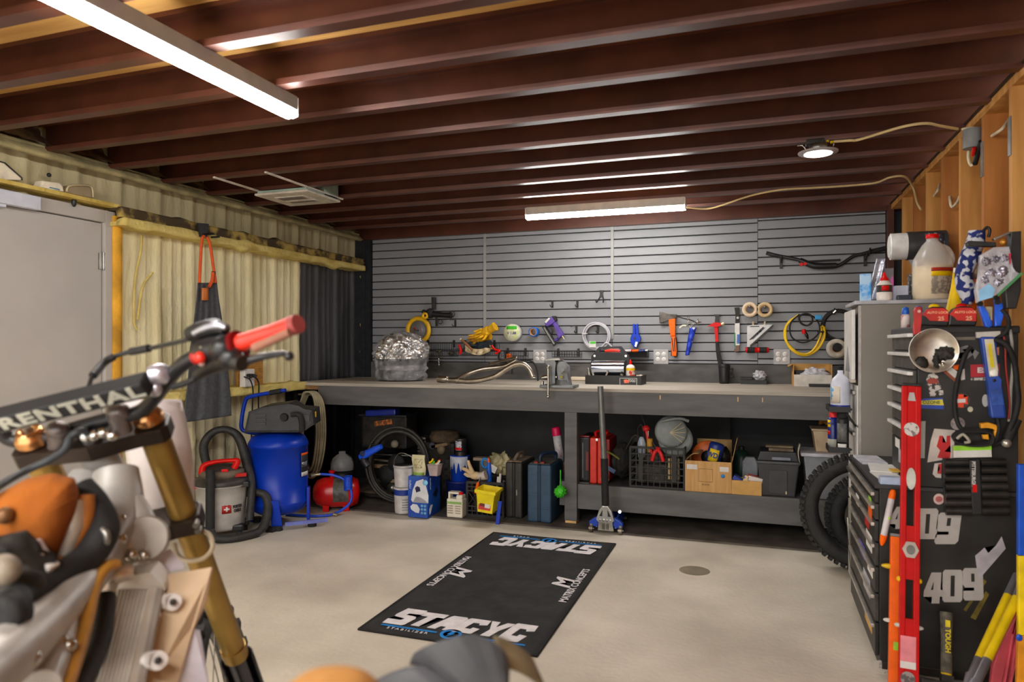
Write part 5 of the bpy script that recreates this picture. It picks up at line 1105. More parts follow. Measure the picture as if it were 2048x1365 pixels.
part('handle', MB().tube([(-.03, 0, -.0), (-.01, -.004, .06), (.02, .02, .085)], .014, 8), ra, u); part('handle', MB().tube([(.05, .0, .0), (.035, -.004, .05), (.0, .02, .09)], .014, 8), ra, u); part('jaw', MB().tube([(.0, .02, .085), (-.03, .03, .13)], [.016, .008], 8, 0), dark(), u)
u = ink('saw_guard', 'round grey saw guard with wire mesh tilted on top of the slatted crate', 'guard', .085, .13, .392, (0, 38, 0))
gg = mat('guard_grey', (126,132,130), .5, var=.08)
part('shell', MB().lathe([(.0, .05), (.10, .05), (.115, .04), (.12, .0), (.108, -.005)], RX(75), 32, a0=0, a1=360), gg, u)
part('lip', MB().lathe([(.10, -.03), (.125, -.03), (.125, .0), (.10, .0)], T(.06, -.02, -.02) @ RX(75), 32), gg, u)
mb = MB()
for i in range(9): mb.cyl((.0, -.05, .0), (.11*math.cos(i*.35-1.4), -.055, .11*math.sin(i*.35-1.4)), .003, n=5)
part('mesh', mb, mat('mesh_cream', (190,176,140), .5), u)
part('bracket', MB().tube([(-.10, -.04, .02), (-.02, -.05, .12), (.05, -.04, .15)], .012, 8), gg, u)
for i in range(4): single('wood_slat', MB().bb((0, 0, 0), (.014, .012, .15)), mat('slat_pale', (200,168,110), .7), ['pale wood slat in the slatted crate nearest the red pliers', 'pale wood slat in the slatted crate, second from the red pliers', 'pale wood slat in the slatted crate, third from the red pliers', 'pale wood slat in the slatted crate farthest from the red pliers'][i], 'slat', kc+V((.075+.022*i, .03, .06)))
# ---- big cardboard box
cb2 = mat('box_woodprint', (196,148,88), .75, var=.08, scale=5, stretch=(9,1,.6), rgb2=(212,168,110))
t, q, k = ft('cardboard_box', 'open tan cardboard box with raised flaps on the shelf between crate and toolbox', 'box', *c8(235, 805), SZ); bxl = t.location.copy(); bxl.y = 5.125; t.location = bxl.copy()
part('carton', MB().bb((-.158, 0, 0), (.158, .005, .218)).bb((-.158, .295, 0), (.158, .30, .218)).bb((-.158, .005, 0), (-.153, .295, .218)).bb((.153, .005, 0), (.158, .295, .218)).bb((-.153, .005, 0), (.153, .295, .005)), cb2, t)
part('flap', MB().sheet(lambda u, v: (-.155+.09*u+.02*v, .02+.24*v, .22+.045*u+.02*math.sin(u*3)), 5, 5, .004), mat('flap_tan', (172,138,88), .75), t)
part('flap', MB().sheet(lambda u, v: (.158+.035*u, .01+.26*v, .218+.17*u-.02*v), 5, 5, .004), mat('flap_tan', (172,138,88), .75), t)
part('flap', MB().sheet(lambda u, v: (-.10+.25*v, .30+.02*u, .218+.12*u), 5, 5, .004), mat('flap_tan', (172,138,88), .75), t)
fq = lambda x, y: ((x-235)/4.267*k, (805-y)/4.267*k)
sq_ = MB()
for a, b_ in (((158,605),(272,605)), ((158,715),(272,715)), ((158,605),(158,715)), ((272,605),(272,715))):
    p0 = fq(*a); p1 = fq(*b_); sq_.bb((min(p0[0],p1[0])-.001, -.0015, min(p0[1],p1[1])-.001), (max(p0[0],p1[0])+.001, -.0003, max(p0[1],p1[1])+.001))
part('square_outline', sq_, mat('print_brown2', (96,70,44), .7), t)
part('lettering', MB().text('acacia', .022, frame((fq(215,740)[0], -.0006, fq(0,738)[1]), (1,0,0), (0,0,1)), th=.0005), mat('print_brown2', (96,70,44)), t)
for x, y, w_ in ((100, 592, .072), (368, 600, .06)): part('shipping_label', MB().box((fq(x, y)[0], -.001, fq(x, y)[1]), (w_, .001, .034)), wht(), t)
part('round_sticker', MB().lathe([(0, 0), (.014, 0), (.014, .001), (0, .001)], frame((fq(358,658)[0], -.0004, fq(0,658)[1]), (1,0,0), (0,0,1)), 20), mat('sticker_sky', (60,150,220), .4), t)
u = thing('reel', 'orange round reel sticking up out of the cardboard box', 'reel', bxl+V((-.015, .235, .215)))
part('disc', MB().lathe([(.045, -.012), (.115, -.012), (.12, 0), (.115, .012), (.045, .012)], RX(90), 36), mat('reel_orange', (202,92,24), .5, var=.1), u); part('hub', MB().lathe([(0, -.02), (.05, -.02), (.05, .02), (0, .02)], RX(90), 24), dark(), u)
u = thing('spray_can', 'blue and yellow large spray can tilted in the cardboard box', 'spray can', bxl+V((.015, .075, .16)), (0, 14, 0))
part('can', MB().lathe([(0, 0), (.052, 0), (.052, .17), (.045, .185), (0, .19)], n=30), mat('can_navy', (18,44,120), .4), u)
part('label', MB().sheet(lambda a, b: (.0528*math.sin(-.8+1.4*a), -.0528*math.cos(-.8+1.4*a), .055+.09*b), 10, 2, .0006), mat('label_yellow', (240,206,30), .4), u)
part('lettering', MB().text('WD', .052, frame((-.012, -.0535, .10), (1,-.0,0), (0,0,1)), bold=.002, th=.002, sx=.8), mat('can_navy', (18,44,120)), u)
u = thing('mesh_cap', 'black mesh cap lying in the cardboard box beside the blue can', 'cap', bxl+V((.10, .21, .225)))
part('crown', MB().ball((0, 0, .0), (.043, .075, .075), amp=.12, n=16), blk(), u); part('brim', MB().sheet(lambda a, b: (-.055+.08*a, -.09-.03*b, -.015-.03*a-.02*b), 8, 4, .004), mat('brim_grey', (140,138,132), .6), u)
# ---- small tan box and packets
t, q, k = ft('carton', 'small open tan carton with bright packets on the shelf edge', 'box', *c8(567, 828), SZ); sb = t.location.copy(); sb.y = 5.12; t.location = sb.copy()
part('carton', MB().bb((-.098, 0, 0), (.098, .004, .098)).bb((-.098, .136, 0), (.098, .14, .098)).bb((-.098, .004, 0), (-.094, .136, .098)).bb((.094, .004, 0), (.098, .136, .098)).bb((-.094, .004, 0), (.094, .136, .004)), mat('carton_gold', (208,162,92), .75, var=.05), t)
for i, (nm, lb, x, z, a, m_, w_) in enumerate((('packet', 'blue packet in the small tan carton', -.06, .085, 35, mat('packet_blue', (20,50,150), .4), .07), ('packet', 'cream and blue packet in the middle of the small tan carton', -.005, .09, -70, mat('packet_cream', (226,200,150), .5, scale=30, rgb2=(60,100,190), thr=(.55,.6)), .06), ('packet', 'orange and white packet lying across the small tan carton', .055, .095, 12, mat('packet_orange', (232,76,22), .4, scale=9, rgb2=(226,214,206), thr=(.5,.55)), .10))):
    single(nm, MB().box((0, 0, 0), (w_, .09, .034), bev=.004), m_, lb, 'packet', sb+V((x, .06, z+.012)), (0, a, 0))
t, q, k = ft('jug', 'dark green jug standing behind the small tan carton', 'jug', *c8(525, 690), SZ); t.location = V((W(1483, 930, 5.55).x, 5.5, SZ))
part('body', MB().lathe([(0, 0), (.06, 0), (.065, .01), (.065, .20), (.05, .24), (.02, .26), (0, .26)], n=24), mat('jug_green', (24,54,44), .4), t); part('cap', MB().cyl((0, 0, .26), (0, 0, .285), .022), blk(), t)
t = single('bin', MB().prism([(-.05, 0), (.05, 0), (.055, .20), (.03, .235), (-.03, .235), (-.055, .20)], 0, .05, VF, bev=.01), mat('bin_grey', (128,132,138), .5), 'light grey rounded plastic lid standing beside the black toolbox', 'lid', V((W(1500, 940, 5.3).x, 5.36, SZ)))
# ---- black toolbox
t, q, k = ft('toolbox', 'large black plastic toolbox with dusty lid handle on the shelf', 'toolbox', *c8(840, 825), SZ); tl = V((q((1556,0))[0]+t.location.x, 5.14, SZ)); t.location = tl
tbm = mat('toolbox_black', (46,46,48), .5, var=.12)
part('body', MB().prism([(-.108, 0), (.108, 0), (.135, .22), (-.135, .22)], -.26, 0, VF, bev=.008), tbm, t)
part('rim', MB().bb((-.142, -.008, .2205), (.142, .268, .24), bev=.006), mat('toolbox_rim', (70,70,72), .45), t)
part('lid', MB().prism([(-.135, .2405), (.135, .2405), (.115, .305), (-.115, .305)], -.255, -.004, VF, bev=.008), tbm, t)
part('lid_handle', MB().bb((-.06, .03, .3055), (.10, .10, .325), bev=.006).bb((-.08, .06, .326), (.10, .14, .34), bev=.006), mat('lid_dusty', (116,100,80), .8, var=.25), t)
part('latch', MB().box((.02, -.012, .262), (.12, .012, .02), bev=.003), mat('latch_grey', (120,124,138), .4), t)
part('front_panel', MB().box((-.0, -.004, .10), (.12, .006, .16), bev=.003), mat('toolbox_panel', (56,56,58), .55), t)
part('lock', MB().box((.052, -.006, .03), (.010, .006, .02)), mat('brass', (190,150,80), .3, .9), t)
# ---- clear tub with lid, beige bin
t = thing('storage_tub', 'clear plastic storage tub with pale lid on the shelf next to the leaning tyres', 'storage tub', V((W(1600, 950, 5.14).x+.19, 5.14, SZ)))
cp = mat('tub_clear', (172,178,186), .2, var=.05, alpha=.6)
part('tub', MB().prism([(-.14, 0), (.14, 0), (.165, .285), (-.165, .285)], -.28, 0, VF, bev=.01), cp, t)
part('lid', MB().bb((-.185, -.02, .286), (.185, .30, .31), bev=.008), mat('lid_white', (196,196,206), .35, alpha=.95), t)
part('lid_clip', MB().sheet(lambda u, v: (-.185-.012*math.sin(v*3.1), .02+.10*u, .23+.13*v), 4, 6, .006), mat('clip_cream2', (190,180,160), .5), t)
single('clutter', MB().ball((-.07, .10, .15), (.05, .06, .04), amp=.3, seed=3).ball((.04, .12, .10), (.06, .07, .06), amp=.3, seed=5), mat('clutter_tan', (160,140,110), .7, var=.4, scale=20, rgb2=(80,110,150), thr=(.5,.6)), 'mixed tan and blue bits inside the clear storage tub', 'parts', t.location.copy()+V((0, .02, .0)), kind='stuff')
u = thing('plastic_bin', 'beige translucent bin heaped with brown sponge on the clear tub', 'bin', t.location+V((.03, .05, .311)))
part('bin', MB().prism([(-.115, 0), (.115, 0), (.135, .145), (-.135, .145)], -.2, 0, VF, bev=.01).bb((-.145, -.01, .1455), (.145, .21, .158), bev=.004), mat('bin_beige', (176,150,120), .4, var=.15, scale=10, rgb2=(202,180,150)), u)
single('sponge', MB().ball((0, 0, 0), (.11, .08, .065), amp=.8, freq=5, seed=7, n=24), mat('sponge_brown', (120,76,22), .9, var=.4, scale=18, rgb2=(186,130,40)), 'ragged brown sponge heaped in the beige bin', 'sponge', u.location+V((.01, .10, .248)))
# ---- two knobbly tyres
tr = mat('tyre_rubber', (34,33,33), .7, var=.2, scale=20, bump=.15)
def tyre(label, loc, R0, rs, rz, knob=.016, n=56):
    t = thing('tyre', label, 'tyre', loc, (0, 0, rz), 'spare knobbly tyres behind the grey cabinet')
    c = V((0, 0, R0)); M = T(0, 0, R0) @ RX(90)
    part('carcass', MB().lathe([(R0-rs*2.05, -rs*.55), (R0-rs*1.5, -rs*.95), (R0-rs*.7, -rs*1.0), (R0-knob-.004, -rs*.62), (R0-knob, 0), (R0-knob-.004, rs*.62), (R0-rs*.7, rs*1.0), (R0-rs*1.5, rs*.95), (R0-rs*2.05, rs*.55), (R0-rs*1.95, rs*.3), (R0-rs*1.2, 0), (R0-rs*1.95, -rs*.3), (R0-rs*2.05, -rs*.55)], M, 72), tr, t)
    mb = MB()
    for i in range(n):
        a = 2*math.pi*i/n
        F = M @ Matrix.Rotation(a, 4, 'Z')
        for z in ((-.60, .0, .60) if i % 2 else (-.32, .32)):
            ww = .020 if abs(z) < .5 else .022
            mb.box((R0-knob/2-(.006 if abs(z) > .5 else 0), 0, z*rs), (knob+.004, R0*2*math.pi/n*.62, ww), F, bev=.002, seg=1)
        for s in (-1, 1): mb.box((R0-knob*1.3, 0, s*rs*.88), (.02, R0*2*math.pi/n*.5, .014), F @ T(0, 0, 0), bev=.002, seg=1)
    part('tread_knobs', mb, tr, t)
    part('rim_line', MB().lathe([(R0-rs*.98, -rs*1.01), (R0-rs*.92, -rs*1.02), (R0-rs*.90, -rs*.99), (R0-rs*.98, -rs*1.01)], M, 72), mat('rim_line', (110,106,96), .6), t)
    return t
ty = W(1720, 1036, 4.62)
tyre('black knobbly tyre standing in front, half hidden by the grey cabinet', V((ty.x+.02, 4.60, .0005)), .355, .052, -6)
tyre('black knobbly tyre standing behind the front knobbly tyre', V((ty.x+.105, 4.76, .0005)), .288, .056, -4)
# ================================================================ floor mat
mk = mat('mat_black', (28,28,30), .9, var=.35, scale=7, bump=.15, rgb2=(44,44,46))
P00 = WZ(716, 1262); P10 = WZ(1074, 1316); P01 = WZ(986, 1069); P11 = WZ(1231, 1089)
ex = ((P10-P00)+(P11-P01))/2; ey = ((P01-P00)+(P11-P10))/2
MW, ML = ex.length, ey.length; ang = math.degrees(math.atan2(ey.y, ey.x))-90
mo = (P00+P10+P01+P11)/4
t = thing('floor_mat', 'black floor mat printed with white and blue lettering on the concrete', 'mat', V((mo.x, mo.y, 0)), (0, 0, ang))
part('mat', MB().sheet(lambda u, v: (MW*(u-.5), ML*(v-.5), .007+.0035*mnoise.noise(V((u*4, v*7, 1)))), 24, 40, .0065), mk, t)
part('edge_binding', MB().tube([(-MW/2, -ML/2, .006), (MW/2, -ML/2, .006), (MW/2, ML/2, .006), (-MW/2, ML/2, .006)], .006, 6, 0, True), mat('mat_edge', (20,20,22), .7), t)
wp_ = mat('mat_white', (222,218,222), .75, var=.05, scale=20); bp_ = mat('mat_blue', (16,126,206), .7)
ZT = .0112
# wordmark strokes, drawn as blocky slanted letters in a 0..1 x 0..1 cell
LET = {
 'S': [[(.06,1),(1.0,1),(1.06,.72),(.44,.70),(.40,.60),(.92,.56),(1.0,.44),(.92,.06),(.82,0),(-.06,0),(-.10,.26),(.52,.27),(.56,.38),(.02,.44),(-.04,.56)]],
 'T': [[(.0,1),(1.08,1),(1.06,.72),(.74,.72),(.56,0),(.18,0),(.36,.72),(-.02,.72)]],
 'A': [[(.30,1),(.92,1),(1.02,.9),(.92,0),(.58,0),(.60,.22),(.36,.22),(.28,0),(-.10,0),(.22,.9)]],
 'C': [[(.10,1),(.98,1),(1.04,.68),(.72,.62),(.66,.74),(.40,.74),(.32,.30),(.58,.28),(.62,.40),(.94,.36),(.84,.02),(.80,0),(-.02,0),(-.08,.12),(.02,.92)]],
 'Y': [[(.0,1),(.38,1),(.44,.62),(.70,1),(1.1,1),(.72,.46),(.62,0),(.22,0),(.32,.42)]]}
def wordmark(y, flip, sz, w):
    mb = MB(); s = -1 if flip else 1; x = -w/2; cw = w/5.2
    bb_ = [0]*6
    for i, ch in enumerate('STACYC'):
        cwid = w/6.0
        for poly in LET[ch]:
            mb.prism([(s*(-w/2+cwid*(i+px*.98)+.02*(py-.5)*sz*6), y+s*((py-.5)*sz*(1.18 if i in (0,5) else 1.0))) for px, py in poly], ZT-.002, ZT)
    return mb
for y, fl, sz in ((-ML/2+.20, False, .17), (ML/2-.20, True, .17)):
    part('wordmark', wordmark(y, fl, sz, MW*.80), wp_, t)
    s = -1 if fl else 1
    part('underline', MB().prism([(-.36, y-s*.115), (-.07, y-s*.115), (-.07, y-s*.127), (-.36, y-s*.127)], ZT-.002, ZT).prism([(.07, y-s*.115), (.36, y-s*.115), (.36, y-s*.127), (.07, y-s*.127)], ZT-.002, ZT), bp_, t)
    part('round_mark', MB().lathe([(.036, ZT-.002), (.036, ZT), (.052, ZT), (.052, ZT-.002)], T(0, y-s*.118, 0), 32), bp_, t)
    part('bolt_mark', MB().prism([(s*a, y-s*.118+s*b) for a, b in ((-.004,.03),(.018,.03),(.006,.006),(.016,.006),(-.014,-.032),(-.004,-.004),(-.016,-.004))], ZT-.002, ZT), bp_, t)
    part('small_lettering', MB().text('S T A B I L I Z E R', .028, T(s*-.21, y-s*.148, ZT) @ RZ(180 if fl else 0), th=.0006), wp_, t)
    part('small_lettering', MB().text('C Y C L E', .028, T(s*.21, y-s*.148, ZT) @ RZ(180 if fl else 0), th=.0006), wp_, t)
for s in (-1, 1):
    part('side_lettering', MB().text('MATRIX CONCEPTS', .060, T(s*(MW/2-.055), .02, ZT) @ RZ(90 if s > 0 else -90), th=.0006, bold=.0008, sx=1.05), wp_, t)
    part('side_emblem', MB().text('M', .15, T(s*(MW/2-.125), .02, ZT) @ RZ(90 if s > 0 else -90), th=.0006, bold=.004, sx=1.25, shear=.25), wp_, t)
# ================================================================ right side : chests, cabinet and what hangs on them
def k7(x, y): return (1650+x/3.79, 640+y/3.79)
def k8(x, y): return (1750+x/4.013, 560+y/4.013)
def k6(x, y): return (1650+x/3.69, 430+y/3.69)
def kb(x, y): return (1600+x/2.935, 900+y/2.935)
CY = 3.20                                      # near face of both chests
def cq(t, Y=CY):
    L = t.location
    def q(a): d = W(a[0], a[1], Y)-L; return (d.x, d.z)
    return q
chb = mat('chest_black', (34,33,31), .5, .2, var=.3, scale=6, bump=.06)
# ---- lower chest
t = thing('tool_chest', 'tall black steel drawer chest with number stickers on its end panel', 'tool chest', (.46, CY, 0))
lc = t; q = cq(t)
part('carcass', MB().bb((.012, 0, .02), (.49, .83, .755), bev=.004), chb, t)
part('top', MB().bb((-.006, -.006, .7555), (.495, .835, .772), bev=.003), mat('chest_top', (52,52,54), .45, .3), t)
zs = [.06, .20, .32, .43, .53, .62, .69, .745]
for i in range(7):
    d = part('drawer', MB().bb((-.002, .02, zs[i]+.004), (.0118, .81, zs[i+1]-.004), bev=.002), [mat('drawer_black', (40,39,38), .45, .2, var=.2), mat('drawer_scuffed', (58,55,52), .5, .3, var=.3)][i % 2], t)
    part('pull', MB().bb((-.016, .03, zs[i+1]-.026), (-.0022, .80, zs[i+1]-.012), bev=.002), mat('pull_light', (188,182,174), .35, .6, var=.12), d)
for y, z, w_, h, c in ((.10,.60,.10,.05,orn()), (.12,.66,.07,.03,mat('sticker_lime',(150,206,40),.5)), (.18,.54,.12,.06,mat('sticker_red',(190,34,30),.5)), (.10,.46,.16,.07,paper()), (.3,.37,.18,.06,mat('sticker_violet',(96,80,170),.5)), (.08,.36,.14,.05,paper()), (.15,.25,.2,.08,mat('sticker_grey2',(180,180,190),.5)), (.5,.57,.1,.05,paper()), (.1,.12,.2,.06,mat('sticker_gold',(214,160,60),.5))):
    part('sticker', MB().bb((-.0035, y, z), (-.0022, y+w_, z+h)), c, t)
ss = mat('sticker_silver', (176,172,168), .45, var=.04)
def stk(pts, fn, m=ss, z=.0012, parent=None, name='sticker'): return part(name, MB().prism([q(fn(*p)) for p in pts], .0003, z, VF), m, parent or lc)
# digits drawn as rounded block numerals with dark counters
def digit(ch, cx, cy, w, h, sl, par):
    # cx, cy, w, h in photograph pixels ; sl = slant
    def P(a, b): return q((cx+(a-.5)*w+(b-.5)*sl, cy+(.5-b)*h))
    o = {'0': [(.1,0),(.9,0),(1,.08),(1,.92),(.9,1),(.1,1),(0,.92),(0,.08)],
         '9': [(.08,0),(.88,0),(1,.10),(1,.92),(.88,1),(.12,1),(0,.90),(0,.50),(.10,.40),(.55,.40),(.55,.30),(.02,.30),(.0,.08)],
         '4': [(.45,0),(.92,0),(.92,.22),(1.06,.22),(1.06,.44),(.92,.44),(.92,1),(.34,1),(-.04,.40),(-.04,.22),(.45,.22)]}[ch]
    s_ = part('number_sticker', MB().prism([P(*a) for a in o], .0003, .0015, VF), ss, par)
    hole = {'0': [(.40,.18),(.60,.18),(.60,.82),(.40,.82)], '9': [(.42,.58),(.58,.58),(.58,.83),(.42,.83)], '4': [(.36,.44),(.50,.44),(.50,.72)]}[ch]
    part('counter', MB().prism([P(*a) for a in hole], .0016, .0021, VF), chb, s_)
for ch, x, y, w_, h, sl in (('4',572,400,90,130,20),('0',748,435,118,180,12),('9',868,462,140,185,24)):
    a = kb(x, y); digit(ch, a[0], a[1], w_/2.935, h/2.935, sl/2.935, t)
for ch, x, y, w_, h, sl in (('4',782,812,100,182,12),('0',895,800,118,190,4),('9',1015,790,120,190,-6)):
    a = kb(x, y); digit(ch, a[0], a[1], w_/2.935, h/2.935, sl/2.935, t)
part('tick_sticker', MB().prism([q(kb(*p)) for p in ((1027,622),(1082,574),(1104,606),(1150,560),(1182,508),(1206,580),(1048,762),(1040,720))], .0022, .0034, VF), mat('sticker_lilac', (176,172,180), .4), t)
rs_ = part('round_sticker', MB().prism([q((kb(815,290)[0]+11*math.cos(i*.4), kb(815,290)[1]+11*math.sin(i*.4))) for i in range(16)], .0003, .0014, VF), mat('sticker_pinkish', (206,176,172), .5), t)
part('round_print', MB().prism([q((kb(815,290)[0]+7*math.cos(i*.4), kb(815,290)[1]+6*math.sin(i*.4))) for i in range(16)], .0015, .002, VF), mat('sticker_brick', (176,90,84), .5), rs_)
stk([(432,1240),(470,1236),(520,1262),(524,1355),(470,1365),(440,1330)], kb, mat('sticker_bone', (178,172,164), .5, scale=26, rgb2=(70,66,60), thr=(.55,.6)))
for pts in (((1000,985),(1090,830),(1110,850),(1030,1000)), ((960,940),(1080,760),(1095,775),(975,950))): part('olive_streak', MB().prism([q(kb(*p)) for p in pts], .0003, .0007, VF), mat('streak_olive', (96,84,16), .6, var=.3), t)
part('lower_edge', MB().bb((.02, -.004, .02), (.48, .0, .05), bev=.002), dark(), t)
for x in (.05, .44):
    for y in (.06, .76): part('caster', MB().cyl((x-.012, y, .01), (x+.012, y, .01), .0098, n=16), rub(), t)
# papers on the lower chest
for i, (x, y, a, w_, h, m_, lb) in enumerate(((.03,.10,4,.10,.20,paper(),'white paper sheet lying nearest the red level on the black chest'), (.02,.30,-5,.11,.22,paper(),'white paper sheet in the middle of the chest top beside the drawers'), (.015,.52,3,.11,.24,mat('paper_grey',(196,198,206),.7),'bluish grey paper sheet farthest back on the black chest top'))):
    single('paper_sheet', MB().bb((0, 0, 0), (w_, h, .004+.003*i)), m_, lb, 'paper', V((.46+x, CY+y, .7725)), (0, 0, a))
single('envelope', MB().bb((0, 0, 0), (.06, .07, .006)), mat('envelope_gold', (214,170,60), .7), 'small yellow envelope on the papers by the red level', 'envelope', V((.56, CY+.28, .781)))
single('box', MB().bb((0, 0, 0), (.12, .05, .03), bev=.003), mat('box_bluewhite', (170,186,214), .4, var=.1), 'narrow bluish white box on the front edge of the black chest top', 'box', V((.475, CY+.005, .7725)))
# ---- upper chest
t = thing('tool_chest', 'black top tool chest covered in stickers, set on the lower drawer chest', 'tool chest', (.597, CY, .7725)); uc = t
q = cq(t)
part('carcass', MB().bb((.012, 0, .0), (.355, .50, .615), bev=.004), chb, t)
part('lid', MB().bb((-.004, -.004, .6155), (.36, .505, .645), bev=.006), mat('chest_lid', (38,38,39), .4, .2), t)
for i in range(6):
    z0, z1 = .16+.078*i, .233+.078*i
    d = part('drawer', MB().bb((-.001, .015, z0), (.0118, .485, z1), bev=.002), mat('drawer_grey', (70,66,60), .5, .3, var=.3), t)
    part('pull', MB().bb((-.022, .015, z1-.020), (-.0012, .485, z1-.005), bev=.003), mat('pull_white', (226,224,222), .35, .05, var=.05), d)
part('drawer', MB().bb((-.001, .015, .01), (.0118, .485, .155), bev=.002), mat('drawer_black', (40,39,38)), t)
for y, z, w_, h, c in ((.06,.10,.12,.05,paper()), (.2,.05,.12,.06,mat('sticker_grey2',(180,180,190),.5)), (.05,.03,.10,.04,yel()), (.3,.11,.1,.04,paper())): part('sticker', MB().bb((-.0025, y, z), (-.0011, y+w_, z+h)), c, t)
part('tray_slot', MB().prism([q(k8(*p)) for p in ((590,415),(800,410),(800,485),(590,490))], -.0, .003, VF), mat('slot_black', (14,14,15), .5), t)
part('tray_rail', MB().prism([q(k8(*p)) for p in ((600,462),(800,458),(800,482),(600,486))], .0035, .008, VF), mat('rail_dusty', (110,102,92), .5, .4), t)
def us(pts, fn, m, z=.0012, name='sticker', par=None, z0=.0003): return part(name, MB().prism([q(fn(*p)) for p in pts], z0, z, VF), m, par or t)
us([(705,770),(762,768),(755,1050),(710,1048)], k7, mat('sticker_slate', (150,158,152), .5))
s_ = us([(828,826),(985,838),(972,1060),(925,1056),(775,1082),(800,920)], k7, mat('sticker_cream', (196,188,180), .5))
us([(868,878),(892,880),(888,930),(918,932),(922,880),(948,878),(950,948),(905,1000),(952,1004),(946,1056),(850,1046),(872,990),(845,960)], k7, mat('sticker_crimson', (186,20,22), .45), .0022, 'red_figure', s_, .0013)
s_ = us([(830,1090),(884,1085),(880,1200),(840,1196),(815,1170)], k7, mat('sticker_cream', (196,188,180), .5)); us([(858,1095),(884,1090),(880,1170),(850,1165),(870,1130)], k7, mat('sticker_crimson', (186,20,22)), .0022, 'red_figure', s_, .0013)
s_ = us([(355,955),(545,948),(552,1040),(352,1032)], k8, mat('sticker_royal', (32,70,170), .45)); us([(358,972),(540,960),(552,1008),(360,1002)], k8, mat('sticker_yellow', (214,206,60), .5), .0019, 'yellow_band', s_, .0013)
part('lettering', MB().text('OZONE', .017, frame((*[q(k8(452,985))[0], -.0019, q(k8(452,985))[1]],), (1,0,0.03), (0,0,1)), th=.0005, bold=.0006), mat('print_olive', (84,90,40), .5), s_)
s_ = us([(530,725),(640,820),(690,770),(590,690)], k8, mat('sticker_brown', (140,66,28), .5)); us([(560,720),(640,790),(678,752),(600,690)], k8, mat('sticker_pale', (200,196,190), .5), .0019, 'white_lettering', s_, .0013); us([(620,690),(680,680),(686,730),(640,720)], k8, orn(), .0024, 'orange_mark', s_, .002)
for pts in ([(645,560),(690,540),(740,525),(760,545),(700,560),(720,580),(660,590),(650,625),(700,640),(640,640)], [(735,640),(760,560),(780,600),(800,560),(835,585),(800,640),(785,600)]): us(pts, k8, mat('sticker_dimgrey', (120,118,116), .5), name='signature_sticker')
s_ = us([(765,682),(1000,674),(1002,776),(768,782)], k8, mat('sticker_maroon', (176,28,40), .5))
part('lettering', MB().text('ESE', .028, frame((q(k8(880,728))[0], -.0013, q(k8(880,728))[1]), (1,0,0), (0,0,1)), th=.0006, bold=.0012, sx=1.25), mat('sticker_pale', (200,196,190)), s_)
us([(768,788),(1000,782),(1000,806),(770,808)], k8, mat('sticker_pale2', (190,186,180), .5, scale=120, rgb2=(60,50,50), thr=(.5,.55)))
def ngon(fn, x, y, rx, ry, n=20): return [(x+rx*math.cos(6.283*i/n), y+ry*math.sin(6.283*i/n)) for i in range(n)]
s_ = us(ngon(k8, 690, 970, 72, 62), k8, mat('sticker_darkbrown', (66,50,46), .5)); us([(668,920),(710,920),(712,945),(745,935),(738,968),(745,1000),(712,995),(708,1026),(668,1024),(662,990),(640,970),(664,945)], k8, mat('sticker_flame', (232,70,24), .5), .0019, 'orange_gear', s_, .0013); us([(655,958),(725,955),(725,985),(656,988)], k8, wht(), .0026, 'white_lettering', s_, .002)
us(ngon(k8, 664, 1155, 58, 52), k8, mat('sticker_rose', (176,166,162), .5, scale=40, rgb2=(110,100,98))); us(ngon(k8, 764, 1040, 22, 22), k8, mat('sticker_cream2', (190,186,164), .5))
us(ngon(k8, 885, 970, 26, 50), k8, ss)
us([(412,800),(430,760),(470,745),(505,775),(512,830),(545,880),(550,920),(520,930),(500,900),(480,935),(440,935),(432,880),(415,840)], k8, mat('sticker_white_art', (196,190,184), .5, scale=55, rgb2=(48,44,42), thr=(.48,.54)))
us([(415,805),(440,790),(500,795),(510,830),(430,838)], k8, mat('sticker_brickred', (150,54,40), .5), .002, z0=.0013)
us([(685,730),(718,715),(722,800),(690,808)], k8, mat('sticker_pale', (200,196,190)))
us([(965,545),(995,540),(995,605),(968,608)], k8, mat('sticker_apricot', (226,140,90), .5))
# things stuck on or hanging from the chest ends
def nt(name, label, cat, p, off=.001, group=None):
    a = thing(name, label, cat, W(p[0], p[1], CY-off)); return a, cq(a, CY-off)
def NP(mb, q, fn, pts, z0, z1, bev=0.): return mb.prism([q(fn(*p)) for p in pts], z0, z1, VF, bev)
t, q = nt('magnetic_dish', 'round shiny steel magnetic parts dish stuck on the upper chest', 'dish', k8(458, 568), .007)
FM = frame((0,0,0), (1,0,0), (0,0,1)); rr = .088
part('bowl', MB().lathe([(0, .004), (rr*.55, .004), (rr*.85, .014), (rr*.96, .030), (rr, .032), (rr*1.0, .026), (rr*.88, .008), (rr*.55, .0), (0, 0)], FM, 48), mat('dish_steel', (206,200,190), .34, .9, var=.25, scale=9), t)
part('magnet', MB().ball((-.04, -.012, -.05), (.024, .012, .026), amp=.25), grease(), t)
part('filings', MB().ball((.045, -.010, -.012), (.034, .012, .026), amp=.5, freq=4, seed=3), grease(), t); part('filings', MB().ball((.015, -.010, -.04), (.014, .010, .03), amp=.5, freq=4, seed=5), grease(), t)
for i, (x, z) in enumerate(((.024, -.055), (.034, -.052))): part('screw', MB().ball((x, -.014, z), .007), chrome(), t)
TOPZ = 1.4185
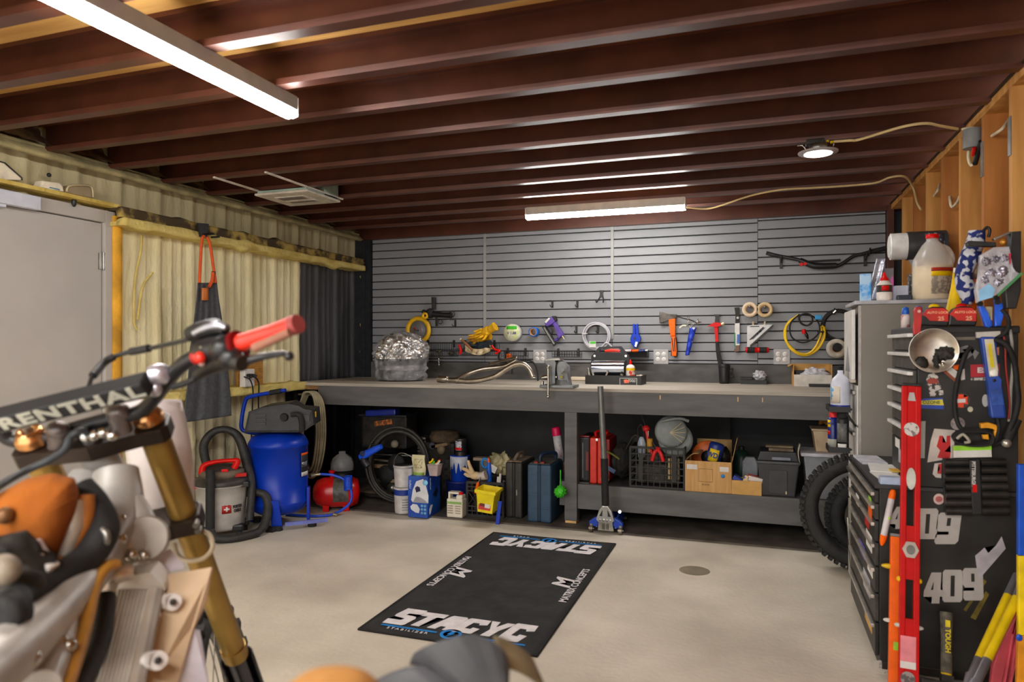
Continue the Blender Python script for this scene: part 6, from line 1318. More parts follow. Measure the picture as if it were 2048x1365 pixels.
for i, (x, nm) in enumerate(((498, 'nearer the red knife'), (722, 'nearer the blue pliers'))):
    t = thing('tape_measure', 'red and black tape measure on the upper chest edge, '+nm, 'tape measure', V((W(*k8(x, 360), CY).x, CY+.03, TOPZ)), (0,0,0))
    o = [(-.05,.003),(.045,.0),(.05,.02),(.048,.06),(.03,.078),(-.01,.080),(-.03,.07),(-.046,.045)]
    part('body', MB().prism(o, -.05, .0, VF, bev=.006), blk(), t)
    part('red_face', MB().prism([(-.048,.046),(-.030,.069),(-.01,.074),(.03,.073),(.046,.058),(.046,.018),(-.02,.022),(-.03,.038)], .0005, .004, VF, bev=.002), mat('measure_red', (200,36,22), .4), t)
    part('lettering', MB().text('25', .022, frame((.02, -.0045, .03), (1,0,0), (0,0,1)), th=.0006, bold=.0008), mat('print_orange', (240,170,130), .5), t)
    part('lettering', MB().text('AUTO LOCK', .013, frame((.008, -.0045, .055), (1,0,0), (0,0,1)), th=.0006, bold=.0004), mat('print_orange', (240,170,130)), t)
    part('tape_hook', MB().bb((-.056, .01, .0), (-.048, .04, .018)), red(), t); part('button', MB().ball((.0, .02, .08), (.02, .014, .012)), red() if i else yel(), t)
t, q = nt('utility_knife', 'red folding utility knife standing at the corner of the upper chest', 'knife', k8(337, 330), .02)
part('body', NP(MB(), q, k8, ((318,220),(362,216),(372,250),(364,340),(360,435),(306,440),(300,400),(312,320),(304,250)), 0, .018, .004), mat('knife_red', (176,30,24), .45, var=.12), t); part('pivot', MB().cyl((*[q(k8(345,255))[0], -.019, q(k8(345,255))[1]],), (*[q(k8(345,255))[0], -.023, q(k8(345,255))[1]],), .006), mat('pivot_pink', (220,170,160), .4), t)
for i, (x, y) in enumerate(((.0, .25), (.035, .17))):
    t = thing('glue_bottle', 'small clear bottle with blue cap on the upper chest, '+('farther' if i == 0 else 'nearer')+' of the pair', 'bottle', V((.610+x, CY+y, TOPZ)))
    part('bottle', MB().lathe([(0, 0), (.018, 0), (.018, .05), (.012, .06), (0, .06)], n=20), mat('bottle_pinkwhite', (220,206,206), .3, scale=40, rgb2=(190,120,120), thr=(.55,.6)), t); part('cap', MB().lathe([(.0125, .058), (.015, .062), (.013, .085), (.006, .09), (0, .09)], n=18), mat('cap_blue', (30,96,200), .35), t)
for i, (pts, x) in enumerate(((((830,185),(855,200),(880,270),(930,340),(930,372),(905,385),(875,375),(850,300),(818,215)), 0), (((948,165),(990,158),(1018,210),(1016,290),(1000,370),(950,376),(950,300),(958,220)), 1))):
    t, q = nt('locking_pliers', ('blue handled pliers leaning at the chest edge, next to the second tape measure', 'blue handled pliers standing nearest the coiled black cables')[i], 'pliers', k8(880+100*i, 280), .012)
    part('handle', NP(MB(), q, k8, pts, 0, .02, .006), mat('plier_blue', (22,92,220), .4), t); c_ = k8(830, 195) if i == 0 else k8(968, 182)
    part('pivot', MB().cyl((q(c_)[0], -.018, q(c_)[1]), (q(c_)[0], -.026, q(c_)[1]), .010), grease(), t)
    part('second_handle', NP(MB(), q, k8, ((890,215),(935,215),(925,300),(905,300)) if i == 0 else ((925,230),(945,215),(945,330),(930,320)), -.012, -.002, .002), mat('handle_tan', (180,166,130), .5), t)
    part('jaw', NP(MB(), q, k8, ((800,170),(830,165),(850,205),(820,215)) if i == 0 else ((945,130),(985,130),(995,165),(948,170)), .002, .016, .003), grease(), t)
# work light
t, q = nt('work_light', 'blue handheld work light with long lens hanging on the upper chest', 'work light', k8(935, 780), .012)
wb_ = mat('light_blue', (34,70,160), .45, var=.06)
part('body', NP(MB(), q, k8, ((832,470),(850,458),(935,458),(955,475),(982,770),(975,800),(1012,900),(1036,1095),(1025,1106),(925,1106),(912,1090),(895,880),(880,775)), 0, .030, .008), wb_, t)
part('lens', NP(MB(), q, k8, ((858,478),(930,474),(968,720),(965,770),(900,775),(890,720)), .0302, .034, .002), mat('lens_cream', (206,200,176), .25), t); part('led_strip', NP(MB(), q, k8, ((882,512),(908,510),(936,700),(906,704)), .0342, .0355), mat('led_yellow', (226,206,20), .4), t)
part('spot_lens', MB().ball((q(k8(932,745))[0], -.034, q(k8(932,745))[1]), (.014, .006, .014)), mat('spot_white', (236,234,226), .2), t); part('button', MB().ball((q(k8(937,806))[0], -.031, q(k8(937,806))[1]), (.006, .004, .006)), blk(), t)
part('grip_ribs', NP(MB(), q, k8, ((905,880),(995,872),(1018,1000),(922,1005)), .0302, .033, .002), mat('light_blue_grip', (40,76,158), .6, var=.2, scale=40), t)
t, q = nt('magnet_bar', 'short white magnetic bar above the blue work light', 'bar', k8(905, 440), .004)
part('bar', NP(MB(), q, k8, ((805,420),(1000,412),(1002,462),(808,468)), 0, .014, .003), mat('bar_white', (196,190,180), .5), t)
# cables hanging on the corner
def nc(label, pts, r, m, off=.03): return single('cable', MB().tube([W(*k8(*p), CY-off-.012*math.sin(i*1.3)) for i, p in enumerate(pts)], r, 8), m, label, 'cable')
nc('thick black cable looping down the outer corner of the upper chest', [(1020,240),(1060,290),(1075,360),(1040,430),(960,480)], .008, rub())
nc('thick black charger cable arching over the blue work light', [(960,478),(1040,510),(1095,590),(1125,700),(1140,850),(1150,960),(1130,1080),(1090,1180),(1055,1260)], .010, rub(), .04)
nc('black cable falling in front of the stickers to the wire coil', [(770,540),(720,610),(680,740),(650,880),(640,1000),(655,1120),(690,1190),(760,1215)], .008, rub(), .022)
nc('thin red wire along the outer corner of the upper chest', [(1025,420),(1045,520),(1050,700),(1070,880),(1080,1000),(1072,1120)], .004, mat('wire_red', (150,40,32), .5), .015)
nc('pale grey cable along the outer corner of the upper chest', [(1085,400),(1100,520),(1105,700),(1090,880),(1085,1040),(1075,1140)], .006, mat('wire_grey', (150,146,138), .5), .012)
nc('black loop under the work light running to the plug', [(985,1110),(995,1200),(970,1290),(930,1330),(1000,1310),(1050,1290)], .007, rub(), .03)
t, q = nt('charger_plug', 'dark plug with round pale metal end dangling off the chest corner', 'plug', k8(1060, 1290), .03)
part('body', MB().tube([P3(lambda a: q(k8(*a)), (1150,1120), 0).xzy, P3(lambda a: q(k8(*a)), (1100,1200), 0).xzy, P3(lambda a: q(k8(*a)), (1060,1280), 0).xzy], [.014, .020, .018], 12), rub(), t)
part('end', MB().ball((q(k8(1048,1310))[0], -.01, q(k8(1048,1310))[1]), .017), mat('plug_pale', (186,182,172), .3, .7), t)
t, q = nt('wire_coil', 'bundle of dark wire and cream ties clipped across the upper chest', 'wire coil', k8(760, 1250), .03)
mb = MB()
for i in range(4): mb.tube([(q(k8(x, y+6*i))[0], -.008*i, q(k8(x, y+6*i))[1]) for x, y in ((620,1260),(680,1210),(800,1195),(920,1215),(925,1290),(830,1310),(700,1300))], .0045, 6, 6, True)
part('loops', mb, rub(), t); part('cream_ties', MB().tube([(q(k8(x, y))[0], -.03, q(k8(x, y))[1]) for x, y in ((640,1270),(690,1235),(740,1290),(700,1300))], .006, 6), mat('ties_cream', (170,166,150), .5, scale=40), t)
t, q = nt('spring_clamp', 'orange yellow spring clamp below the blue work light', 'clamp', k8(915, 1225), .02)
part('upper_arm', NP(MB(), q, k8, ((835,1150),(900,1142),(960,1160),(982,1200),(960,1210),(930,1180),(840,1190)), 0, .022, .005), mat('clamp_amber', (226,154,12), .45), t); part('lower_arm', NP(MB(), q, k8, ((950,1200),(985,1205),(975,1260),(935,1318),(908,1312),(940,1255)), .002, .020, .005), mat('clamp_amber', (226,154,12)), t); part('jaw', NP(MB(), q, k8, ((850,1240),(900,1235),(905,1280),(860,1275)), .0, .018, .003), mat('clamp_amber', (226,154,12)), t)
t, q = nt('label_box', 'slim white box with lime green band under the wire coil', 'box', k7(1105, 990), .002)
part('box', NP(MB(), q, k7, ((958,950),(1245,945),(1250,1035),(962,1040)), 0, .026, .002), wht(), t); part('green_band', NP(MB(), q, k7, ((958,950),(1245,945),(1246,980),(960,986)), .0262, .0275), mat('band_lime', (146,216,40), .45), t)
# socket rail
t, q = nt('socket_rail', 'black socket organizer with two columns of sockets on the chest', 'socket set', kb(1025, 200), .009)
part('back_plate', NP(MB(), q, kb, ((835,50),(1195,48),(1215,385),(845,368)), 0, .006, .002), blk(), t)
part('centre_rail', NP(MB(), q, kb, ((980,55),(1045,52),(1058,372),(1000,374)), .0062, .03, .004), mat('rail_black', (30,30,31), .45), t)
part('white_lettering', MB().text('PITTSBURGH', .017, frame((q(kb(1005,135))[0], -.0308, q(kb(1005,135))[1]), (0,0,-1), (1,0,0)), th=.0006, bold=.0005), wht(), t); part('red_mark', NP(MB(), q, kb, ((998,198),(1025,196),(1026,240),(1000,242)), .0302, .0316), red(), t)
for i in range(7):
    for s, (xa, xb) in enumerate(((842, 978), (1050, 1195))):
        y = 68+47*i; part('socket', MB().cyl((q(kb(xa+4*(i > 3), y))[0], -.022, q(kb(xa, y))[1]), (q(kb(xb+3*i, y))[0], -.022, q(kb(xb, y))[1]), .0135+.0008*i, n=18), mat('socket_black', (58,57,55), .35, .6, var=.2), t)
# marker-like tool
t, q = nt('glass_pen', 'white and orange ended lumber marker clipped aslant on the lower chest', 'marker', kb(515, 395), .022)
a = V((q(kb(545,250))[0], 0, q(kb(545,250))[1])); b_ = V((q(kb(483,545))[0], 0, q(kb(483,545))[1])); dd = (b_-a)
part('barrel', MB().tube([a+dd*.12, a+dd*.85], .0125, 16, 0), mat('barrel_silver', (196,192,196), .35, var=.1), t); part('cap', MB().tube([a-dd*.05, a+dd*.0, a+dd*.12], [.006, .012, .0135], 16, 3), orn(), t); part('cap', MB().tube([a+dd*.85, a+dd*.98, a+dd*1.06], [.0135, .011, .004], 16, 3), orn(), t); part('label_dot', MB().ball(a+dd*.5+V((.004, -.010, 0)), (.005, .004, .008)), mat('sticker_lime', (150,206,40)), t)
# ---- levels leaning on the chest
def leaning(name, label, cat, pt, pb, w, th, ytop, ybot, m):
    A = W(*pt, ytop); d = ray(*pb); B = CAMP+d*(ybot/d.y); ax = (A-B).normalized(); s = B-ax*(B.z/ax.z)   # foot on the floor
    L = (A-s).length; sd = V((1, 0, 0)); sd = (sd-ax*ax.dot(sd)).normalized()
    t = thing(name, label, cat, s); F = frame((0,0,0), sd, ax)
    return t, F, L
rl = mat('level_red', (196,8,6), .42, var=.05, spec=.2)
t, F, L = leaning('spirit_level', 'long red spirit level leaning upright against the tool chests', 'level', (1821.5, 768), (1815.5, 1365), .066, .03, CY-.032, CY-.22, rl)
h = .0335; mb = MB()
# body with three openings: rails plus webs
wins = [(.10, .16), (.435, .55), (.80, .92)]
wins = [(L-.90, L-.755), (L-.555, L-.40)]
prev = .002
part('rail', MB().bb((-h, prev, -.002), (-.014, L-.012, .022), F, bev=.003), rl, t); part('rail', MB().bb((.014, prev, -.002), (h, L-.012, .022), F, bev=.003), rl, t)
ys = [0.002]+[v for w_ in sorted(wins) for v in w_]+[L-.012]
for i in range(0, len(ys), 2): part('web', MB().bb((-.0138, ys[i], .001), (.0138, ys[i+1], .019), F), rl, t)
part('end_cap', MB().bb((-h, L-.0118, -.003), (h, L, .023), F, bev=.003), blk(), t); part('end_cap', MB().bb((-h, -.001, -.003), (h, .0018, .023), F), blk(), t)
py_ = lambda y: L-(y-768)/ (1365-768)*(1.262)*.985
part('triangle_mark', MB().prism([(-.014, py_(802)), (.014, py_(802)), (.008, py_(786)), (-.008, py_(786))], .0225, .0235, F), mat('mark_silver', (176,172,170), .4), t)
def disc(x, y, rx, ry, z0, z1, n=24): return MB().prism([(x+rx*math.cos(6.283*i/n), y+ry*math.sin(6.283*i/n)) for i in range(n)], z0, z1, F)
part('round_sticker', disc(0, py_(856), .027, .027, .0225, .0235), mat('sticker_white2', (206,200,196), .5, scale=60, rgb2=(120,110,110), thr=(.56,.6)), t)
part('vial', disc(0, py_(948), .016, .042, .0195, .026), mat('vial_pale', (196,198,190), .2), t); part('vial_block', disc(.0, py_(1077), .028, .034, .0225, .030, 6), mat('vial_housing', (176,168,158), .35), t); part('bubble_vial', disc(0, py_(1077), .015, .018, .0302, .032), mat('vial_grey', (110,112,110), .2), t)
for s in (-1, 1): part('button', MB().ball((s*.034, py_(1132), .01), .010, F), yel(), t); part('vial_end', MB().ball((s*.034, py_(1214), .01), (.016, .008, .008), F), mat('vial_pale', (196,198,190)), t)
lb = part('price_label', MB().bb((-.030, py_(1286), .0225), (.022, py_(1230), .0235), F), mat('label_pink', (222,130,140), .5), t); part('label_panel', MB().bb((-.030, py_(1286), .0236), (.022, py_(1274), .0242), F), wht(), lb)
part('round_sticker', disc(-.004, py_(1303), .025, .025, .0225, .0235), mat('sticker_grey3', (150,140,140), .5, scale=60, rgb2=(90,80,80), thr=(.5,.55)), t)
t, F, L = leaning('spirit_level', 'short orange box level leaning beside the red level', 'level', (1791, 1068), (1787, 1365), .04, .03, CY-.02, CY-.15, orn())
part('body', MB().bb((-.0205, .002, -.002), (.0205, L-.012, .026), F, bev=.003), orn(), t); part('end_cap', MB().bb((-.0207, L-.0118, -.003), (.0207, L, .027), F, bev=.003), gry(), t)
part('vial', MB().ball((-.022, L-.13, .014), (.030, .010, .010), F), mat('vial_amber', (214,176,20), .3), t); part('green_mark', MB().bb((-.006, L-.44, .0265), (.012, L-.41, .0275), F), mat('sticker_lime', (150,206,40)), t)
part('vial', MB().ball((-.024, L-.335, .014), (.018, .008, .008), F), mat('vial_pale', (196,198,190)), t)
# ---- sledge handle, shovels, sheets
t, F, L = leaning('sledge_hammer', 'yellow and black sledge hammer handle standing in front of the chest', 'hammer', (1893, 1226), (1893, 1365), .03, .03, CY-.06, CY-.16, yel())
part('grip', MB().tube([(0, L-.22, 0), (0, L-.10, 0), (0, L, 0)], [.020, .019, .023], 16, M=F), mat('sledge_grip', (84,80,70), .8, var=.3, scale=30), t); part('shaft', MB().tube([(0, .10, 0), (0, L-.2202, 0)], .0185, 16, 0, M=F), yel(), t)
part('logo', MB().bb((-.008, L-.055, .0195), (.008, L-.03, .0225), F), mat('logo_yellow', (226,206,20), .5), t)
part('lettering', MB().text('TOUGH', .024, F @ T(0, L-.105, .0215) @ RZ(-90), th=.001, bold=.0008), mat('logo_yellow', (226,206,20)), t)
part('head', MB().prism([(-.09, .0), (.09, 0), (.09, .075), (-.09, .075)], -.035, .035, F, bev=.008).bb((-.02, .0, -.02), (.02, .10, .02), F), grease(), t)
def pole(name, label, cat, segs, y0, y1, r):
    pts = [s[0] for s in segs]; n = len(pts)
    P_ = [W(p[0], p[1], y0+(y1-y0)*(p[1]-pts[0][1])/(pts[-1][1]-pts[0][1])) for p in pts]
    t = thing(name, label, cat, (P_[-1].x, P_[-1].y, P_[-1].z))
    O = t.location
    for i in range(n-1): part(segs[i][1], MB().tube([P_[i]-O, P_[i+1]-O], [segs[i][3] if len(segs[i]) > 3 else r, r], 14, 0), segs[i][2], t)
    return t
fib = mat('pole_yellow', (226,196,16), .4, var=.06); gp = mat('pole_grey', (112,112,120), .4, .4, var=.1)
pole('shovel', 'yellow fibreglass handled tool slanting by the chest, nearer the sledge handle', 'shovel', (((2034,1150),'tip',gp,.012), ((2016,1192),'shaft',fib), ((1958,1318),'ferrule',gp), ((1944,1352),'socket',gp,.02), ((1922,1425),'end',gp)), CY-.10, 2.72, .0145)
pole('shovel', 'yellow fibreglass handled tool slanting beside the pink rake heads', 'shovel', (((2052,1140),'tip',gp,.012), ((2034,1196),'shaft',fib), ((1974,1320),'ferrule',gp), ((1952,1366),'socket',gp,.02), ((1926,1432),'end',gp)), CY-.20, 2.60, .0145)
pk = mat('scoop_pink', (176,66,78), .45, var=.08)
A = V((.90, 3.02, .0))
t = thing('scoop', 'faded pink red plastic scoop leaning in the corner behind the yellow handles', 'scoop', W(2004, 1300, 2.95))
q = cq(t, 2.95)
def kz(x, y): return (1740+x/3.74, 1000+y/3.74)
part('blade', NP(MB(), q, kz, ((1075,860),(1095,850),(1060,1060),(1000,1365),(930,1600),(860,1600),(905,1230),(970,1060)), 0, .02, .006), pk, t); part('side', NP(MB(), q, kz, ((1100,900),(1112,930),(1085,1090),(1020,1365),(960,1600),(945,1600),(1005,1365),(1050,1090)), .02, .045, .005), mat('scoop_rose', (206,84,98), .4), t); part('rib', NP(MB(), q, kz, ((1040,980),(1055,985),(990,1365),(945,1560),(935,1555),(975,1365)), .0202, .032, .003), mat('scoop_rose', (206,84,98)), t)
t = thing('banded_board', 'tall narrow blue, yellow and orange board standing against the studs', 'board', W(2052, 1200, 2.86)); q = cq(t, 2.86)
for nm, y0, y1, c in (('blue_band', 930, 1112, mat('board_blue', (10,80,196), .4)), ('yellow_band', 1113, 1272, mat('board_yellow', (236,206,10), .4)), ('orange_band', 1273, 1440, mat('board_orange', (226,150,20), .45))):
    part(nm, MB().prism([q((2037-(y1>1300)*5, y1)), q((2062, y1)), q((2062, y0)), q((2037, y0))], -.02, .0, VF, bev=.003), c, t)
part('blue_mark', MB().ball((q((2038,1276))[0], -.002, q((2038,1276))[1]), (.010, .004, .012)), mat('board_blue', (10,80,196)), t)
# ---- tall grey cabinet
cg = mat('cabinet_grey', (134,128,120), .5, .05, var=.04, scale=3); cgl = mat('cabinet_light', (222,219,214), .45, .05, var=.05)
t = thing('cabinet', 'tall grey steel cabinet between the studs and the bench end', 'cabinet', (.50, 4.05, 0)); gc = t
part('body', MB().bb((.012, .0, .02), (.46, .40, 1.555), bev=.004), cg, t)
part('top', MB().bb((-.02, -.006, 1.5555), (.465, .405, 1.575), bev=.004), mat('cabinet_top', (176,176,182), .4, .1), t)
part('edge_strip', MB().bb((-.002, -.003, .03), (.0118, .012, 1.55)), mat('edge_pale', (168,162,156), .4, .2), t)
d = part('flap_door', MB().bb((-.030, .03, 1.16), (-.012, .37, 1.53), bev=.004), cgl, t)
part('flap_rim', MB().bb((-.034, .03, 1.145), (-.010, .37, 1.1595), bev=.003), mat('flap_rim', (200,190,176), .5), d); part('shadow_mark', MB().prism([(.10, 1.20), (.30, 1.20), (.20, 1.34)], .0, .001, frame((-.0305, .0, 0), (0,-1,0), (0,0,1)) @ T(-.40, 0, 0)), mat('flap_shadow', (150,150,154), .5), d)
for i, (z0, z1) in enumerate(((.92, 1.13), (.70, .91), (.48, .69))):
    d = part('drawer', MB().bb((-.006, .02, z0), (.0118, .38, z1), bev=.004), cgl, t); part('pull', MB().bb((-.022, .06, z1-.05), (-.0062, .34, z1-.03), bev=.003), steel(), d)
d = part('lower_door', MB().bb((-.008, .02, .04), (.0118, .38, .47), bev=.004), mat('cabinet_scuffed', (150,146,138), .5, .1, var=.2, scale=5, rgb2=(186,180,168)), t)
part('diagonal_brace', MB().tube([(-.012, .33, .36), (-.016, .2, .24), (-.014, .05, .05)], .012, 8, 0), steel(), d)
# can rack on the cabinet side
def rack(label, z, y0, y1):
    r = thing('can_shelf', label, 'shelf', (.498, y0, z)); w_ = y1-y0
    part('tray', MB().bb((-.135, 0, 0), (-.030, w_, .006)).bb((-.135, 0, .006), (-.131, w_, .03)).bb((-.131, 0, .006), (-.030, .004, .03)).bb((-.131, w_-.004, .006), (-.030, w_, .03)), blk(), r)
    part('bracket', MB().tube([(-.034, w_/2, .003), (-.012, w_/2, .01)], .006, 6, 0).tube([(-.05, .01, -.004), (-.02, .02, -.05), (-.0, .03, -.08)], .006, 6), blk(), r); return r
rack('lower black shelf bracket holding two spray cans on the cabinet side', .765, 4.12, 4.30); rack('upper small black shelf holding the white blue bottle on the cabinet side', .985, 4.10, 4.30)
u = thing('spray_can', 'blue spray can with red cap and yellow shield on the lower can shelf', 'spray can', V((.396, 4.24, .7715)))
part('can', MB().lathe([(0, 0), (.028, 0), (.028, .055)], n=28), mat('can_pale', (190,188,176), .4), u); part('blue_band', MB().lathe([(.0281, .055), (.0281, .165), (.02, .175), (0, .176)], n=28), mat('can_wdblue', (16,36,120), .35), u)
part('cap', MB().lathe([(.02, .172), (.021, .176), (.021, .20), (.010, .208), (.010, .215), (0, .215)], n=20), mat('cap_red', (226,40,40), .4), u); part('yellow_shield', MB().sheet(lambda a, b: (.0286*math.sin(-1.9+1.3*a), -.0286*math.cos(-1.9+1.3*a), .12+.04*b), 8, 2, .0006), yel(), u); part('red_dot', MB().sheet(lambda a, b: (.0286*math.sin(-1.5+.8*a), -.0286*math.cos(-1.5+.8*a), .08+.02*b), 8, 2, .0006), red(), u)
part('lettering', MB().text('WD-40', .015, frame((-.0155, -.0262, .140), (.84, -.54, 0), (0,0,1)), th=.0008, sx=.7, bold=.0006), mat('can_wdblue', (16,36,120)), u)
u = thing('spray_can', 'black spray can with white bottom label next to the blue can', 'spray can', V((.436, 4.165, .7715)))
part('can', MB().lathe([(0, 0), (.031, 0), (.031, .17), (.024, .18), (0, .18)], n=28), blk(), u); part('cap', MB().lathe([(.026, .178), (.028, .18), (.028, .215), (0, .216)], n=24), rub(), u); part('grey_label', MB().sheet(lambda a, b: (.0316*math.sin(-1.2+1.8*a), -.0316*math.cos(-1.2+1.8*a), .05+.10*b), 10, 2, .0006), mat('label_charcoal', (84,84,84), .5, scale=50, rgb2=(110,110,110)), u); part('white_label', MB().sheet(lambda a, b: (.0316*math.sin(-1.0+1.5*a), -.0316*math.cos(-1.0+1.5*a), .008+.033*b), 10, 2, .0006), paper(), u)
u = thing('bottle', 'white and blue bottle with domed shoulder on the upper can shelf', 'bottle', V((.424, 4.165, .9915)))
part('bottle', MB().lathe([(0, 0), (.047, 0), (.049, .01), (.049, .135), (.040, .17), (.018, .192), (.014, .20), (.014, .215), (0, .215)], n=32), mat('bottle_bluewhite', (206,210,226), .3, var=.04), u); part('blue_base', MB().lathe([(.0492, .008), (.0498, .012), (.0492, .03)], n=32), mat('base_blue', (24,46,150), .4), u); part('label', MB().sheet(lambda a, b: (.0498*math.sin(-1.3+1.2*a), -.0498*math.cos(-1.3+1.2*a), .04+.09*b), 8, 2, .0006), mat('label_mixed', (216,206,190), .5, scale=34, rgb2=(60,150,210), thr=(.56,.6)), u)
u = thing('spray_can', 'dark can with black cap standing behind the white blue bottle', 'spray can', V((.420, 4.262, .9915)))
part('can', MB().lathe([(0, 0), (.03, 0), (.03, .15), (.024, .16), (0, .16)], n=24), mat('can_grey', (150,150,156), .35, .4), u); part('cap', MB().cyl((0, 0, .16), (0, 0, .235), .027), rub(), u)
# ---- on top of the cabinet
TZ = 1.5755
def ct(name, label, cat, px, Y, dz=0.): return thing(name, label, cat, V((W(px, 600, Y).x, Y, TZ+dz)))
u = ct('jug', 'large milky plastic jug with red cap on the grey cabinet', 'jug', k6(792, 0)[0], 4.16)
jm_ = mat('jug_clear', (232,226,218), .25, var=.03, alpha=.42)
part('body', MB().lathe([(0, 0), (.088, 0), (.093, .012), (.093, .19), (.088, .215), (.050, .285), (.028, .31), (.028, .325), (0, .325)], n=40), jm_, u); part('liquid', MB().lathe([(0, .003), (.087, .003), (.089, .014), (.089, .175), (0, .175)], n=40), mat('jug_liquid', (240,212,152), .5, var=.03), u)
part('cap', MB().lathe([(.03, .322), (.031, .326), (.031, .343), (0, .344)], n=24), red(), u); part('handle', MB().tube([(.03, .02, .29), (.075, .03, .27), (.098, .03, .22), (.085, .02, .18)], .013, 10), jm_, u)
lb = part('label', MB().sheet(lambda a, b: (.0945*math.sin(-.25+1.3*a), -.0945*math.cos(-.25+1.3*a), .03+.13*b), 14, 2, .0008), mat('label_beige', (196,182,160), .5, scale=70, rgb2=(150,138,122), thr=(.5,.52)), u); part('red_band', MB().sheet(lambda a, b: (.0955*math.sin(-.25+1.3*a), -.0955*math.cos(-.25+1.3*a), .145+.018*b), 14, 2, .0006), mat('label_brick', (170,40,26), .5), lb); part('yellow_band', MB().sheet(lambda a, b: (.0955*math.sin(-.25+1.3*a), -.0955*math.cos(-.25+1.3*a), .120+.024*b), 14, 2, .0006), yel(), lb)
u = ct('glue_bottle', 'white glue bottle with red tapered nozzle on the grey cabinet', 'bottle', k6(438, 0)[0], 4.12)
part('bottle', MB().lathe([(0, 0), (.036, 0), (.037, .01), (.037, .085), (.02, .105), (.02, .108), (0, .108)], n=28), mat('glue_white', (226,216,206), .4), u); part('label_band', MB().lathe([(.0372, .045), (.0376, .05), (.0372, .082)], n=28), mat('label_black', (40,36,36), .5), u); part('red_round', MB().sheet(lambda a, b: (.038*math.sin(-.5+1.0*a), -.038*math.cos(-.5+1.0*a), .052+.026*b), 6, 2, .0006), red(), u); part('nozzle', MB().lathe([(.022, .106), (.022, .118), (.012, .125), (.005, .15), (0, .15)], n=20), red(), u)
u = single('blister_pack', MB().bb((-.028, 0, 0), (.028, .012, .155), bev=.003), mat('pack_sky', (170,206,236), .3, scale=12, rgb2=(30,150,226), thr=(.45,.55)), 'sky blue blister pack at the outer corner of the grey cabinet top', 'pack', V((W(k6(300,0)[0], 600, 4.22).x, 4.22, TZ)))
u = single('foil_packet', MB().sheet(lambda a, b: (-.02+.04*a+.05*b, .012*math.sin(a*3.1), .24*b), 8, 8, .006), mat('packet_silver', (176,178,190), .25, .5, var=.25, scale=14, bump=.3), 'tall silver packet leaning behind the white glue bottle', 'packet', V((W(k6(340,0)[0], 600, 4.27).x, 4.27, TZ)))
u = single('packet', MB().bb((-.045, 0, 0), (.045, .014, .19), bev=.004), mat('packet_pink', (110,104,110), .4, scale=9, rgb2=(236,90,190), thr=(.5,.6)), 'dark and pink packet standing behind the white glue bottle', 'packet', V((W(k6(440,0)[0], 600, 4.30).x, 4.30, TZ)))
u = single('box', MB().bb((-.033, 0, 0), (.033, .05, .085), bev=.004), mat('box_bluish', (186,190,206), .4), 'small bluish white box between the glue bottle and the jug', 'box', V((W(k6(565,0)[0], 600, 4.20).x, 4.20, TZ)))
u = single('battery', MB().bb((-.036, 0, 0), (.036, .03, .03), bev=.006), mat('battery_dark', (46,50,64), .4), 'small dark block in front of the bluish box by the jug', 'block', V((W(k6(590,0)[0], 600, 4.12).x, 4.12, TZ)))
u = single('carton', MB().bb((-.014, 0, 0), (.014, .06, .15)), mat('carton_text', (60,56,52), .6, scale=40, rgb2=(150,146,140), thr=(.55,.6)), 'narrow dark printed carton standing just behind the milky jug', 'carton', V((W(k6(645,0)[0], 600, 4.26).x, 4.26, TZ)))
# ---- roll on the wall above the cabinet
L = W(*k6(690, 228), 4.42)
u = thing('film_roll', 'thick black roll with white end cap fixed to the studs above the cabinet', 'roll', L)
AX = frame((0,0,0), (0,1,0), (0,0,1))
x1 = .96-L.x
part('roll', MB().cyl((-.06, 0, 0), (.13, 0, .0), .079, .079, 40), mat('roll_black', (48,48,50), .45, var=.15), u)
part('kraft_core', MB().cyl((.131, 0, 0), (x1, 0, -.005), .060, .06, 32), mat('core_kraft', (150,96,44), .8, var=.1), u)
part('end_cap', MB().cyl((-.14, 0, 0), (-.061, 0, 0), .074, .074, 40), mat('cap_white', (206,202,198), .5), u); part('end_face', MB().cyl((-.146, 0, 0), (-.1405, 0, 0), .062, .066, 36), mat('cap_face', (222,220,216), .4), u)
part('label', MB().sheet(lambda a, b: (.02+.09*b, -.080*math.sin(R(40+60*a)), .080*math.cos(R(40+60*a))), 8, 2, .0006), mat('roll_label', (70,72,84), .5, scale=50, rgb2=(170,176,200), thr=(.6,.62)), u)
part('cutter', MB().prism([(-.055, -.07), (-.02, -.08), (.0, -.15), (-.01, -.155)], 0, .012, VF), mat('cutter_grey', (150,150,154), .35, .6), u)
# ---- things hung on the studs over the top chest
Yh = 3.32
def hq(p, Y=Yh): return W(*k6(*p), Y)
u = thing('bracket', 'black angled steel bracket with upright channel fixed on the studs', 'bracket', hq((1400, 400), 3.15)); q = cq(u, 3.15)
part('channel', NP(MB(), q, k6, ((1372,125),(1450,118),(1448,560),(1415,690),(1340,690),(1330,560),(1368,400)), -.05, 0, .004), mat('bracket_black', (38,37,36), .45, var=.2), u); part('arm', NP(MB(), q, k6, ((1062,196),(1080,182),(1282,192),(1285,226),(1070,222)), -.06, -.03, .003), mat('bracket_black', (38,37,36)), u); part('shelf_edge', NP(MB(), q, k6, ((1245,172),(1372,118),(1376,134),(1258,186)), -.03, -.005, .002), steel(), u); part('screw', MB().ball((q(k6(1310,205))[0], -.012, q(k6(1310,205))[1]), .012), mat('screw_brass', (200,140,50), .4, .6), u)
u = thing('camo_sleeve', 'blue and white camouflage sleeve hanging from the black bracket', 'cloth', hq((1080, 400), 3.33)); q = cq(u, 3.33)
cam_ = mat('camo_blue', (24,40,110), .8, scale=30, rgb2=(206,208,216), thr=(.49,.53), detail=1.5, bump=.2)
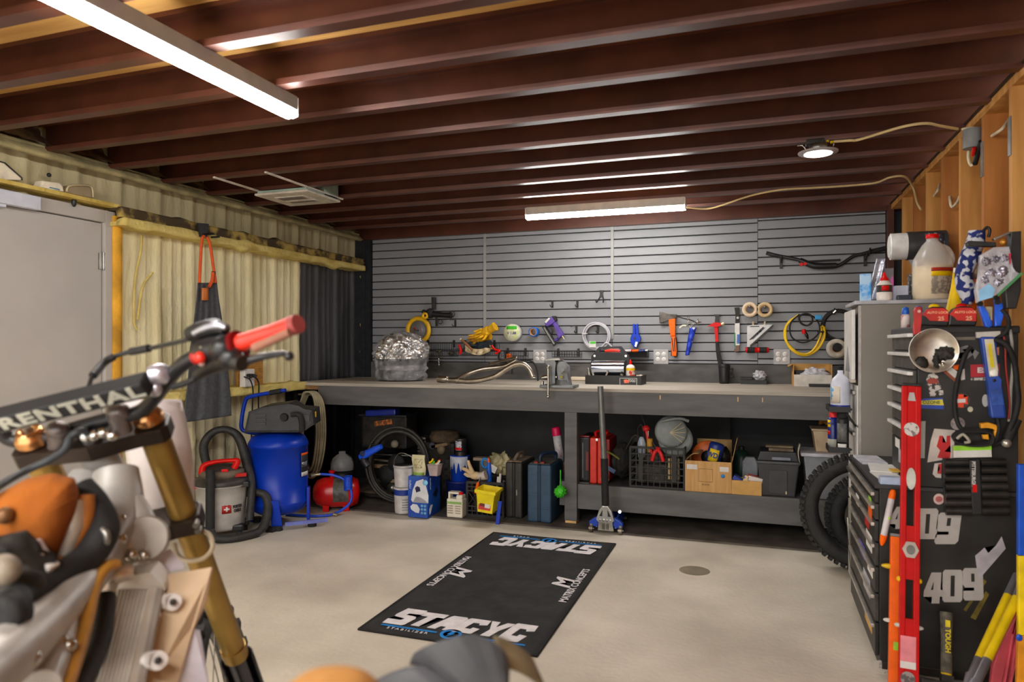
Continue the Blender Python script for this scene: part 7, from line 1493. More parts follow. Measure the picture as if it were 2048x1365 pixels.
pth = [(1120,120),(1110,200),(1075,290),(1045,370),(1020,450),(1040,540),(1050,610),(1045,660)]
part('sleeve', MB().tube([(q(k6(*p))[0], 0, q(k6(*p))[1]) for p in pth], [.030, .034, .036, .034, .030, .036, .026, .018], 18, 5), cam_, u); part('strap', MB().tube([(q(k6(*p))[0], -.02, q(k6(*p))[1]) for p in ((1150,130),(1185,100),(1205,120),(1195,170))], .006, 8), blk(), u); part('second_fold', MB().tube([(q(k6(*p))[0], .03, q(k6(*p))[1]) for p in ((1090,300),(1110,400),(1105,470))], [.02, .026, .014], 12, 5), mat('camo_tan', (176,150,128), .8, scale=13, rgb2=(90,70,70), thr=(.5,.56)), u)
u = thing('funnel', 'yellow plastic cone standing on the chest under the camouflage sleeve', 'cone', V((hq((955, 690), 3.36).x, 3.36, TOPZ))); 
part('cone', MB().lathe([(0, 0), (.045, 0), (.043, .01), (.012, .17), (.006, .225), (0, .226)], n=28), yel(), u); part('tip', MB().cyl((0, 0, .2265), (.002, 0, .245), .005), mat('glue_white', (226,216,206)), u)
u = single('stick', MB().tube([(-.012, 0, 0), (.0, 0, .10), (.008, .0, .21)], [.017, .017, .015], 10, 0), orn(), 'orange plastic stick standing beside the camouflage sleeve', 'stick', V((hq((1085, 650), 3.37).x, 3.37, TOPZ)))
zb = mat('zip_film', (206,206,214), .15, .1, var=.15, scale=12, alpha=.62, bump=.7, bscale=24)
u = thing('zip_bag', 'clear zip bag of bright metal fittings hanging from the black bracket', 'bag', hq((1260, 420), 3.12)); q = cq(u, 3.12)
ol = [(1140,300),(1240,240),(1355,235),(1360,400),(1440,440),(1330,560),(1240,600),(1180,620),(1120,650),(1105,560),(1135,440)]
part('film', NP(MB(), q, k6, ol, -.014, .014, .008), zb, u)
for i, (x, y, r) in enumerate(((1180,350,.018), (1250,330,.016), (1300,420,.024), (1220,430,.020), (1170,480,.018), (1270,500,.02), (1320,320,.018))): part('fitting', MB().ball((q(k6(x, y))[0], -.012, q(k6(x, y))[1]), (r*.8, .009, r*.7), amp=.9, freq=3, seed=i), mat('fitting_lilac', (166,164,180), .3, .7, var=.2), u)
part('blue_card', NP(MB(), q, k6, ((1125,560),(1200,510),(1245,550),(1230,610),(1130,640)), .0145, .016), mat('card_sky', (140,196,240), .5), u); part('green_zip', NP(MB(), q, k6, ((1258,590),(1270,605),(1450,440),(1436,425)), .0145, .017), mat('zip_green', (70,140,84), .5), u); part('red_slip', NP(MB(), q, k6, ((1345,290),(1362,285),(1362,360),(1350,372)), .0145, .016), mat('slip_red', (190,44,66), .5), u)
# ---- apron on the left wall
X0 = XL+.212
def aq(p, off=0.): return WX(p[0], p[1], X0+off)
u = thing('apron', 'dark grey shop apron with orange neck straps hanging on the left wall', 'apron', aq((410, 700)))
O = u.location
def c3l(x, y): return (380+x/3.33, 350+y/3.33)
lf = [(395,566),(393,600),(388,650),(381,700),(377,760),(370,820),(367,846)]; rt = [(434,566),(438,600),(446,650),(453,700),(458,760),(462,800),(463,832)]
def ap(a, b):
    n = len(lf)-1; f_ = a*n; i = min(int(f_), n-1); t_ = f_-i
    l = [lf[i][j]+(lf[i+1][j]-lf[i][j])*t_ for j in (0, 1)]; r = [rt[i][j]+(rt[i+1][j]-rt[i][j])*t_ for j in (0, 1)]
    p = (l[0]+(r[0]-l[0])*b, l[1]+(r[1]-l[1])*b)
    return aq(p, .012+.012*a*math.sin(b*13+1.2)+.004*math.sin(b*27+a*4))-O
fab = mat('apron_cloth', (72,73,78), .9, var=.1, scale=40, bump=.15)
part('cloth', MB().sheet(ap, 40, 44, .005), fab, u)
os_ = mat('strap_orange', (214,84,26), .7, var=.08)
def flat(pts, w, off=.02): return MB().tube([aq(p, off)-O for p in pts], w, 8, 6)
part('neck_strap', flat([(399,566),(401,520),(404,480),(408,472)], .010), os_, u); part('neck_strap', flat([(431,566),(426,530),(420,490),(414,474)], .010), os_, u); part('strap_end', flat([(426,545),(424,562),(418,574)], .012, .03), os_, u)
part('leather_patch', MB().sheet(lambda a, b: aq((404+13*b, 576+25*a), .034)-O, 3, 3, .003), mat('patch_tan', (206,116,50), .6, var=.1), u)
part('buckle', MB().box(aq((427, 546), .03)-O, (.014, .03, .02), bev=.003), blk(), u)
u = thing('apron_hook', 'black flat hook bracket on the upper girt holding the apron', 'hook', aq((408, 462), -.01)); O2 = u.location
part('plate', MB().prism([(aq(p)-aq((408,462))).yz[:] for p in ((396,446),(418,448),(414,476),(401,474))], -.012, .0, frame((0,0,0), (0,1,0), (0,0,1))), blk(), u); part('peg', MB().cyl((0, .03, -.02), (.06, .03, -.02), .008).cyl((0, .07, -.035), (.07, .07, -.035), .007), blk(), u)
# ---- things on the ledge over the door
XD = XL+.09
def ledge(px, py): return WX(px, py, XD)
u = thing('plastic_guard', 'cream triangular plastic panel leaning on the ledge over the door', 'panel', V((XD-.03, ledge(5, 366).y, 2.216)))
o_ = ledge(5, 366)
part('panel', MB().prism([((ledge(*p)-o_).y, max(0, (ledge(*p)-o_).z)) for p in ((-30,335),(2,330),(10,332),(45,362),(44,366),(0,366),(-30,366))], 0, .02, frame((0,0,0), (0,1,0), (0,0,1)), bev=.004), mat('panel_cream', (226,214,190), .5), u); part('dark_edge', MB().tube([V((.022, (ledge(*p)-o_).y, (ledge(*p)-o_).z)) for p in ((2,329),(12,332),(46,362),(46,366))], .004, 6, 0), blk(), u)
u = thing('alarm_box', 'cream plastic alarm box with blue slot on the ledge over the door', 'box', V((XD-.03, ledge(98, 380).y, 2.216))); o_ = ledge(98, 380)
part('case', MB().prism([((ledge(*p)-o_).y, max(.0, (ledge(*p)-o_).z)) for p in ((74,372),(78,362),(112,366),(119,374),(121,384),(98,380),(74,376))], 0, .06, frame((0,0,0), (0,1,0), (0,0,1)), bev=.008), mat('panel_cream', (226,214,190)), u); part('slot', MB().box((.0615, .01, .008), (.003, .06, .006)), mat('slot_teal', (70,120,140), .4), u); part('knob', MB().ball((.03, .0, .085), .012), blk(), u)
u = thing('plastic_bin', 'taupe plastic tub on its side on the ledge over the door', 'tub', V((XD-.03, ledge(150, 388).y, 2.216))); o_ = ledge(150, 388)
part('shell', MB().prism([((ledge(*p)-o_).y, max(.0, (ledge(*p)-o_).z)) for p in ((122,386),(124,374),(132,368),(166,368),(174,374),(176,396),(150,388))], 0, .07, frame((0,0,0), (0,1,0), (0,0,1)), bev=.01), mat('tub_taupe', (140,122,92), .5, var=.1), u); part('rim', MB().tube([V((.072, (ledge(*p)-o_).y, max(.006, (ledge(*p)-o_).z))) for p in ((123,386),(124,374),(132,368),(166,368),(174,374),(176,394))], .006, 6, 3), mat('rim_taupe', (176,160,124), .5), u)
u = single('knob', MB().ball((0, 0, 0), (.014, .014, .03)), blk(), 'small black door bumper knob on the door frame header', 'knob', WX(148, 404, XL+.075))
# ================================================================ dirt bike in the foreground (leaning on its stand)
def S(px, py, s): return WS(px, py, s)
A = S(300, 846, 1.43); Bt = S(472, 1312, 1.75); ua = (A-Bt).normalized()           # near fork leg, axis up
lat = (S(296, 834, 1.43)-S(76, 899, 1.40)); lat = (lat-ua*lat.dot(ua)).normalized()
LW = .215; fwd = lat.cross(ua)*-1                                                 # fwd : away from the rider
if fwd.dot(CF) < 0: fwd = -fwd
Ct = A-lat*LW/2
g0 = V((Ct.x, Ct.y, 0))
bike = thing('dirt_bike', 'stripped dirt bike with gold fork, red grip and exposed radiator leaning on its stand', 'motorcycle', g0)
def B(name, mb, m, parent=None, label=None):
    mb.v = [p-g0 for p in mb.v]; return part(name, mb, m, parent or bike, label)
gold = mat('fork_gold', (140,110,50), .34, .6, var=.12, scale=6, rgb2=(172,140,72)); capm = mat('cap_copper', (206,150,96), .25, .9, var=.1)
clampm = mat('clamp_brown', (52,42,36), .4, .5, var=.15); fr_ = mat('frame_aluminium', (178,175,171), .42, .25, var=.10, scale=7, bump=.1); bwh = mat('bike_white', (216,208,210), .4, var=.04); bkb = mat('bar_black', (28,28,30))
F = frame(Ct, lat, -fwd if False else ua.cross(lat)); 
for s, n_ in ((1, 'near'), (-1, 'far')):
    P = Ct+lat*s*LW/2
    f_ = B('fork_leg', MB().tube([P-ua*.002, P-ua*.40, P-ua*.68], [.0285, .0285, .0275], 24, 0).tube([P-ua*.665, P-ua*.682, P-ua*.70], [.031, .0315, .030], 24, 0), gold)
    B('inner_tube', MB().tube([P-ua*.7005, P-ua*.92], .024, 20, 0), mat('inner_tube', (70,70,78), .25, .9), f_)
    B('fork_guard', MB().sheet(lambda u, v: P-ua*(.705+.23*u)+lat*(.036*math.sin(R(-100+200*v)))*(1 if s > 0 else -1)+fwd*.036*math.cos(R(-100+200*v)), 6, 12, .004), mat('guard_black', (44,44,50), .35), f_)
    B('fork_lug', MB().tube([P-ua*.9205, P-ua*.99], .030, 16, 0), steel(), f_)
    c_ = B('fork_cap', MB().lathe([(0, .004), (.012, .004), (.014, .012), (.022, .012), (.025, .004), (.0275, .0), (.0295, -.004), (.0295, -.018)], frame(P+ua*.022, lat, ua.cross(lat)), 32), capm)
    B('adjuster', MB().cyl(P+ua*.03, P+ua*.042, .009), steel(), c_)
# triple clamps
def plate(off, th, m, name, w=.036):
    F = frame(Ct+ua*off, lat, ua.cross(lat)); mb = MB(); h = LW/2
    o = [(-h-w, -.02), (-h-w*.7, -.036), (-h+.02, -.036), (0, -.052), (h-.02, -.036), (h+w*.7, -.036), (h+w, -.02), (h+w, .02), (h+w*.7, .036), (h-.03, .034), (0, .026), (-h+.03, .034), (-h-w*.7, .036), (-h-w, .02)]
    return B(name, mb.prism(o, -th, 0, F, bev=.004), m)
plate(.0, .032, clampm, 'top_clamp'); plate(-.235, .04, clampm, 'lower_clamp')
for z in (-.245, -.262):
    for s in (1, -1): B('clamp_bolt', MB().cyl(Ct+lat*(LW/2+.03)*s-ua*(-z)-fwd*.03, Ct+lat*(LW/2+.03)*s-ua*(-z)-fwd*.046, .007, n=12), steel())
B('stem_nut', MB().lathe([(0, .03), (.016, .03), (.018, .02), (.026, .018), (.026, 0)], frame(Ct+fwd*-.006, lat, ua.cross(lat)), 24), chrome())
for x, y in ((188, 872), (206, 866), (224, 872)): B('clamp_hardware', MB().ball(S(x, y, 1.36), (.012, .010, .011)), chrome())
# bar mounts, bar, pad
bm_ = mat('mount_grey', (112,104,102), .4, .6, var=.12)
for px, py, qx, qy in ((119, 893, 116, 862), (243, 862, 236, 826)): B('bar_mount', MB().tube([S(px, py, 1.385), S((px+qx)/2, (py+qy)/2, 1.375), S(qx, qy, 1.365)], [.021, .019, .022], 14, 0).ball(S(qx, qy-2, 1.36), (.024, .02, .018)), bm_)
bar = [(-75,880,1.33),(-25,860,1.36),(0,866,1.37),(22,880,1.38),(60,884,1.385),(100,874,1.385),(140,860,1.385),(190,846,1.38),(240,833,1.375),(268,828,1.37),(292,815,1.36),(318,785,1.34),(340,756,1.32),(362,732,1.30),(392,714,1.285),(430,702,1.27),(470,688,1.25)]
B('handlebar', MB().tube([S(*p) for p in bar], .0140, 16, 5), bkb)
pd = []
dirp = (S(298,764,1.285)-S(-6,838,1.30)); pl = dirp.length; FP = frame(S(-6,842,1.30), dirp, V((0,0,1)).cross(dirp)*-1 if False else (UP*.8-CF*.6))
pad = B('bar_pad', MB().box((pl/2, 0, 0), (pl, .036, .040), FP, bev=.008, seg=3), mat('pad_black', (22,22,23), .7, var=.15))
ptop = frame(S(-6,842,1.30)+0*UP, dirp, UP*.8-CF*.6)
B('pad_lettering', MB().text('RENTHAL', .034, FP @ T(pl*.52, .001, .0202), th=.0012, bold=.0012, sx=1.75, sp=1.1), mat('pad_white', (170,170,156), .6), pad)
B('pad_piping', MB().box((pl/2, -.0172, .014), (pl*.98, .002, .004), FP), mat('pad_white', (170,170,156)), pad)
B('crossbar_clamp', MB().tube([S(300,752,1.30), S(318,748,1.305), S(334,752,1.315)], [.017, .020, .018], 12).ball(S(310,778,1.31), (.014,.012,.016)), mat('clamp_silver', (196,194,206), .3, .7), None)
# throttle end
B('grip', MB().tube([S(474,690,1.248), S(500,680,1.24), S(550,664,1.225), S(590,650,1.21)], [.0175, .0150, .0150, .0165], 18), mat('grip_red', (84,3,6), .8, spec=.1, var=.12))
B('grip_end', MB().tube([S(585,652,1.212), S(597,647,1.206)], [.0175, .0165], 16, 0), mat('grip_pink', (150,70,68), .6, spec=.2))
gr = [S(508,692,1.215), S(545,676,1.205), S(580,660,1.195)]; B('worn_underside', MB().tube([p-UP*.004 for p in gr], .008, 10), mat('grip_tan', (150,104,86), .7, spec=.2))
gd_ = (S(474,690,1.248)-S(590,650,1.21)).normalized(); B('grip_flange', MB().lathe([(.014, -.005), (.0275, -.004), (.0275, .004), (.014, .005)], frame(S(476,692,1.245), gd_.cross(UP), gd_.cross(gd_.cross(UP))), 28), mat('flange_red', (100,4,6), .6, spec=.12))
B('throttle_housing', MB().ball(S(452,698,1.245), (.026,.03,.026)).ball(S(462,716,1.235), (.022,.022,.021)).tube([S(398,705,1.28), S(425,700,1.265), S(468,694,1.245)], [.020, .025, .024], 14), bkb)
B('housing_cover', MB().tube([S(380,670,1.29), S(400,662,1.28), S(430,655,1.265), S(452,660,1.255)], [.014,.017,.016,.010], 12), blk())
B('reservoir_cap', MB().tube([S(388,667,1.27), S(412,656,1.26), S(436,651,1.25), S(452,656,1.245)], [.006,.008,.008,.005], 10), mat('cap_silver', (176,180,192), .3, .8))
B('start_button', MB().ball(S(400,716,1.245), (.011,.010,.011)), mat('button_red', (226,44,26), .35)); B('button_housing', MB().ball(S(396,714,1.27), (.015,.014,.015)), mat('button_maroon', (150,26,24), .4)); B('screw', MB().ball(S(406,696,1.25), .006), chrome()); B('screw', MB().ball(S(404,727,1.25), .006), mat('screw_pink', (226,190,186), .4, .5))
B('lever_perch', MB().tube([S(392,752,1.28), S(420,735,1.265), S(455,722,1.24), S(485,728,1.22)], [.010,.014,.017,.014], 12), dark())
B('brake_lever', MB().tube([S(470,732,1.24), S(495,722,1.235), S(530,713,1.235), S(562,708,1.23), S(574,709,1.225)], [.011,.008,.0065,.0055,.0055], 10).ball(S(578,713,1.222), .0085), bkb)
B('switch_lever', MB().tube([S(345,775,1.30), S(368,768,1.29), S(392,757,1.28)], .006, 8), blk())
cbl = mat('cable_black', (32,32,33), .5)
B('control_cable', MB().tube([S(178,772,1.33), S(186,752,1.35), S(210,724,1.40), S(245,708,1.42), S(300,697,1.40), S(350,686,1.35), S(386,676,1.29)], .0045, 8), cbl)
B('cable_sleeve', MB().tube([S(186,752,1.35), S(208,726,1.395), S(228,714,1.41)], .008, 10), cbl); B('cable_adjuster', MB().tube([S(262,704,1.42), S(298,697,1.40)], .008, 10, 0), cbl)
B('brake_hose', MB().tube([S(-20,985,1.15), S(0,972,1.2), S(44,946,1.27), S(100,920,1.30), S(130,900,1.32), S(140,876,1.34), S(160,862,1.35), S(180,868,1.37)], .007, 8), mat('hose_grey', (66,70,74), .5, var=.1))
# front number plate
B('number_plate', MB().sheet(lambda u, v: S(232+128*u+18*v+16*math.sin(v*3), 800+255*v, 1.66-.05*math.sin(u*3.14)), 10, 10, .004), bwh)
# head casting and spars
B('steering_head', MB().tube([Ct-ua*.035-fwd*.012, Ct-ua*.13-fwd*.012, Ct-ua*.22-fwd*.012], [.036, .034, .037], 20, 0), fr_)
sp = B('frame_spar', MB().tube([S(232,945,1.40), S(235,1010,1.37), S(218,1062,1.32), S(165,1152,1.20), S(92,1236,1.07), S(6,1316,.94), S(-70,1380,.86), S(-200,1480,.72)], [.042,.048,.046,.041,.041,.042,.042,.04], 16, 5), fr_)
B('frame_spar', MB().tube([S(180,955,1.40), S(150,1010,1.36), S(60,1090,1.25), S(-60,1180,1.10), S(-200,1280,.96)], [.036,.044,.046,.044,.04], 16, 5), fr_)
B('head_gusset', MB().tube([S(262,1000,1.37), S(280,1050,1.36), S(262,1092,1.33), S(225,1105,1.30)], [.022,.030,.034,.026], 14), fr_); B('gusset_plate', MB().tube([S(292,1078,1.335), S(289,1078,1.325)], [.043, .040], 24, 0), mat('gusset_grey', (146,138,128), .45, .3))
B('engine_hanger', MB().tube([S(118,1200,1.10), S(118,1250,1.08), S(108,1305,1.04), S(85,1370,.98)], [.016,.026,.026,.024], 14), fr_)
for x, y, s in ((242,1080,1.28), (122,1285,1.04), (138,1292,1.04), (65,1318,.95), (240,1040,1.31)): B('frame_bolt', MB().ball(S(x, y, s), (.011,.011,.011)), chrome())
# air filter, throttle body, dark hoses
flt = mat('filter_orange', (142,74,4), .95, var=.2, scale=9, bump=.35, rgb2=(164,90,8))
def filt(u, v):
    a = 6.283*u; x = math.cos(a); y = math.sin(a); k_ = math.sin(v*1.5708)
    o = [(158,988),(150,1035),(118,1122),(58,1112),(-14,1100),(-40,1045),(-10,992),(52,958),(105,946),(150,957)]
    f_ = u*len(o); i = int(f_) % len(o); t_ = f_-int(f_); p = o[i]; q_ = o[(i+1) % len(o)]
    ex_, ey_ = p[0]+(q_[0]-p[0])*t_, p[1]+(q_[1]-p[1])*t_; cx, cy = 72, 1035
    return S(cx+(ex_-cx)*k_, cy+(ey_-cy)*k_, 1.20-.075*math.cos(v*1.5708))
fl_ = B('air_filter', MB().sheet(filt, 48, 12, .01), flt); B('filter_stud', MB().ball(S(10,1032,1.125), .014), mat('stud_brown', (120,84,50), .5, .4), fl_)
B('filter_cage', MB().tube([S(158,1000,1.20), S(148,1050,1.19), S(130,1110,1.18)], [.012,.018,.012], 10), mat('cage_silver', (186,178,166), .4, .5)); B('rust_strap', MB().tube([S(172,990,1.21), S(165,1050,1.20), S(120,1130,1.18), S(118,1150,1.17)], [.014,.016,.014,.01], 10), mat('strap_rust', (156,92,30), .7))
B('intake_boot', MB().tube([S(165,970,1.25), S(190,1010,1.24), S(205,1060,1.22), S(180,1110,1.19), S(140,1140,1.15), S(100,1165,1.10), S(40,1195,1.02)], [.018,.024,.028,.026,.024,.020,.018], 14), rub())
B('intake_clamp', MB().ring(S(202,1076,1.20), .014, .006, 'y'), steel())
B('throttle_body', MB().ball(S(-10,1190,1.08), (.09,.10,.09), amp=.4, freq=2.4, seed=3).ball(S(60,1185,1.10), (.05,.05,.05), amp=.3), grease())
B('lower_boot', MB().lathe([(.012, 0), (.03, 0), (.03, .03), (.012, .03)], frame(S(26,1222,.98), CR, UP), 24), rub())
B('sensor_box', MB().box((0,0,0), (.040,.03,.026), frame(S(82,1136,1.10), CR-UP*.5, UP), bev=.005), wht()); B('white_bracket', MB().prism([(-.03,-.05),(.02,-.04),(.05,.0),(.02,.05),(-.02,.05)], 0, .01, frame(S(58,1140,1.13), CR, UP), bev=.003), bwh)
B('filler_cap', MB().ball(S(8,1140,1.0), (.024,.02,.022)), mat('cap_stone', (140,128,112), .5))
# radiator and shroud
def quad(name, pts, m, th=.012, par=None, bump=None):
    P = [S(*p) for p in pts]; n = ((P[1]-P[0]).cross(P[-1]-P[0])).normalized(); n = n if n.dot(CF) > 0 else -n
    mb = MB(); k_ = len(P); mb.add(P+[p+n*th for p in P], [tuple(range(k_)), tuple(range(2*k_-1, k_-1, -1))]+[(i, (i+1) % k_, k_+(i+1) % k_, k_+i) for i in range(k_)])
    return B(name, mb, m, par)
rad = quad('radiator', [(234,1180,1.30),(299,1178,1.31),(250,1400,1.12),(178,1400,1.11)], mat('radiator_core', (104,98,92), .5, .2, var=.15), .04)
for i in range(9):
    a = (i+.5)/9; B('fin', MB().tube([S(234+65*a, 1182, 1.295+.01*a), S(178+72*a, 1398, 1.105+.01*a)], .0027, 6, 0), mat('fin_light', (206,200,190), .45, .15), rad)
quad('side_tank', [(299,1174,1.305),(331,1178,1.315),(285,1400,1.13),(250,1400,1.115)], mat('tank_aluminium', (200,193,182), .4, .2, var=.06), .045)
quad('tank_edge', [(314,1176,1.30),(326,1178,1.30),(282,1400,1.115),(268,1400,1.112)], mat('tank_shade', (150,142,134), .45, .2), .004)
quad('radiator_header', [(212,1160,1.29),(300,1146,1.30),(332,1178,1.315),(228,1184,1.295)], mat('tank_aluminium', (176,166,152)), .05)
B('filler_elbow', MB().tube([S(218,1180,1.27), S(222,1160,1.265), S(240,1148,1.27), S(266,1145,1.28)], [.013,.016,.016,.014], 14), mat('elbow_silver', (200,188,176), .3, .6))
B('hose_clamp', MB().ball(S(262,1110,1.30), (.014,.012,.012)), chrome()); B('hose_clamp', MB().ball(S(286,1111,1.31), (.012,.010,.010)), chrome())
for x, y, s in ((346,1205,1.29), (316,1322,1.17)): b_ = B('mount_tab', MB().tube([S(x-24,y-2,s+.01), S(x,y,s), S(x,y,s-.004)], [.012,.016,.015], 14, 0), mat('tab_white', (214,208,204), .4)); B('bolt_hole', MB().ball(S(x,y,s-.012), .006), dark(), b_)
quad('shroud', [(303,1156,1.34),(424,1135,1.36),(412,1203,1.33),(386,1258,1.29),(345,1400,1.18),(284,1400,1.165),(322,1227,1.29)], mat('shroud_beige', (206,180,148), .5, var=.08, scale=5), .006)
quad('shroud_lower', [(388,1258,1.30),(400,1262,1.31),(424,1400,1.21),(350,1400,1.20)], mat('shroud_lilac', (200,194,204), .45), .006)
quad('side_panel', [(298,1118,1.36),(340,1098,1.38),(368,1130,1.38),(366,1138,1.37),(306,1153,1.35)], mat('shroud_lilac', (200,194,204)), .006)
B('vent_hose', MB().tube([S(236,1128,1.22), S(214,1134,1.20), S(192,1166,1.17), S(177,1227,1.12), S(161,1290,1.07), S(134,1375,1.0), S(115,1430,.96)], [.008,.010,.0105,.0105,.0105,.010,.010], 12), mat('hose_amber', (176,124,46), .45, var=.12))
B('coolant_hose', MB().tube([S(212,1196,1.23), S(208,1240,1.19), S(198,1290,1.14), S(177,1340,1.08), S(146,1400,1.01), S(116,1450,.95)], .0165, 14), rub())
B('cream_strap', MB().tube([S(348,1088,1.53), S(356,1112,1.52), S(378,1122,1.51), S(408,1117,1.52), S(425,1096,1.54), S(420,1072,1.56), S(408,1064,1.57)], .005, 8), mat('strap_cream', (206,192,164), .5))
# wheels, engine, rear end (mostly outside the picture)
ax_ = Ct-ua*.955+fwd*.02
def wheel(name, c, nrm, R0, rs, par, knob=.014, n=48):
    M = frame(c, fwd-nrm*fwd.dot(nrm), nrm.cross(fwd-nrm*fwd.dot(nrm))); nb = []
    w_ = B(name, MB().lathe([(R0-rs*1.9, -rs*.6), (R0-rs*1.2, -rs), (R0-rs*.6, -rs*.95), (R0-knob, -rs*.4), (R0-knob, rs*.4), (R0-rs*.6, rs*.95), (R0-rs*1.2, rs), (R0-rs*1.9, rs*.6), (R0-rs*1.9, -rs*.6)], M, 56), tr, par)
    mb = MB()
    for i in range(n):
        Q = M @ Matrix.Rotation(6.2832*i/n, 4, 'Z')
        for z in ((-.75, 0, .75) if i % 2 else (-.4, .4)): mb.box((R0-knob/2-abs(z)*.012, 0, z*rs), (knob+.006, R0*6.28/n*.6, rs*.42), Q)
    B('knobs', mb, tr, w_); B('rim', MB().lathe([(R0-rs*1.9, -rs*.55), (R0-rs*2.1, -rs*.3), (R0-rs*2.1, rs*.3), (R0-rs*1.9, rs*.55), (R0-rs*1.85, 0), (R0-rs*1.9, -rs*.55)], M, 48), blk(), w_)
    mb = MB()
    for i in range(18): mb.tube([M @ V((.03*math.cos(i*.349), .03*math.sin(i*.349), .02*(-1)**i)), M @ V(((R0-rs*2)*math.cos(i*.349+.2), (R0-rs*2)*math.sin(i*.349+.2), 0))], .002, 5, 0)
    B('spokes', mb.cyl(M @ V((0,0,-.08)), M @ V((0,0,.08)), .03), steel(), w_)
wheel('front_wheel', ax_, lat, .326, .042, bike)
fh = UP.cross(lat).normalized(); fh = fh if fh.dot(CF) > 0 else -fh; rc_ = V((ax_.x, ax_.y, ax_.z))-fh*1.47
wheel('rear_wheel', rc_, lat, .335, .052, bike)
B('swing_arm', MB().tube([rc_+lat*.10, rc_+lat*.10+fh*.5+UP*.06], .025, 10, 0).tube([rc_-lat*.10, rc_-lat*.10+fh*.5+UP*.06], .025, 10, 0).tube([rc_+lat*.10+fh*.45+UP*.06, rc_-lat*.10+fh*.45+UP*.06], .025, 10, 0), fr_)
ec = rc_+fh*.78+UP*.12
B('engine', MB().ball(ec, (.17,.17,.16), amp=.25, freq=2.2, seed=2).tube([ec+UP*.08+fh*.04, ec+UP*.20], [.085,.08], 20, 0), grease())
B('down_tube', MB().tube([Ct-ua*.23-fwd*.02, ec+fh*.22+UP*.1, ec+fh*.12-UP*.18, ec-fh*.25-UP*.18, ec-fh*.28+UP*.25], .022, 10, 5), fr_)
seat_l = rc_+UP*.58
B('seat', MB().tube([seat_l-fh*.15+UP*.04, seat_l+fh*.08, seat_l+fh*.24-UP*.0], [.06,.085,.06], 16), rub()); B('rear_fender', MB().sheet(lambda u, v: seat_l-fh*(.05+.40*u)+lat*(.18-.06*u)*(v-.5)+UP*(-.03+.10*u-.05*(2*v-1)**2), 10, 8, .004), bwh)
B('side_stand', MB().tube([ec-fh*.05-UP*.2-lat*.06, V((ec.x, ec.y, 0))-lat*.46-fh*.05+UP*.012], .012, 8, 0), steel())
# ---- second bike right under the viewer : only its seat end shows
o2 = S(925, 1330, .93); o2.z = 0
b2 = thing('dirt_bike', 'second dirt bike whose dark grey seat shows low in front of the floor mat', 'motorcycle', o2)
def B2(name, mb, m, parent=None): mb.v = [p-o2 for p in mb.v]; return part(name, mb, m, parent or b2)
sm = mat('seat_grey', (62,64,69), .55, var=.10, scale=12, bump=.05); sd_ = mat('seat_dark', (38,39,42), .6, var=.1)
def pad_(c, hw, hl, hh, dx, sag=.0, tw=0.):
    def fn(u, v):
        a = 6.283*u; b_ = (v-.5)*3.14159; cx = abs(math.cos(a))**.6*math.copysign(1, math.cos(a)); cy = abs(math.sin(a))**.6*math.copysign(1, math.sin(a))
        k_ = abs(math.cos(b_))**.45; x = hw*cx*k_; y = hl*cy*k_; z = hh*math.sin(b_)-(x/hw)**2*hh*.35
        return c+CR*(x+dx*y)+V((CF.x, CF.y, 0))*y+UP*(z+sag*y+tw*x)
    return MB().sheet(fn, 44, 22)
bq = V((CF.x, CF.y, 0))
def pw_(P, u):
    f_ = u*(len(P)-1); i = min(int(f_), len(P)-2); t_ = f_-i
    return tuple(P[i][k]+(P[i+1][k]-P[i][k])*t_ for k in range(len(P[i])))
def padsheet(E, D, s0, s1, lift=0.):
    def fn(u, v):
        e = pw_(E, u); d = pw_(D, u); rim = min(1, u/.07)*min(1, (1-u)/.07); rv = min(1, v/.10)
        p = S(e[0]+d[0]*v, e[1]+d[1]*v, s0+(s1-s0)*v)
        return p-UP*(.012*(1-rim)**2+.007*(1-rv)**2-lift)
    return MB().sheet(fn, 40, 24, -.05)
E1 = [(818,1303),(842,1288),(880,1272),(912,1263),(943,1260),(976,1270),(1006,1291),(1020,1316)]
X1 = (952,962,975,987,998,1008,1014,1017)
B2('seat', padsheet(E1, [(X1[i]-E1[i][0], 1390-E1[i][1]) for i in range(8)], .96, .80), sm)
E2 = [(728,1350),(749,1335),(775,1321),(808,1309),(850,1304)]
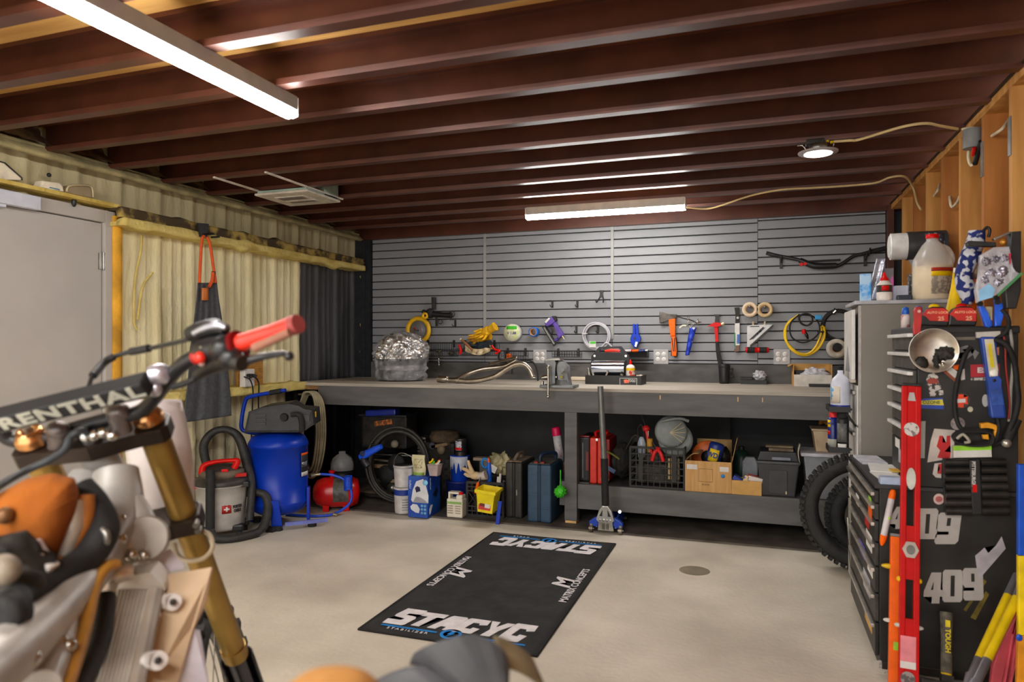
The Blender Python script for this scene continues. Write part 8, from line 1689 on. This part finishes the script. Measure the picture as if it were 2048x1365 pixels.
B2('seat_step', padsheet(E2, [(40,50),(72,64),(104,78),(128,90),(135,96)], .925, .80, -.012), mat('seat_mid', (70,72,78), .5, var=.1, scale=12, bump=.05))
B2('seat_skirt', padsheet([(738,1366),(760,1353),(784,1341),(815,1329),(860,1322)], [(40,50),(72,64),(104,78),(128,90),(135,96)], .94, .82, -.03), sd_)
B2('seat_base', MB().tube([V((o2.x, o2.y, .84))+bq*.02, V((o2.x, o2.y, .80))-bq*.2, V((o2.x, o2.y, .78))-bq*.4], [.05,.06,.06], 14), sd_)
B2('tail_fender', MB().sheet(lambda u, v: S(985+75*u+28*v, 1276+30*u*u+62*v+14*u, 1.02-.05*v), 12, 8, .005), mat('fender_olive', (112,98,70), .6, var=.3, scale=9))
B2('tan_cover', pad_(S(648,1436,.62), .050, .05, .034, .1), mat('cover_tan', (186,132,66), .8, var=.08))
B2('rear_tube', MB().tube([V((o2.x, o2.y, .82)), V((o2.x, o2.y, .6))-bq*.1, V((o2.x, o2.y, .33))-bq*.1], .03, 10, 4), dark())
MW2 = frame(V((o2.x, o2.y, .331))-bq*.1, CF, UP)
B2('rear_wheel', MB().lathe([(.22, -.03), (.27, -.05), (.31, -.05), (.33, 0), (.31, .05), (.27, .05), (.22, .03), (.22, -.03)], MW2, 48), tr)
# ================================================================ camera, world
cam = bpy.data.cameras.new('camera'); co = bpy.data.objects.new('camera', cam); C.objects.link(co)
co.location = CAMP; co.rotation_euler = (R(90), 0, YAW)
cam.sensor_width = 36; cam.lens = 36*FPX/2048; cam.shift_y = (HOR-682.5)/2048; cam.clip_start = .02; cam.clip_end = 60
cam.dof.use_dof = True; cam.dof.focus_distance = 5.6; cam.dof.aperture_fstop = 3.0
SC.camera = co
w = bpy.data.worlds.new('world'); SC.world = w; w.use_nodes = True
bg = w.node_tree.nodes['Background']; bg.inputs[0].default_value = (1, .985, .965, 1); bg.inputs[1].default_value = WORLD
SC.view_settings.view_transform = 'Standard'; SC.view_settings.look = 'None'; SC.view_settings.gamma = 1; SC.view_settings.use_curve_mapping = False
SC.view_settings.exposure = EXPO
